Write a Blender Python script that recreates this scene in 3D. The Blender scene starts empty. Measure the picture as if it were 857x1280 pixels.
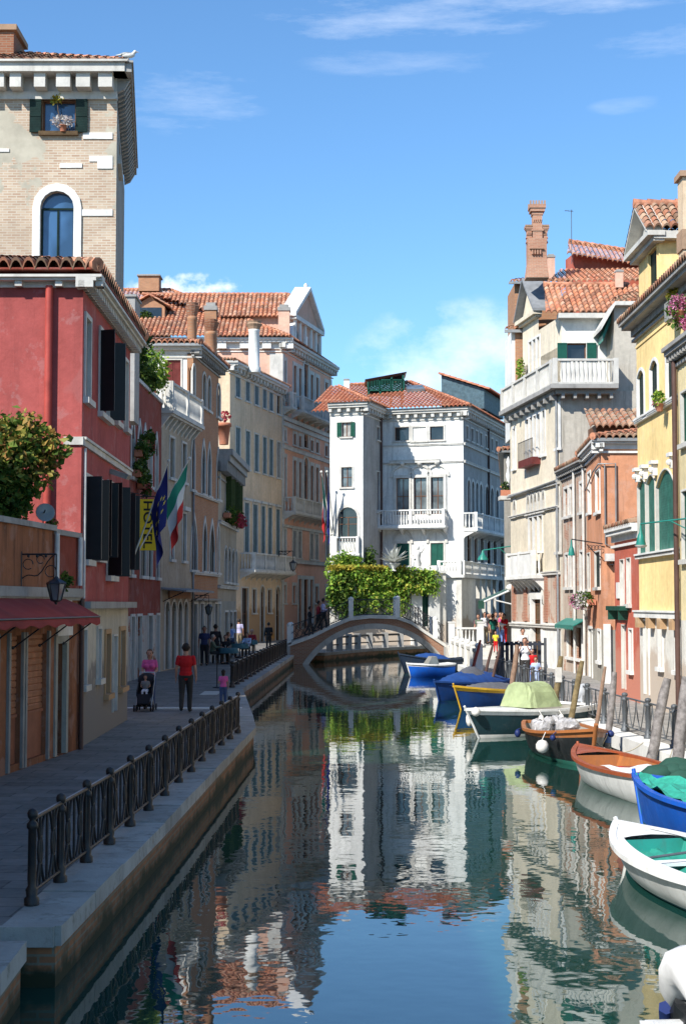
import bpy, bmesh, math, random
from mathutils import Vector, Matrix
random.seed(7)
R=math.radians
C=bpy.context.scene.collection
H=3.69; FPX=1900.0; CX=428.5; CY=640.0; TH=math.atan(115/1900)
QZ=.84; RZ=.70; WZ=.32
def V(*a): return Vector(a)
def ray(px,py):
    a=(px-CX)/FPX; b=(CY-py)/FPX
    return Vector((a, math.cos(TH)-b*math.sin(TH), math.sin(TH)+b*math.cos(TH)))
def atY(px,py,Y):
    d=ray(px,py); return Vector((0,0,H))+d*(Y/d.y)
def atZ(px,py,Z):
    d=ray(px,py); return Vector((0,0,H))+d*((Z-H)/d.z)
# ---------------------------------------------------------------- materials
M={}
class NT:
    def __init__(s,name):
        m=bpy.data.materials.new(name); m.use_nodes=True; s.m=m; s.t=m.node_tree; s.n=s.t.nodes
        s.b=s.n['Principled BSDF']; M[name]=m
    def add(s,t,**k):
        x=s.n.new(t)
        for a,v in k.items():
            if a in x.inputs: x.inputs[a].default_value=v
            else: setattr(x,a,v)
        return x
    def l(s,a,b): s.t.links.new(a,b)
    def obj(s):
        if not hasattr(s,'_o'): s._o=s.add('ShaderNodeNewGeometry').outputs['Position']
        return s._o
    def noise(s,scale,detail=3,rough=.55,stretch=None,off=(0,0,0)):
        n=s.add('ShaderNodeTexNoise'); n.inputs['Scale'].default_value=scale; n.inputs['Detail'].default_value=detail; n.inputs['Roughness'].default_value=rough
        mp=s.add('ShaderNodeMapping'); s.l(s.obj(),mp.inputs['Vector'])
        mp.inputs['Scale'].default_value=stretch or (1,1,1); mp.inputs['Location'].default_value=off
        s.l(mp.outputs[0],n.inputs['Vector']); return n.outputs['Fac']
    def ramp(s,f,stops):
        r=s.add('ShaderNodeValToRGB'); e=r.color_ramp.elements
        while len(e)<len(stops): e.new(.5)
        for i,(p,c) in enumerate(stops):
            e[i].position=p; e[i].color=(c,c,c,1) if isinstance(c,(int,float)) else (*c,1)
        s.l(f,r.inputs[0]); return r.outputs[0]
    def mix(s,f,a,b,mode='MIX'):
        x=s.add('ShaderNodeMix'); x.data_type='RGBA'; x.blend_type=mode; 
        for i,v in ((0,f),(6,a),(7,b)):
            if isinstance(v,(int,float)): x.inputs[i].default_value=v
            elif isinstance(v,tuple): x.inputs[i].default_value=(*v,1)
            else: s.l(v,x.inputs[i])
        return x.outputs[2]
    def math(s,op,a,b=0.):
        x=s.add('ShaderNodeMath'); x.operation=op
        for i,v in ((0,a),(1,b)):
            if isinstance(v,(int,float)): x.inputs[i].default_value=v
            else: s.l(v,x.inputs[i])
        return x.outputs[0]
    def out(s,col=None,rough=.85,bump=None,bs=.3,bd=.02,metal=0,spec=.3):
        if col is not None:
            if isinstance(col,tuple): s.b.inputs['Base Color'].default_value=(*col,1)
            else: s.l(col,s.b.inputs['Base Color'])
        if isinstance(rough,(int,float)): s.b.inputs['Roughness'].default_value=rough
        else: s.l(rough,s.b.inputs['Roughness'])
        s.b.inputs['Metallic'].default_value=metal
        s.b.inputs['Specular IOR Level'].default_value=spec
        if bump is not None:
            bn=s.add('ShaderNodeBump'); bn.inputs['Strength'].default_value=bs; bn.inputs['Distance'].default_value=bd
            s.l(bump,bn.inputs['Height']); s.l(bn.outputs[0],s.b.inputs['Normal'])
        return s.m
def sc(c,k): return tuple(min(1,x*k) for x in c)
def wallcoord(t):
    sp=t.add('ShaderNodeSeparateXYZ'); t.l(t.obj(),sp.inputs[0])
    cb=t.add('ShaderNodeCombineXYZ'); t.l(t.math('ADD',sp.outputs[0],sp.outputs[1]),cb.inputs[0]); t.l(sp.outputs[2],cb.inputs[1])
    return cb.outputs[0],sp.outputs[2]
def brickcol(t,c1,c2,mort,bw=.26,bh=.075,ms=.012):
    v,_=wallcoord(t)
    b=t.add('ShaderNodeTexBrick'); t.l(v,b.inputs['Vector'])
    b.inputs['Scale'].default_value=1; b.inputs['Brick Width'].default_value=bw; b.inputs['Row Height'].default_value=bh
    b.inputs['Mortar Size'].default_value=ms; b.inputs['Color1'].default_value=(*c1,1); b.inputs['Color2'].default_value=(*c2,1); b.inputs['Mortar'].default_value=(*mort,1)
    b.inputs['Bias'].default_value=0
    return b.outputs['Color'],b.outputs['Fac']
def plaster(name,col,dark=.55,stain=.5,peel=None,peelamt=.0,damp=None,sd=0):
    t=NT(name); off=(sd*7.3,sd*3.1,sd*1.7)
    big=t.ramp(t.noise(.35,5,.62,off=off),[(.35,0.),(.68,1.)])
    c=t.mix(big,sc(col,1.08),sc(col,.80))
    fine=t.ramp(t.noise(5,4,.7,off=off),[(.3,.82),(.7,1.1)])
    c=t.mix(.8,c,fine,'MULTIPLY')
    st=t.ramp(t.noise(2.2,5,.65,(1.6,1.6,.12),off),[(.50,0.),(.78,1.)])
    c=t.mix(t.math('MINIMUM',t.math('MULTIPLY',st,stain),1.),c,tuple(x*dark*.8+.01 for x in col))
    patch=t.ramp(t.noise(.9,2,.5,off=(off[0]+5,off[1],off[2])),[(.60,0.),(.63,1.)])
    c=t.mix(t.math('MULTIPLY',patch,.28*stain*2),c,tuple(x*.8+.07 for x in col))
    salt=t.ramp(t.noise(1.7,6,.72,off=(off[0]+2,1,off[2])),[(.56,0.),(.62,1.)])
    c=t.mix(t.math('MULTIPLY',salt,.22),c,tuple(x*.5+.24 for x in col))
    run=t.ramp(t.noise(5,4,.7,(1.2,1.2,.07),off),[(.56,0.),(.70,1.)])
    c=t.mix(t.math('MULTIPLY',run,stain*.6),c,tuple(x*.42 for x in col))
    if peel:
        bc,_=brickcol(t,peel,sc(peel,.7),sc(peel,1.2))
        msk=t.ramp(t.noise(.8,5,.6,off=(off[0]+9,0,0)),[(.62-peelamt*.4,0.),(.635-peelamt*.4,1.)])
        c=t.mix(msk,c,bc)
    if damp:
        zz=wallcoord(t)[1]
        z=t.math('ADD',zz,t.math('MULTIPLY',t.noise(.9,4,.6),-2.4))
        dm=t.ramp(z,[(damp[0],1.),(damp[0]+.25,0.)]) if False else t.ramp(t.math('DIVIDE',z,10.),[((damp[0]-1.2)/10,1.),((damp[0]-.9)/10,0.)])
        c=t.mix(dm,c,damp[1])
    return t.out(c,.9,t.noise(14,4,.7),.35,.02,spec=.15)
def stone(name,col,dirt=.5,sd=0):
    t=NT(name)
    c=t.mix(t.ramp(t.noise(1.3,5,.65,off=(sd,0,0)),[(.38,0.),(.72,1.)]),col,sc(col,.72))
    st=t.ramp(t.noise(3,5,.7,(1,1,.3),(sd,3,0)),[(.52,0.),(.75,1.)])
    c=t.mix(t.math('MULTIPLY',st,dirt),c,sc(col,.38))
    return t.out(c,.8,t.noise(11,4,.7),.3,.02,spec=.25)
def flat(name,col,rough=.6,metal=0,var=.15,spec=.3,sc_=3.):
    t=NT(name)
    c=t.mix(t.ramp(t.noise(sc_,4,.6),[(.3,0.),(.7,1.)]),sc(col,1+var),sc(col,1-var*1.6))
    return t.out(c,rough,metal=metal,spec=spec)
def brickmat(name,c1,c2,mort,var=.35,plast=None,pamt=0,sd=0):
    t=NT(name)
    bc,f=brickcol(t,c1,c2,mort)
    c=t.mix(t.ramp(t.noise(.6,5,.65,off=(sd,0,0)),[(.35,0.),(.7,1.)]),bc,t.mix(.55,bc,sc(c1,.6)))
    c=t.mix(t.ramp(t.noise(2.5,4,.7,off=(sd,2,0)),[(.5,0.),(.8,var)]),c,sc(mort,.6))
    if plast:
        msk=t.ramp(t.noise(.45,5,.6,off=(sd+3,1,0)),[(.66-pamt*.4,0.),(.675-pamt*.4,1.)])
        pc=t.mix(t.ramp(t.noise(2,4,.6),[(.3,0.),(.7,1.)]),plast,sc(plast,.72))
        c=t.mix(msk,c,pc)
    return t.out(c,.9,f,-.25,.012,spec=.15)
def louv(name,col,period=.075,rough=.6,bs=.9):
    t=NT(name)
    v,z=wallcoord(t)
    w=t.math('FRACT',t.math('DIVIDE',z,period))
    c=t.mix(t.ramp(t.noise(4,3,.6),[(.3,0.),(.7,1.)]),sc(col,1.15),sc(col,.7))
    return t.out(c,rough,w,bs,.03,spec=.3)
def tilemat(name,cols,dirt=.4):
    t=NT(name)
    uv=t.add('ShaderNodeUVMap').outputs[0]
    sp=t.add('ShaderNodeSeparateXYZ'); t.l(uv,sp.inputs[0])
    cb=t.add('ShaderNodeCombineXYZ'); t.l(t.math('FLOOR',sp.outputs[0]),cb.inputs[0]); t.l(t.math('FLOOR',sp.outputs[1]),cb.inputs[1])
    w=t.add('ShaderNodeTexWhiteNoise'); w.noise_dimensions='2D'; t.l(cb.outputs[0],w.inputs['Vector'])
    n=len(cols)
    c=t.ramp(w.outputs['Value'],[(i/(n-1),cc) for i,cc in enumerate(cols)])
    c=t.mix(t.ramp(t.noise(.7,5,.7),[(.45,0.),(.8,dirt)]),c,(.16,.12,.08))
    c=t.mix(t.ramp(t.noise(7,4,.7),[(.5,0.),(.8,.45)]),c,(.12,.08,.055))
    return t.out(c,.9,t.noise(20,3,.7),.3,.01,spec=.1)
def leafmat(name,stops):
    t=NT(name)
    g=t.add('ShaderNodeNewGeometry')
    c=t.ramp(g.outputs['Random Per Island'],stops)
    c=t.mix(t.ramp(t.noise(1.6,3,.6),[(.35,.55),(.65,1.15)]),(0,0,0),c)
    m=t.out(c,.6,spec=.25)
    t.b.inputs['Transmission Weight'].default_value=0
    tr=t.add('ShaderNodeBsdfTranslucent'); t.l(c,tr.inputs[0])
    mx=t.add('ShaderNodeMixShader'); mx.inputs[0].default_value=.3
    o=t.n['Material Output']; t.l(t.b.outputs[0],mx.inputs[1]); t.l(tr.outputs[0],mx.inputs[2]); t.l(mx.outputs[0],o.inputs[0])
    return m

plaster('pink',(.37,.088,.08),stain=.6,sd=1)
plaster('pinklow',(.50,.46,.38),stain=.6,sd=2,damp=(2.1,(.22,.2,.18)))
plaster('shopwall',(.30,.12,.06),dark=.2,stain=1.3,sd=3)
plaster('darkred',(.26,.06,.04),stain=.6,sd=4,damp=None)
plaster('whitewash',(.46,.44,.40),stain=.7,sd=5,peel=(.3,.13,.08),peelamt=.1)
plaster('greycream',(.42,.35,.26),stain=.8,sd=6)
plaster('greyplaster',(.33,.31,.27),stain=.8,sd=7)
plaster('cream',(.70,.53,.36),stain=.55,sd=8,damp=(3.2,(.42,.27,.15)))
plaster('salmon',(.80,.44,.31),stain=.35,sd=9,damp=(3.5,(.58,.33,.24)))
plaster('salmonpale',(.68,.42,.31),stain=.35,sd=10)
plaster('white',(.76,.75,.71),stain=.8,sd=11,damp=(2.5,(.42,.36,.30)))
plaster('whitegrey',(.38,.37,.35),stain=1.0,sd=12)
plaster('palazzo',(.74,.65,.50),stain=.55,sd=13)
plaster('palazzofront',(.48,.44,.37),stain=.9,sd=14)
plaster('whitebright',(.78,.77,.72),stain=.35,sd=15)
plaster('pinkbrick',(.50,.40,.32),stain=.7,sd=16,peel=(.42,.25,.18),peelamt=.2)
plaster('orange',(.64,.30,.17),stain=.8,sd=17)
plaster('greylow',(.36,.34,.29),stain=.8,sd=18)
plaster('brickred',(.50,.13,.085),stain=.4,sd=19,damp=(2.0,(.50,.2,.14)))
plaster('yellow',(.92,.68,.31),stain=.38,sd=20)
plaster('paleyellow',(.74,.62,.36),stain=.5,sd=21)
plaster('whitelow',(.70,.67,.60),stain=.5,sd=22,damp=(2.0,(.5,.42,.34)))
plaster('terracotta',(.5,.2,.12),stain=.5,sd=23)
brickmat('towerbrick',(.54,.42,.31),(.40,.26,.18),(.56,.51,.41),plast=(.48,.44,.35),pamt=.27,sd=2)
brickmat('brick',(.34,.14,.075),(.24,.09,.05),(.30,.22,.16),sd=5)
brickmat('brickoch',(.50,.24,.12),(.38,.17,.09),(.34,.26,.19),sd=8)
brickmat('quaybrick',(.22,.09,.045),(.11,.06,.035),(.10,.09,.07),var=.8,sd=9)
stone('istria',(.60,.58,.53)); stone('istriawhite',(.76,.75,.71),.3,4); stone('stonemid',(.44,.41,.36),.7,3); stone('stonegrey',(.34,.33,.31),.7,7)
t=NT('coping'); g=t.add('ShaderNodeNewGeometry')
c=t.mix(t.ramp(t.noise(1.3,5,.65),[(.35,0.),(.7,1.)]),(.43,.41,.37),(.29,.27,.24))
c=t.mix(1.,c,t.ramp(g.outputs['Random Per Island'],[(0,.78),(1,1.12)]),'MULTIPLY')
c=t.mix(t.ramp(t.noise(4,6,.75),[(.52,0.),(.66,.75)]),c,(.17,.16,.13)); c=t.mix(t.ramp(t.noise(2.2,5,.7,off=(4,4,0)),[(.66,0.),(.72,.6)]),c,(.24,.11,.05))
t.out(c,.75,t.noise(11,4,.7),.4,.02,spec=.25)
flat('shutterblack',(.012,.014,.016),.5); louv('shuttergreen',(.02,.11,.075)); louv('shutterdark',(.012,.035,.03)); louv('shutterred',(.22,.05,.045))
louv('shutterblue',(.12,.20,.24)); louv('shuttergrey',(.33,.34,.34),.1); louv('roller',(.42,.18,.095),.11)
louv('shutterolive',(.05,.09,.03)); louv('shutterbrown',(.16,.10,.05)); louv('shutterteal',(.06,.22,.17))
flat('paintgreen',(.01,.08,.055),.4); flat('paintteal',(.02,.20,.16),.4)
flat('panelterra',(.30,.11,.06),.7)
def glass(name,c,rough=.06):
    t=NT(name); m=t.out(t.mix(t.ramp(t.noise(1.1,2,.5),[(.4,0.),(.6,1.)]),c,sc(c,.5)),rough,t.noise(.8,1,.5),.05,.05,spec=.8); return m
glass('glass',(.02,.024,.028)); glass('glassblue',(.05,.12,.24)); glass('glasspale',(.16,.19,.20)); glass('curtain',(.45,.44,.4),.35)
flat('woodwhite',(.6,.58,.52),.5); flat('woodbrown',(.16,.07,.035),.5); flat('woodgrey',(.25,.24,.22),.6)
flat('iron',(.028,.028,.032),.42,.3,spec=.5); flat('ironrail',(.20,.20,.21),.35,.6); flat('irongrey',(.10,.11,.12),.5,.2)
t=NT('irongal'); t.out(t.mix(t.ramp(t.noise(6,4,.7),[(.4,0.),(.65,1.)]),(.016,.016,.018),(.045,.028,.02)),.5,t.noise(30,3,.6),.3,.01,metal=.2,spec=.5)
tilemat('tiles',[(.52,.20,.11),(.60,.27,.15),(.36,.15,.09),(.55,.30,.19),(.24,.11,.07),(.62,.36,.24),(.46,.16,.09)])
tilemat('tilesold',[(.40,.17,.10),(.30,.13,.08),(.46,.26,.17),(.20,.12,.08),(.50,.33,.22),(.14,.09,.06)],.6)
tilemat('tilesorange',[(.52,.18,.095),(.46,.16,.09),(.56,.25,.15),(.38,.14,.08),(.50,.22,.13)],.3)
flat('ridgecap',(.50,.22,.13),.9,var=.4)
flat('lead',(.22,.23,.24),.6); flat('gutter',(.30,.31,.31),.5,.3); flat('pipewhite',(.62,.6,.56),.6); flat('pipered',(.40,.065,.05),.5); flat('pipebrown',(.09,.05,.04),.5)
leafmat('leaf',[(0,(.02,.06,.01)),(.5,(.06,.13,.02)),(1,(.14,.20,.03))])
leafmat('leafautumn',[(0,(.04,.10,.015)),(.45,(.13,.20,.03)),(.7,(.36,.33,.07)),(.88,(.42,.19,.06)),(1,(.22,.27,.05))])
leafmat('leafivy',[(0,(.07,.17,.02)),(.4,(.18,.35,.04)),(.8,(.38,.52,.07)),(1,(.62,.58,.10))])
leafmat('leafyellow',[(0,(.3,.32,.04)),(1,(.55,.42,.06))])
leafmat('petalpink',[(0,(.60,.14,.32)),(1,(.80,.36,.55))]); leafmat('petalwhite',[(0,(.6,.5,.5)),(1,(.8,.8,.75))]); leafmat('petalred',[(0,(.4,.03,.04)),(1,(.55,.08,.12))])
leafmat('agave',[(0,(.55,.56,.5)),(1,(.75,.75,.68))])
flat('bark',(.12,.085,.055),.9); flat('water_green',(.1,.2,.1))
# ---------------------------------------------------------------- mesh builder
class MB:
    def __init__(s): s.v=[]; s.f=[]; s.m=[]; s.uv={}; s.sm=set()
    def add(s,vs,fs,mi=0,smooth=False):
        o=len(s.v); s.v.extend([tuple(x) for x in vs])
        for f in fs:
            if smooth: s.sm.add(len(s.f))
            s.f.append(tuple(o+i for i in f)); s.m.append(mi)
        return o
    def quad(s,a,b,c,d,mi=0): s.add((a,b,c,d),((0,1,2,3),),mi)
    def poly(s,pts,mi=0): s.add(pts,(tuple(range(len(pts))),),mi)
    def hexa(s,p,mi=0): # 8 points: bottom 4, top 4
        s.add(p,((3,2,1,0),(4,5,6,7),(0,1,5,4),(1,2,6,5),(2,3,7,6),(3,0,4,7)),mi)
    def box(s,x0,x1,y0,y1,z0,z1,mi=0):
        s.hexa([(x0,y0,z0),(x1,y0,z0),(x1,y1,z0),(x0,y1,z0),(x0,y0,z1),(x1,y0,z1),(x1,y1,z1),(x0,y1,z1)],mi)
    def fbox(s,F,u0,u1,z0,z1,d0,d1,mi=0):
        P=F.P; s.hexa([P(u0,z0,d0),P(u1,z0,d0),P(u1,z0,d1),P(u0,z0,d1),P(u0,z1,d0),P(u1,z1,d0),P(u1,z1,d1),P(u0,z1,d1)],mi)
    def obox(s,c,ex,ey,ez,mi=0): # oriented box with half vectors
        c=Vector(c); p=[]
        for k in (-1,1):
            for i,j in ((-1,-1),(1,-1),(1,1),(-1,1)): p.append(c+ex*i+ey*j+ez*k)
        s.hexa(p,mi)
    def cyl(s,p0,p1,r0,r1=None,n=8,mi=0,smooth=True,cap=True):
        p0=Vector(p0);p1=Vector(p1); r1=r0 if r1 is None else r1
        d=(p1-p0).normalized(); a=d.orthogonal().normalized(); b=d.cross(a)
        vs=[];
        for p,r in ((p0,r0),(p1,r1)):
            for i in range(n):
                t=2*math.pi*i/n; vs.append(p+a*math.cos(t)*r+b*math.sin(t)*r)
        fs=[(i,(i+1)%n,n+(i+1)%n,n+i) for i in range(n)]
        s.add(vs,fs,mi,smooth)
        if cap: s.add(vs,(tuple(range(n))[::-1],tuple(range(n,2*n))),mi)
    def tube(s,pts,r,n=6,mi=0):
        pts=[Vector(p) for p in pts]; m=len(pts)
        rs=r if isinstance(r,(list,tuple)) else [r]*m
        vs=[]; a=None
        for i,p in enumerate(pts):
            d=(pts[min(i+1,m-1)]-pts[max(i-1,0)]).normalized()
            if a is None: a=d.orthogonal().normalized()
            else:
                a=(a-d*a.dot(d)); a=a.normalized() if a.length>1e-5 else d.orthogonal().normalized()
            b=d.cross(a)
            for k in range(n):
                t=2*math.pi*k/n; vs.append(p+(a*math.cos(t)+b*math.sin(t))*rs[i])
        fs=[(i*n+k,i*n+(k+1)%n,(i+1)*n+(k+1)%n,(i+1)*n+k) for i in range(m-1) for k in range(n)]
        s.add(vs,fs,mi,True); s.add(vs,(tuple(range(n))[::-1],tuple(range((m-1)*n,m*n))),mi)
    def lathe(s,base,prof,n=10,mi=0,smooth=True):
        base=Vector(base); vs=[]
        for r,z in prof:
            for k in range(n):
                t=2*math.pi*k/n; vs.append(base+Vector((math.cos(t)*r,math.sin(t)*r,z)))
        m=len(prof)
        fs=[(i*n+k,i*n+(k+1)%n,(i+1)*n+(k+1)%n,(i+1)*n+k) for i in range(m-1) for k in range(n)]
        s.add(vs,fs,mi,smooth); s.add(vs,(tuple(range(n))[::-1],tuple(range((m-1)*n,m*n))),mi)
    def ball(s,c,r,n=10,mi=0,sq=(1,1,1)):
        c=Vector(c); m=max(4,n//2); vs=[]
        for i in range(m+1):
            ph=math.pi*i/m
            for k in range(n):
                t=2*math.pi*k/n; vs.append(c+Vector((math.sin(ph)*math.cos(t)*r*sq[0],math.sin(ph)*math.sin(t)*r*sq[1],-math.cos(ph)*r*sq[2])))
        s.add(vs,[(i*n+k,i*n+(k+1)%n,(i+1)*n+(k+1)%n,(i+1)*n+k) for i in range(m) for k in range(n)],mi,True)
    def build(s,name,mats,parent=None,merge=False):
        me=bpy.data.meshes.new(name)
        root=parent
        o=Vector((0,0,0))
        while root is not None:
            o+=root.location; root=root.parent
        me.from_pydata([(x[0]-o.x,x[1]-o.y,x[2]-o.z) for x in s.v],[],s.f)
        mats=mats if isinstance(mats,(list,tuple)) else [mats]
        for m in mats: me.materials.append(M[m] if isinstance(m,str) else m)
        me.polygons.foreach_set('material_index',s.m)
        if s.sm: me.polygons.foreach_set('use_smooth',[i in s.sm for i in range(len(s.f))])
        if s.uv:
            ul=me.uv_layers.new(name='UVMap')
            for p in me.polygons:
                for li in p.loop_indices:
                    ul.data[li].uv=s.uv.get(me.loops[li].vertex_index,(0,0))
        if merge:
            bm=bmesh.new(); bm.from_mesh(me); bmesh.ops.remove_doubles(bm,verts=bm.verts,dist=merge); bmesh.ops.recalc_face_normals(bm,faces=bm.faces); bm.to_mesh(me); bm.free()
        me.update()
        ob=bpy.data.objects.new(name,me); C.objects.link(ob)
        if parent is not None: ob.parent=parent
        return ob
def tag(o,label,cat,group=None):
    o['label']=label; o['category']=cat
    if group: o['group']=group
    return o
def thing(name,label,cat,loc=(0,0,0),group=None):
    o=bpy.data.objects.new(name,None); o.empty_display_size=.3; C.objects.link(o); o.location=loc
    return tag(o,label,cat,group)
def structure(o): o['kind']='structure'; return o
# ---------------------------------------------------------------- facades
class Fac:
    def __init__(s,A,B,flip=False):
        s.A=Vector(A[:2]); s.B=Vector(B[:2]); d=s.B-s.A; s.L=d.length; s.d=d/s.L
        n=Vector((s.d.y,-s.d.x))
        if n.dot(-s.A)<0: n=-n
        if flip: n=-n
        s.n=n
    def P(s,u,z,d=0):
        p=s.A+s.d*u+s.n*d; return Vector((p.x,p.y,z))
    def hit(s,px,py,d=0):
        r=ray(px,py); A=s.A+s.n*d
        t=A.dot(s.n)/(r.x*s.n.x+r.y*s.n.y)
        p=Vector((r.x*t,r.y*t)); return ((p-A).dot(s.d), H+r.z*t)
    def U(s,px,py=650,d=0): return s.hit(px,py,d)[0]
    def Z(s,px,py,d=0): return s.hit(px,py,d)[1]
def archpts(u0,u1,zs,za,kind,n=8):
    o=[]; c=(u0+u1)/2; w=(u1-u0)/2
    for i in range(n+1):
        t=-1+2*i/n
        if kind=='ogee': k=abs(t); z=(1-k)**.85*.55+math.sqrt(max(0,1-k*k))*.45
        elif kind=='seg': z=1-t*t
        else:
            a=math.pi*(1-i/n); t=math.cos(a); z=math.sin(a)
        o.append((c+w*t,zs+(za-zs)*z))
    return o
def spring(h):
    u0,u1,z0,z1,k=h
    if not k: return z1
    w=(u1-u0)
    if k=='round': return z1-w/2
    if k=='seg': return z1-w*.2
    return z1-w*1.0
def wallmesh(mb,F,u0,u1,z0,z1,holes,bands=None,rev=.22,top=None):
    hs=[]
    for h in holes:
        a,b,c,d,k=h
        a=max(a,u0+.03);b=min(b,u1-.03)
        if b-a<.05: continue
        c=max(c,z0+.001); d=min(d,z1-.001)
        if d-c<.05: continue
        hs.append((a,b,c,d,k))
    us=sorted({u0,u1,*[h[0] for h in hs],*[h[1] for h in hs]}); 
    zs=sorted({z0,z1,*[h[2] for h in hs],*[h[3] for h in hs],*([b for b in (bands or []) if z0<b<z1])})
    def mi(z):
        k=0
        for b in (bands or []):
            if z>b: k+=1
        return k
    for j in range(len(zs)-1):
        zc=(zs[j]+zs[j+1])/2; run=None
        if zs[j+1]-zs[j]<1e-4: continue
        for i in range(len(us)-1):
            uc=(us[i]+us[i+1])/2
            inh=any(h[0]<uc<h[1] and h[2]<zc<h[3] for h in hs)
            if not inh:
                if run is None: run=us[i]
            if inh and run is not None:
                mb.quad(F.P(run,zs[j]),F.P(us[i],zs[j]),F.P(us[i],zs[j+1]),F.P(run,zs[j+1]),mi(zc)); run=None
        if run is not None: mb.quad(F.P(run,zs[j]),F.P(u1,zs[j]),F.P(u1,zs[j+1]),F.P(run,zs[j+1]),mi(zc))
    for h in hs:
        a,b,c,d,k=h; s=spring(h); m=mi((c+d)/2)
        for (x0,y0),(x1,y1) in (((a,c),(a,s)),((b,s),(b,c)),((b,c),(a,c))):
            mb.quad(F.P(x0,y0),F.P(x1,y1),F.P(x1,y1,-rev),F.P(x0,y0,-rev),m)
        if not k: mb.quad(F.P(a,d),F.P(b,d),F.P(b,d,-rev),F.P(a,d,-rev),m)
        else:
            pts=archpts(a,b,s,d,k)
            for p,q in zip(pts,pts[1:]):
                mb.quad(F.P(p[0],p[1]),F.P(q[0],q[1]),F.P(q[0],d),F.P(p[0],d),m)
                mb.quad(F.P(p[0],p[1]),F.P(q[0],q[1]),F.P(q[0],q[1],-rev),F.P(p[0],p[1],-rev),m)
class Bld:
    def __init__(s,name,label,loc,cat='building'):
        s.r=thing(name,label,cat,loc); s.h={}
    def win(s,F,u0,u1,z0,z1,st='glass',arch=None,sur=.1,smat='istria',shut=None,mode='closed',sill=True,mull=(1,2),frame='woodbrown',pane='glass',name='window',proud=.04,cap=None):
        h=(u0,u1,z0,z1,arch); s.h.setdefault(id(F),[]).append(h)
        mb=MB(); sp=spring(h)
        if sur>0:
            mb.fbox(F,u0-sur,u0+.002,z0,sp,-.05,proud); mb.fbox(F,u1-.002,u1+sur,z0,sp,-.05,proud)
            if not arch: mb.fbox(F,u0-sur,u1+sur,z1-.002,z1+sur,-.05,proud+.003)
            else:
                pi=archpts(u0,u1,sp,z1,arch); po=archpts(u0-sur,u1+sur,sp,z1+sur*(1 if arch!='ogee' else 2.4),arch)
                for i in range(len(pi)-1):
                    a,b,c,d=pi[i],pi[i+1],po[i+1],po[i]
                    mb.quad(F.P(*a,proud),F.P(*b,proud),F.P(*c,proud),F.P(*d,proud))
                    mb.quad(F.P(*d,proud),F.P(*c,proud),F.P(*c,0),F.P(*d,0)); mb.quad(F.P(*a,proud),F.P(*b,proud),F.P(*b,-.05),F.P(*a,-.05))
            if cap: mb.fbox(F,u0-sur-.12,u1+sur+.12,z1+sur+.02,z1+sur+.2,0,.2)
        if sill: mb.fbox(F,u0-sur-.05,u1+sur+.05,z0-.12,z0-.001,-.05,proud+.08)
        # wooden frame
        e=.05; dd=-.2
        mb.fbox(F,u0,u0+e,z0,sp,dd,dd+.06,1); mb.fbox(F,u1-e,u1,z0,sp,dd,dd+.06,1); mb.fbox(F,u0+e,u1-e,z0,z0+e,dd,dd+.06,1); 
        if not arch: mb.fbox(F,u0+e,u1-e,z1-e,z1,dd,dd+.06,1)
        else: mb.fbox(F,u0+e,u1-e,sp-e/2,sp+e/2,dd,dd+.06,1)
        nc,nr=mull
        for i in range(1,nc+1):
            uu=u0+(u1-u0)*i/(nc+1); mb.fbox(F,uu-.025,uu+.025,z0+e,(z1 if not arch else sp)-e,dd,dd+.055,1)
        for i in range(1,nr):
            zz=z0+(z1-z0)*i/nr; mb.fbox(F,u0+e,u1-e,zz-.02,zz+.02,dd,dd+.05,1)
        w=mb.build(name,[smat,frame],s.r)
        pb=MB()
        if arch:
            pts=[(u0,z0)]+archpts(u0,u1,sp,z1,arch)+[(u1,z0)]; pb.poly([F.P(a,b,dd+.01) for a,b in pts])
        else: pb.quad(F.P(u0,z0,dd+.01),F.P(u1,z0,dd+.01),F.P(u1,z1,dd+.01),F.P(u0,z1,dd+.01))
        pb.build('pane',pane,w)
        if shut:
            c=(u0+u1)/2; hw=(u1-u0)/2
            for sd in (-1,1):
                sb=MB()
                if mode=='closed':
                    a,b=(u0+.01,c-.008) if sd<0 else (c+.008,u1-.01)
                    if arch:
                        pts=archpts(u0+.01,u1-.01,sp,z1,arch); pts=[p for p in pts if (p[0]<=c+1e-4 if sd<0 else p[0]>=c-1e-4)]
                        q=([(u0+.01,z0)]+pts+[(c,z0)]) if sd<0 else ([(c,z0)]+pts+[(u1-.01,z0)])
                        sb.poly([F.P(x,y,-.06) for x,y in q]); sb.poly([F.P(x,y,-.10) for x,y in q][::-1])
                        sb.fbox(F,a,b,z0+.01,sp,-.1,-.058)
                    else: sb.fbox(F,a,b,z0+.01,z1-.01,-.1,-.06)
                    sb.fbox(F,a,a+.05,z0+.01,sp-.01,-.06,-.045); sb.fbox(F,b-.05,b,z0+.01,sp-.01,-.06,-.045)
                elif mode=='open':
                    a,b=(u0-hw-.01,u0-.02) if sd<0 else (u1+.02,u1+hw+.01)
                    sb.fbox(F,a,b,z0,z1,proud+.02,proud+.06); sb.fbox(F,a,b,z0,z0+.06,proud+.06,proud+.075); sb.fbox(F,a,b,z1-.06,z1,proud+.06,proud+.075)
                else: # ajar: leaves stand out from the wall
                    uu=u0-.03 if sd<0 else u1+.03
                    k=random.uniform(.0,.2)*sd; hw=min(hw,.36)
                    P=F.P; sb.hexa([P(uu-.02,z0,.02),P(uu+.02,z0,.02),P(uu+.02+k,z0,hw),P(uu-.02+k,z0,hw),P(uu-.02,z1,.02),P(uu+.02,z1,.02),P(uu+.02+k,z1,hw),P(uu-.02+k,z1,hw)])
                sb.build('shutter',shut,w)
        return w
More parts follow.
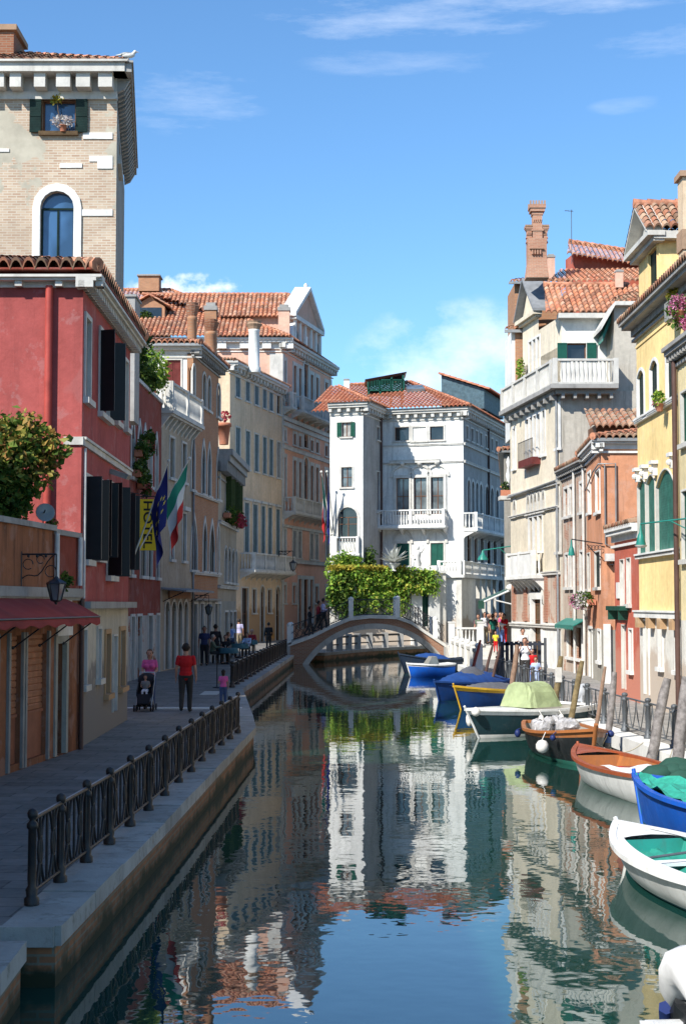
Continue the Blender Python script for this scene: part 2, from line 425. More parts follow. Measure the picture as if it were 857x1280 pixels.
    def row(s,F,xs,yt,yb,xr,**k):
        z1=F.Z(xr,yt); z0=F.Z(xr,yb); ym=(yt+yb)/2; out=[]
        for x0,x1 in xs:
            u=sorted((F.U(x0,ym),F.U(x1,ym))); out.append(s.win(F,u[0],u[1],z0,z1,**k))
        return out
    def wall(s,F,u0,u1,z0,z1,mats,bands=None,name='wall',rev=.22,extra=None):
        mb=MB(); wallmesh(mb,F,u0,u1,z0,z1,s.h.get(id(F),[]),bands,rev)
        if extra: extra(mb)
        return mb.build(name,mats,s.r)
    def shell(s,pts,z0,z1,mat,name='wall',top=True):
        mb=MB(); n=len(pts)
        for i in range(n-1):
            a,b=pts[i],pts[i+1]; mb.quad((a[0],a[1],z0),(b[0],b[1],z0),(b[0],b[1],z1),(a[0],a[1],z1))
        if top: mb.poly([(p[0],p[1],z1-.02) for p in pts])
        return mb.build(name,mat,s.r)
    def cornice(s,F,u0,u1,z,h=.3,proj=.4,mat='istria',dent=.35,dw=.14,dh=.2,name='cornice',low=True):
        mb=MB()
        mb.fbox(F,u0,u1,z-h*.35,z,-.1,proj); mb.fbox(F,u0,u1,z-h*.7,z-h*.35,-.1,proj*.8); 
        if low: mb.fbox(F,u0,u1,z-h-dh-.08,z-h-dh,-.05,.08)
        if dent:
            n=max(1,int((u1-u0)/dent))
            for i in range(n+1):
                u=u0+dw/2+(u1-u0-dw)*i/n; mb.fbox(F,u-dw/2,u+dw/2,z-h*.7-dh,z-h*.7,-.05,proj*.65)
        mb.fbox(F,u0,u1,z-h*.7-dh,z-h*.7,-.1,proj*.2)
        return mb.build(name,mat,s.r)
    def band(s,F,u0,u1,z,h=.15,proj=.08,mat='istria',name='string_course'):
        mb=MB(); mb.fbox(F,u0,u1,z-h/2,z+h/2,-.05,proj); mb.fbox(F,u0,u1,z+h/2-.04,z+h/2+.012,-.05,proj+.04); return mb.build(name,mat,s.r)
    def roof(s,quads,mat='tiles',w=.26,row=.4,name='roof',caps=None,amp=.07):
        mb=MB()
        for q in quads: tiles(mb,*q,w=w,row=row,amp=amp)
        r=mb.build(name,mat,s.r)
        if caps:
            cb=MB()
            for a,b in caps:
                a=Vector(a);b=Vector(b); n=max(2,int((b-a).length/.4)); 
                for i in range(n):
                    p=a.lerp(b,i/n); q=a.lerp(b,(i+1.08)/n); cb.cyl(p+V(0,0,.03),q+V(0,0,.02),.15,.11,8)
            cb.build('ridge_cap','ridgecap',r)
        return r
    def hip(s,A,B,C_,D,z,rise,over=.4,hips=(1,1),mat='tiles',w=.26,row=.4,thick=.12,em='gutter',amp=.085):
        # A near front, B far front, C far back, D near back (2D)
        A,B,C_,D=[Vector(p[:2]) for p in (A,B,C_,D)]
        u=(B-A).normalized(); wv=(D-A).normalized()
        A2=A-u*over-wv*over; B2=B+u*over-wv*over; C2=C_+u*over+wv*over; D2=D-u*over+wv*over
        hw=(D2-A2).length/2; mA=(A2+D2)/2; mB=(B2+C2)/2
        rA=mA+u*(hw*.95 if hips[0] else 0); rB=mB-u*(hw*.95 if hips[1] else 0)
        t=lambda p,zz: Vector((p.x,p.y,zz))
        q=[(t(A2,z),t(B2,z),t(rB,z+rise),t(rA,z+rise)),(t(C2,z),t(D2,z),t(rA,z+rise),t(rB,z+rise))]
        caps=[(t(rA,z+rise),t(rB,z+rise))]
        if hips[0]: q.append((t(D2,z),t(A2,z),t(rA,z+rise),t(rA,z+rise))); caps+=[(t(A2,z),t(rA,z+rise)),(t(D2,z),t(rA,z+rise))]
        if hips[1]: q.append((t(B2,z),t(C2,z),t(rB,z+rise),t(rB,z+rise))); caps+=[(t(B2,z),t(rB,z+rise)),(t(C2,z),t(rB,z+rise))]
        r=s.roof(q,mat,w,row,caps=caps,amp=amp)
        mb=MB(); sp=[A2,B2,C2,D2]
        mb.poly([t(p,z-.03) for p in sp]); 
        for i in range(4):
            a,b=sp[i],sp[(i+1)%4]; mb.quad(t(a,z-.03-thick),t(b,z-.03-thick),t(b,z-.03),t(a,z-.03))
        mb.poly([t(p,z-.03-thick) for p in sp][::-1]); 
        if not hips[0]: mb.poly([t(A,z-.1),t(D,z-.1),t((A+D)/2,z+rise-.15)])
        if not hips[1]: mb.poly([t(B,z-.1),t(C_,z-.1),t((B+C_)/2,z+rise-.15)])
        mb.build('eaves',em,s.r)
        return r
    def part(s,mb,name,mats): return mb.build(name,mats,s.r)
def tiles(mb,e0,e1,r1,r0,w=.26,row=.4,amp=.05,smp=5,b0=0):
    e0,e1,r1,r0=[Vector(p) for p in (e0,e1,r1,r0)]
    U=(e1-e0); L=U.length; U=U/L
    v0=(r0-e0); Vv=v0-U*v0.dot(U); VL=Vv.length; Vv/=VL
    N=U.cross(Vv)
    if N.z<0: N=-N
    a0=(r0-e0).dot(U); a1=(r1-e0).dot(U)
    nr=max(1,round(VL/row)); nu=max(2,round(L/w)); W=L/nu
    salt=random.randint(0,5000)
    vs=[];fs=[]
    n=nu*smp
    off=len(mb.v); base=0
    for j in range(nr):
        for k in (0,1):
            t=(j+k)/nr; vv=VL*t; lo=a0*t+b0*(1-t); hi=L+(a1-L)*t; lift=.035*(1-k)
            for i in range(n+1):
                u=L*i/n; uc=min(max(u,lo),hi)
                ph=(u/W)%1.0
                h=amp*abs(math.cos(math.pi*(ph-.5)))**.7*2-amp*.5
                p=e0+U*uc+Vv*(vv-(.02 if k==0 else 0))+N*(h+lift)
                mb.uv[off+len(vs)]=(i/smp+salt,(j+.5+(k-.5)*.9)+salt)
                vs.append(p)
        for i in range(n):
            u0=L*i/n; u1=L*(i+1)/n
            lo=a0*(j/nr)+b0*(1-j/nr); hi=L+(a1-L)*(j/nr)
            if u1<=lo+1e-4 or u0>=hi-1e-4: continue
            a=(2*j)*(n+1)+i; fs.append((a,a+1,a+n+2,a+n+1))
            if j>0: # riser between rows
                b=a-(n+1); 
    mb.add(vs,fs,0,False)
    # front riser of the eave course
    vs2=[];fs2=[]; off=len(mb.v)
    for i in range(n+1):
        p=vs[i]; mb.uv[off+2*i]=(i/smp+salt,salt+.5); mb.uv[off+2*i+1]=(i/smp+salt,salt+.5); vs2+= [p, p-N*.07]
    fs2=[(2*i,2*i+1,2*i+3,2*i+2) for i in range(n)]
    mb.add(vs2,fs2)
def balustrade(mb,F,u0,u1,z,h,d,step=.22,post=True,r=.07,mi=0,ends=True):
    """stone balustrade on facade F at distance d, with return ends"""
    mb.fbox(F,u0,u1,z+h-.1,z+h,d-.16,d+.04,mi); mb.fbox(F,u0,u1,z,z+.08,d-.15,d+.03,mi)
    prof=[(r*.7,.08),(r*.45,.12),(r,.08+h*.28),(r*.45,.08+h*.62),(r*.7,h-.1)]
    n=max(2,int((u1-u0)/step)); 
    npost=max(1,int((u1-u0)/2.2))
    pu=[u0+.1+(u1-u0-.2)*i/npost for i in range(npost+1)]
    for p in pu: mb.fbox(F,p-.11,p+.11,z,z+h+.03,d-.18,d+.06,mi)
    for i in range(n):
        u=u0+.1+(u1-u0-.2)*(i+.5)/n
        if min(abs(u-p) for p in pu)<.14: continue
        mb.lathe(F.P(u,z,d-.06),prof,6,mi)
    if ends:
        for u in (u0,u1):
            s=.02 if u==u0 else -.18
            mb.fbox(F,u+s,u+s+.16,z+h-.1,z+h,0,d-.16,mi); mb.fbox(F,u+s,u+s+.16,z,z+.08,0,d-.16,mi)
            m=max(1,int((d-.16)/.22))
            for i in range(m): mb.lathe(F.P(u+s+.08,z,(d-.16)*(i+.5)/m),prof,6,mi)
def balcony(B,F,u0,u1,z,d=.9,h=1.0,mat='istria',corb=1.0):
    mb=MB(); mb.fbox(F,u0-.08,u1+.08,z-.16,z,0,d+.1); mb.fbox(F,u0-.02,u1+.02,z-.24,z-.16,0,d)
    n=max(1,int((u1-u0)/corb))
    for i in range(n+1):
        u=u0+.1+(u1-u0-.2)*i/n; P=F.P
        mb.hexa([P(u-.09,z-.75,0),P(u+.09,z-.75,0),P(u+.09,z-.6,.1),P(u-.09,z-.6,.1),P(u-.09,z-.24,0),P(u+.09,z-.24,0),P(u+.09,z-.24,d*.85),P(u-.09,z-.24,d*.85)])
    b=mb.build('balcony',mat,B.r)
    m2=MB(); balustrade(m2,F,u0,u1,z,h,d); m2.build('balustrade',mat,b); return b
def pipe(B,pts,r=.05,mat='pipewhite',name='drainpipe'):
    mb=MB(); mb.tube(pts,r,8)
    for p in pts[1:-1]: mb.ball(p,r*1.15,8)
    return mb.build(name,mat,B.r)
def foliage(name,mat,blobs,n,size,parent=None,stem=None,droop=.3,aspect=1.6):
    mb=MB(); tot=sum((a*b*c)**(2/3) for _,(a,b,c) in blobs)
    for c,(a,b,cc) in blobs:
        k=int(n*(a*b*cc)**(2/3)/tot)
        for _ in range(k):
            while True:
                p=Vector((random.uniform(-1,1),random.uniform(-1,1),random.uniform(-1,1)))
                if .25<p.length<1: break
            p=p*(random.uniform(.75,1.12))
            pos=Vector(c)+Vector((p.x*a,p.y*b,p.z*cc))
            out=Vector((p.x,p.y,p.z+.4)).normalized()
            d=(out*.6+Vector((random.gauss(0,.6),random.gauss(0,.6),random.gauss(-droop,.5)))).normalized()
            s_=d.cross(Vector((random.gauss(0,1),random.gauss(0,1),random.gauss(0,1)))).normalized()
            L=size*random.choice((.5,.7,.9,1.0,1.2,1.6))*random.uniform(.85,1.15); w=L/aspect/2
            nn=d.cross(s_)*L*.12
            mb.add([pos-d*L*.5,pos+s_*w+nn,pos+d*L*.5,pos-s_*w+nn],[(0,1,2,3)])
    return mb.build(name,mat,parent)
# ================================================================ SETTING
def sheet(name,pts,z,mat,skirt=None):
    mb=MB(); mb.poly([(x,y,z) for x,y in pts]); return structure(mb.build(name,mat))
def pavemat(name,c,bw=.9,bh=.42,rot=0):
    t=NT(name); b=t.add('ShaderNodeTexBrick'); mp=t.add('ShaderNodeMapping'); t.l(t.obj(),mp.inputs[0]); mp.inputs['Rotation'].default_value=(0,0,rot); t.l(mp.outputs[0],b.inputs['Vector'])
    b.inputs['Scale'].default_value=1; b.inputs['Brick Width'].default_value=bw; b.inputs['Row Height'].default_value=bh; b.inputs['Mortar Size'].default_value=.012; b.inputs['Bias'].default_value=0
    b.inputs['Color1'].default_value=(*c,1); b.inputs['Color2'].default_value=(*sc(c,.6),1); b.inputs['Mortar'].default_value=(*sc(c,.3),1)
    cc=t.mix(t.ramp(t.noise(.5,5,.65),[(.3,.7),(.7,1.15)]),(0,0,0),b.outputs['Color']); cc=t.mix(t.ramp(t.noise(7,4,.6),[(.35,0.),(.75,.4)]),cc,sc(c,1.5))
    t.out(cc,t.ramp(t.noise(1.2,4,.6),[(.3,.55),(.7,.85)]),b.outputs['Fac'],-.5,.01,spec=.3)
pavemat('paving',(.215,.20,.18),.9,.45,.04); pavemat('pavingr',(.34,.32,.29),.8,.4)
t=NT('mudbed'); t.out((.02,.035,.025),.9)
# water
t=NT('water'); 
sp=t.add('ShaderNodeSeparateXYZ'); t.l(t.obj(),sp.inputs[0])
n1=t.noise(1.15,3,.55,(1,.8,1)); n2=t.noise(4.2,2,.5,(1,1,1),(4,2,0)); n3=t.noise(.22,2,.5,(1,.6,1),(9,2,0))
hgt=t.math('ADD',t.math('ADD',n1,t.math('MULTIPLY',n2,.13)),t.math('MULTIPLY',n3,1.1))
t.out(t.mix(t.ramp(t.noise(.12,3,.5),[(.3,0.),(.7,1.)]),(.006,.040,.031),(.011,.052,.038)),.015,hgt,.34,.015,spec=.5)
t.b.inputs['IOR'].default_value=2.0
structure((lambda mb:(mb.quad((-60,-12,WZ),(90,-12,WZ),(90,200,WZ),(-60,200,WZ)),mb.build('canal_water','water'))[1])(MB()))
structure((lambda mb:(mb.quad((-3000,-3000,-.6),(3000,-3000,-.6),(3000,3500,-.6),(-3000,3500,-.6)),mb.build('canal_bed','mudbed'))[1])(MB()))
# left quay edge polyline (X,Y), going away
LE=[(-2.70,-6),(-2.68,11.9),(-2.72,13.05)]
LE2=[(-2.53,13.6),(-2.36,20),(-2.2,28),(-2.06,35.4),(-2.3,38.5),(-3.42,51.5),(-3.1,68),(-2.78,85.2)]
LE3=[(-2.9,88.6),(-1.1,89),(1.6,97),(4.9,102.3),(9.4,107.3),(11.0,113),(17.9,135.5),(26,190)]
RE=[(7.9,-6),(7.7,12),(7.3,20),(6.6,29),(6.0,39),(5.75,60),(5.65,85.0)]
RE2=[(5.75,88.4),(7.4,92.5),(12.4,100),(16,111),(25,138),(34,190)]
def quay(name,edge,side,zt,mat,base):
    """raised quay: paving sheet, coping stones, brick wall"""
    s=side; mb=MB(); pts=[(x,y,zt) for x,y in edge]; far=[(60*s,edge[-1][1],zt),(60*s,edge[0][1],zt)]
    mb.poly(pts+far); structure(mb.build(name,mat))
def inner(edge,d,side):
    o=[]; n=len(edge)
    for i,p in enumerate(edge):
        a=Vector(edge[max(0,i-1)]); b=Vector(edge[min(n-1,i+1)]); t=(b-a).normalized(); nn=Vector((-t.y,t.x))*( 1 if side<0 else -1)
        o.append((p[0]+nn.x*d,p[1]+nn.y*d))
    return o
def quaywall(label,edge,side,zt,capm,wallm,th=.16,cw=.48,name='quay_wall',ends=(0,0),foot=False,stonewall=False):
    r=thing(name,label,'quay wall',(edge[0][0],edge[0][1],0))
    e1=inner(edge,cw,side); e0=inner(edge,-.05,side); 
    # resample coping into stones
    mb=MB(); 
    def samp(poly,k,m):
        a=Vector(poly[k]); b=Vector(poly[k+1]); return a.lerp(b,m)
    for k in range(len(edge)-1):
        L=(Vector(edge[k+1])-Vector(edge[k])).length; ns=max(1,int(L/1.5))
        for i in range(ns):
            f0=i/ns+.007/max(L/ns,.1)/ns; f1=(i+1)/ns-.007/max(L/ns,.1)/ns; j=random.uniform(-.012,.010)
            a,b=samp(e0,k,f0),samp(e0,k,f1); c,d=samp(e1,k,f1),samp(e1,k,f0); z=zt+.018+j
            mb.hexa([(a.x,a.y,zt-th),(b.x,b.y,zt-th),(c.x,c.y,zt-th),(d.x,d.y,zt-th),(a.x,a.y,z),(b.x,b.y,z),(c.x,c.y,z),(d.x,d.y,z)])
    mb.build('coping',capm,r)
    mb=MB()
    for k in range(len(edge)-1):
        a,b=edge[k],edge[k+1]; mb.quad((a[0],a[1],-1),(b[0],b[1],-1),(b[0],b[1],zt-th),(a[0],a[1],zt-th))
    for q,(k,dy) in zip(ends,((0,0),(-1,0))):
        if q:
            a=edge[k]; mb.quad((a[0],a[1],-1),(a[0]+side*9,a[1],-1),(a[0]+side*9,a[1],zt-th),(a[0],a[1],zt-th))
            cb=MB(); y0=a[1]; s_=-1 if k==0 else 1
            cb.box(*sorted((a[0]+.05*side*-1+side*.06,a[0]+side*9)),*sorted((y0+s_*.05,y0-s_*.02)),zt-th,zt+.016); cb.build('coping',capm,r)
    mb.build('wall_face',wallm,r)
    if foot:
        e2=inner(edge,-.16,side); mb=MB()
        for k in range(len(edge)-1):
            a,b=edge[k],edge[k+1]; c,d=e2[k+1],e2[k]
            mb.hexa([(a[0],a[1],-1),(b[0],b[1],-1),(c[0],c[1],-1),(d[0],d[1],-1),(a[0],a[1],.06),(b[0],b[1],.06),(c[0],c[1],.06),(d[0],d[1],.06)])
        mb.build('footing','quaystone',r)
    return r
t=NT('quaybrickwet')
bc,f=brickcol(t,(.34,.14,.06),(.20,.09,.045),(.20,.17,.12)); z=t.math('ADD',wallcoord(t)[1],t.math('MULTIPLY',t.noise(1.6,5,.7),-.55))
c=t.mix(t.ramp(t.noise(1.6,5,.7),[(.48,0.),(.66,.8)]),bc,(.085,.075,.04))
c=t.mix(t.ramp(t.math('ADD',z,.3),[(.42,1.),(.56,0.)]),c,(.022,.028,.012))
t.out(c,.75,f,-.6,.015)
t=NT('quaystone')
z=t.math('ADD',wallcoord(t)[1],t.math('MULTIPLY',t.noise(1.6,5,.7),-.4))
c=t.mix(t.ramp(t.noise(3,5,.7),[(.4,0.),(.7,1.)]),(.55,.53,.47),(.34,.31,.25)); c=t.mix(t.ramp(t.math('ADD',z,.2),[(.30,1.),(.40,0.)]),c,(.05,.055,.025))
t.out(c,.8,t.noise(9,4,.7),.3,.02)
quay('fondamenta_left',LE+[(-6.5,13.05)],-1,QZ,'paving',0)
quay('fondamenta_left',LE2,-1,QZ,'paving',0); quay('fondamenta_left',LE3,-1,QZ,'paving',0)
quay('fondamenta_right',RE,1,RZ,'pavingr',0); quay('fondamenta_right',RE2,1,RZ,'pavingr',0)
mb=MB(); mb.quad((-60,85.2,QZ),(-2.78,85.2,QZ),(-2.9,88.6,QZ),(-60,88.6,QZ)); structure(mb.build('fondamenta_left','paving'))
mb=MB(); mb.quad((60,85,RZ),(5.65,85,RZ),(5.75,88.4,RZ),(60,88.4,RZ)); structure(mb.build('fondamenta_right','pavingr'))
quaywall('nearest left quay wall with pale coping and mossy brick at the photo edge',LE,-1,QZ,'coping','quaybrickwet',ends=(0,0))
quaywall('long left quay wall with pale stone coping below the first iron railing',LE2[:4],-1,QZ,'coping','quaybrickwet',ends=(1,0))
quaywall('shaded left quay wall running from the stroller to the arched bridge',LE2[3:],-1,QZ,'coping','quaybrickwet')
quaywall('far left quay wall curving right behind the arched bridge',LE3,-1,QZ,'stonegrey','quaybrickwet')
quaywall('sunlit white stone quay wall beside the moored boats',RE,1,RZ,'istriawhite','quaystone',th=.3)
quaywall('far right quay wall beyond the arched bridge',RE2,1,RZ,'istriawhite','quaystone',th=.3)
# white slab across the left walk, put in for a strip of sunlight
mb=MB(); mb.box(-7.6,-2.75,41.5,41.85,QZ-.02,QZ+.03); structure(mb.build('sunlit_strip','istriawhite'))
mb=MB(); mb.box(-4.5,-3.95,48,49.8,QZ,QZ+.012); structure(mb.build('drain_cover','istria'))
# ================================================================ LEFT SIDE
G=.5
# --- L0 shop with terrace
F0=Fac((-7.0,11),(-5.21,30.15))
B=Bld('shop_with_terrace','low ochre shop with terracotta roller shutters and a leafy terrace on top',(-6,25,QZ))
u=F0.U; par=5.15
xs=[(-20,-6),(11,26),(32,58)]
ublocks=[(F0.U(a,850),F0.U(b,850)) for a,b in xs]; ublocks=[(ublocks[0][0]-1.6,ublocks[0][0]-.25)]+ublocks
for a,b in ublocks:
    B.h.setdefault(id(F0),[]).append((a,b,QZ+.12,3.15,None))
    mb=MB(); P=F0.P
    z=QZ+.95
    while z<3.14:
        z2=min(z+.115,3.15); mb.add([P(a,z,-.10),P(b,z,-.10),P(b,z+.02,-.075),P(a,z+.02,-.075),P(b,z2-.02,-.075),P(a,z2-.02,-.075),P(b,z2,-.10),P(a,z2,-.10)],[(0,1,2,3),(3,2,4,5),(5,4,6,7)]); z=z2
    rs=mb.build('roller_shutter','roller',B.r)
    mb=MB(); mb.fbox(F0,a,b,QZ+.12,QZ+.95,-.12,-.08); mb.fbox(F0,a,b,QZ+.9,QZ+.96,-.12,-.05); mb.build('kick_panel','panelterra',rs)
    mb=MB()
    for q in (a-.11,b+.01): mb.fbox(F0,q,q+.10,QZ+.02,3.2,-.05,.05)
    mb.build('jamb','woodgrey',rs)
ud0,ud1=F0.U(70,860),F0.U(81,860)
B.win(F0,ud0,ud1,QZ+.02,2.95,'door',sur=.14,smat='greylow',sill=False,mull=(0,1),frame='woodgrey',pane='shuttergrey',name='door')
um=F0.U(67.5,700)
B.wall(F0,0,F0.L,G,3.82,['shopwall'])
mb=MB(); mb.fbox(F0,0,F0.L-.01,3.82,3.99,-.2,.10); mb.fbox(F0,0,F0.L-.01,3.76,3.82,-.1,.05); B.part(mb,'cornice','stonegrey')
mb=MB(); mb.fbox(F0,0,um,3.99,par-.1,-.25,0); B.part(mb,'parapet','shopwall')
mb=MB(); mb.fbox(F0,um,F0.L-.005,3.99,par-.16,-.25,-.005); B.part(mb,'parapet','darkred')
mb=MB(); mb.fbox(F0,0,um,par-.1,par,-.3,.06); mb.fbox(F0,um,F0.L-.005,par-.16,par-.06,-.3,.05); B.part(mb,'coping','stonegrey')
for q in (um,F0.U(97.2,690)-.02): pipe(B,[F0.P(q,par-.15,.06),F0.P(q,4.05,.06)],.05,'pipewhite')
pipe(B,[F0.P(F0.L-.06,3.8,.07),F0.P(F0.L-.06,QZ,.07)],.05,'pipebrown')
mb=MB(); mb.poly([F0.P(0,3.95,-.2),F0.P(F0.L,3.95,-.2),V(-16,30.2,3.95),V(-16,11,3.95)]); B.part(mb,'terrace_floor','greyplaster')
mb=MB(); mb.quad(F0.P(0,G,0),V(-16,11,G),V(-16,11,3.95),F0.P(0,3.95,0)); B.part(mb,'end_wall','shopwall')
for (a,b,c,d) in ((78,88,747,758),(70,89,773.5,794.5)):
    u0,u1=F0.U(a,d),F0.U(b,d); mb=MB(); mb.fbox(F0,u0,u1,F0.Z((a+b)/2,d),F0.Z((a+b)/2,c),0,.04); B.part(mb,'sign_board','pipewhite')
# awning
tB=thing('awning','dark red canvas awning over the roller shuttered shop','awning',F0.P(F0.L-4,3.6))
a0=F0.U(78,750)-6.4; a1=F0.U(78,750)+.05; mb=MB(); P=F0.P
n=26
for k,(dz) in enumerate((0,-.015)):
    vs=[];
    for i in range(n+1):
        uu=a0+(a1-a0)*i/n; sag=.03*math.sin(i*1.7)
        vs+=[P(uu,3.80+dz,.02),P(uu,3.66+dz+sag*.7,.35),P(uu,3.46+dz+sag*.4,.72),P(uu,3.33+dz+sag,.73)]
    mb.add(vs,[(4*i+j,4*i+4+j,4*i+5+j,4*i+1+j) for i in range(n) for j in range(3)],0,True)
flat('canvasred',(.27,.035,.03),.85,var=.15,sc_=1.5)
mb.build('canopy','canvasred',tB)
mb=MB(); mb.tube([P(a0,3.45,.72),P(a1,3.45,.72)],.018)
mb.build('front_bar','iron',tB)
for i in range(4):
    uu=a1-.05-i*1.55; mb=MB(); mb.tube([P(uu,3.45,.72),P(uu-.05,2.95,.06)],.014); mb.ball(P(uu-.05,2.95,.05),.03); mb.build('strut','iron',tB)
# lantern on bracket
def lantern(name,label,base,out,up,parent_gl='glasspale',s=1.0,cat='street lamp'):
    r=thing(name,label,cat,base); base=Vector(base); o=Vector(out)
    mb=MB(); L=.62*s
    top=base+V(0,0,up); tip=top+o*L
    mb.tube([base+V(0,0,-.1),top+V(0,0,.05)],.018*s); mb.tube([top,tip],.016*s)
    sc1=[base+V(0,0,.02)+o*(L*.95*t)+V(0,0,up*.9*(t**1.8)+.05*math.sin(t*9)) for t in [i/10 for i in range(11)]]; mb.tube(sc1,.011*s,5)
    for c0,rr in ((base+o*.12+V(0,0,up*.62),.09),(base+o*.34+V(0,0,up*.8),.07),(base+o*.52+V(0,0,up*.35),.1)):
        mb.tube([c0+o*rr*math.cos(a)+V(0,0,rr*math.sin(a)) for a in [i*.6 for i in range(10)]],.009*s,5)
    for t_ in (.2,.45,.7): mb.ball(base+o*L*t_+V(0,0,up*.93),.028*s,8)
    mb.tube([tip,tip-V(0,0,.42*s)],.012*s); mb.build('bracket','iron',r)
    c=tip-V(0,0,.42*s)
    mb=MB(); mb.lathe(c,[(.02*s,.04*s),(.05*s,0),(.17*s,-.07*s),(.18*s,-.09*s),(.16*s,-.10*s)],4 if 0 else 6,0,False)
    mb.lathe(c,[(.09*s,-.37*s),(.085*s,-.39*s),(.03*s,-.41*s),(.02*s,-.45*s)],6,0,False)
    for k in range(6):
        a=math.pi/3*k; mb.tube([c+V(math.cos(a)*.165*s,math.sin(a)*.165*s,-.09*s),c+V(math.cos(a)*.09*s,math.sin(a)*.09*s,-.38*s)],.010*s,5)
    mb.build('frame','iron',r)
    mb=MB(); mb.lathe(c,[(.155*s,-.10*s),(.083*s,-.37*s)],6,0,False); mb.build('glass',parent_gl,r)
    return r
ul=F0.U(27,712); lantern('wall_lantern','wrought iron scroll lantern hanging beside the red shop awning',F0.P(ul,4.1,.0),(F0.n.x,F0.n.y,0),.45)
# terrace vine
foliage_root=thing('vine','large bushy vine with autumn tints spilling over the shop terrace','vine',(-6.4,27.5,4.0))
mb=MB()
for i in range(5):
    x=-7.6+i*.42; mb.tube([(x,27.6,3.95),(x+.1,27.5,5),(x-.1+random.uniform(0,.3),27.4,6.2)],[.05,.035,.02],6)
mb.build('stem','bark',foliage_root)
foliage('leaves','leafautumn',[((-6.9,27.6,6.55),(1.2,.9,.75)),((-5.9,27.5,6.7),(.62,.6,.42)),((-6.3,27.2,5.9),(.75,.6,.8)),((-8.4,27.6,6.4),(1.3,.9,.9)),((-5.45,27.5,6.5),(.5,.4,.38)),((-6.0,27.4,6.2),(.8,.6,.7))],8500,.14,foliage_root)
foliage('leaves','leaf',[((-7.0,27.3,5.6),(1.2,.6,.7)),((-6.1,27.2,5.6),(.6,.45,.65)),((-6.6,27.2,5.4),(.7,.5,.5))],5200,.13,foliage_root)
foliage('leaves','leafautumn',[((-5.35,27.5,6.1),(.14,.2,.35)),((-5.2,27.5,6.2),(.1,.1,.3)),((-5.75,27.4,7.05),(.3,.3,.2))],160,.11,foliage_root)
r=thing('satellite_dish','small grey satellite dish beside the terrace vine','dish',(-5.62,28.3,5.1))
mb=MB(); prof=[(0.01,.0),(.10,.012),(.17,.045),(.18,.05),(.17,.05),(.09,.02),(0.005,.01)]
q=MB(); q.lathe((0,0,0),prof,14); rot=Matrix.Rotation(R(75),3,'X')@Matrix.Rotation(.3,3,'Y')
mb.add([rot@Vector(v)+V(-5.55,28.3,5.38) for v in q.v],q.f,0,True); mb.build('reflector','gutter',r)
mb=MB(); mb.tube([(-5.6,28.35,5.1),(-5.58,28.33,5.38),(-5.5,28.05,5.42)],.014); mb.build('arm','iron',r)
# weeds on the ledge
tag(foliage('ledge_weeds','leaf',[((F0.P(F0.L-1.2,4.12,.02)),(.18,.5,.18)),((F0.P(F0.L-1.6,5.2,-.1)),(.1,.3,.08))],260,.09),'tuft of green weeds growing on the shop cornice ledge','weeds')

# --- L1 pink house
A1=(-5.21,30.2); B1=(-5.31,37.7); F1=Fac(A1,B1); F1f=Fac(A1,(-17,30.2))
B=Bld('pink_house','large pink house with white dentil cornice and black shutters',(-6,33,QZ))
ztop=F1.Z(106,352)
ztop=10.1
B.row(F1,[(106,112)],399,500,109,st='glass',sur=.10,pane='glasspale',mull=(1,3))
B.row(F1,[(124,136)],420,520,130,sur=.10,shut='shutterblack',mode='ajar',pane='glasspale',mull=(1,3))
B.row(F1,[(143.5,148.5)],439,528,146,sur=.10,pane='shuttergrey',mull=(0,1)); B.row(F1,[(155.3,159)],452,536,157,sur=.08,pane='shuttergrey',mull=(0,1))
B.row(F1,[(106,113)],597,700,109,sur=.08,shut='shutterblack',mode='ajar',mull=(1,3)); B.row(F1,[(120,127)],602,696,123,sur=.08,shut='shutterblack',mode='ajar',mull=(1,3))
B.row(F1,[(134,142.5)],606,720,138,sur=.08,shut='shutterblack',mode='ajar',mull=(1,3)); B.row(F1,[(152.5,157)],618,712,155,sur=.08,shut='shutterblack',mode='ajar',mull=(1,3))
B.row(F1,[(102.5,107)],787,856,105,sur=.06,pane='glasspale',mull=(0,2)); B.row(F1,[(121,125)],786,848,123,sur=.06,pane='glass',mull=(0,2))
B.row(F1,[(131,136.5)],792,867,133.5,sur=.1,pane='glass',mull=(1,3),smat='cream'); B.row(F1,[(149,155)],788,858,152,sur=.1,pane='glass',mull=(1,3),smat='cream'); B.row(F1,[(140.5,145)],795,889,143,sur=.04,pane='shuttergrey',mull=(0,6),name='door',sill=False)
B.wall(F1,0,F1.L,G,ztop,['pinklow','pink'],[3.62])
B.wall(F1f,0,F1f.L,3.0,ztop,['pink'],name='end_wall')
B.shell([(B1[0],B1[1]),(-17,37.7),(-17,30.2)],G,ztop,'pink')
mb=MB(); mb.fbox(F1,-.02,F1.L,3.60,3.74,-.05,.22); B.part(mb,'string_course','stonegrey')
B.band(F1,-.02,F1.L,6.93,.16,.06,'istria'); 
mb=MB(); mb.fbox(F1f,-.04,.35,6.86,7.02,-.02,.05); B.part(mb,'string_course','istria')
B.cornice(F1,-.33,F1.L+.2,ztop+.14,.18,.38,'istria',.26,.11,.13,low=False); B.cornice(F1f,-.42,F1f.L,ztop+.14,.15,.33,'istria',.78,.14,.11,low=False)
mb=MB(); mb.box(-17,-5.0-.3,30.3,37.6,ztop+.1,ztop+.27); B.part(mb,'attic_wall','darkred')
B.hip(A1,B1,(-17,37.7),(-17,30.2),ztop+.30,1.5,.34,(1,1),mat='tilesold',w=.25,row=.36,thick=.04,em='darkred',amp=.1)
pipe(B,[F1f.P(F1f.U(61.3,500),ztop-.05,.09),F1f.P(F1f.U(61.3,500),4.3,.09)],.075,'pipered')
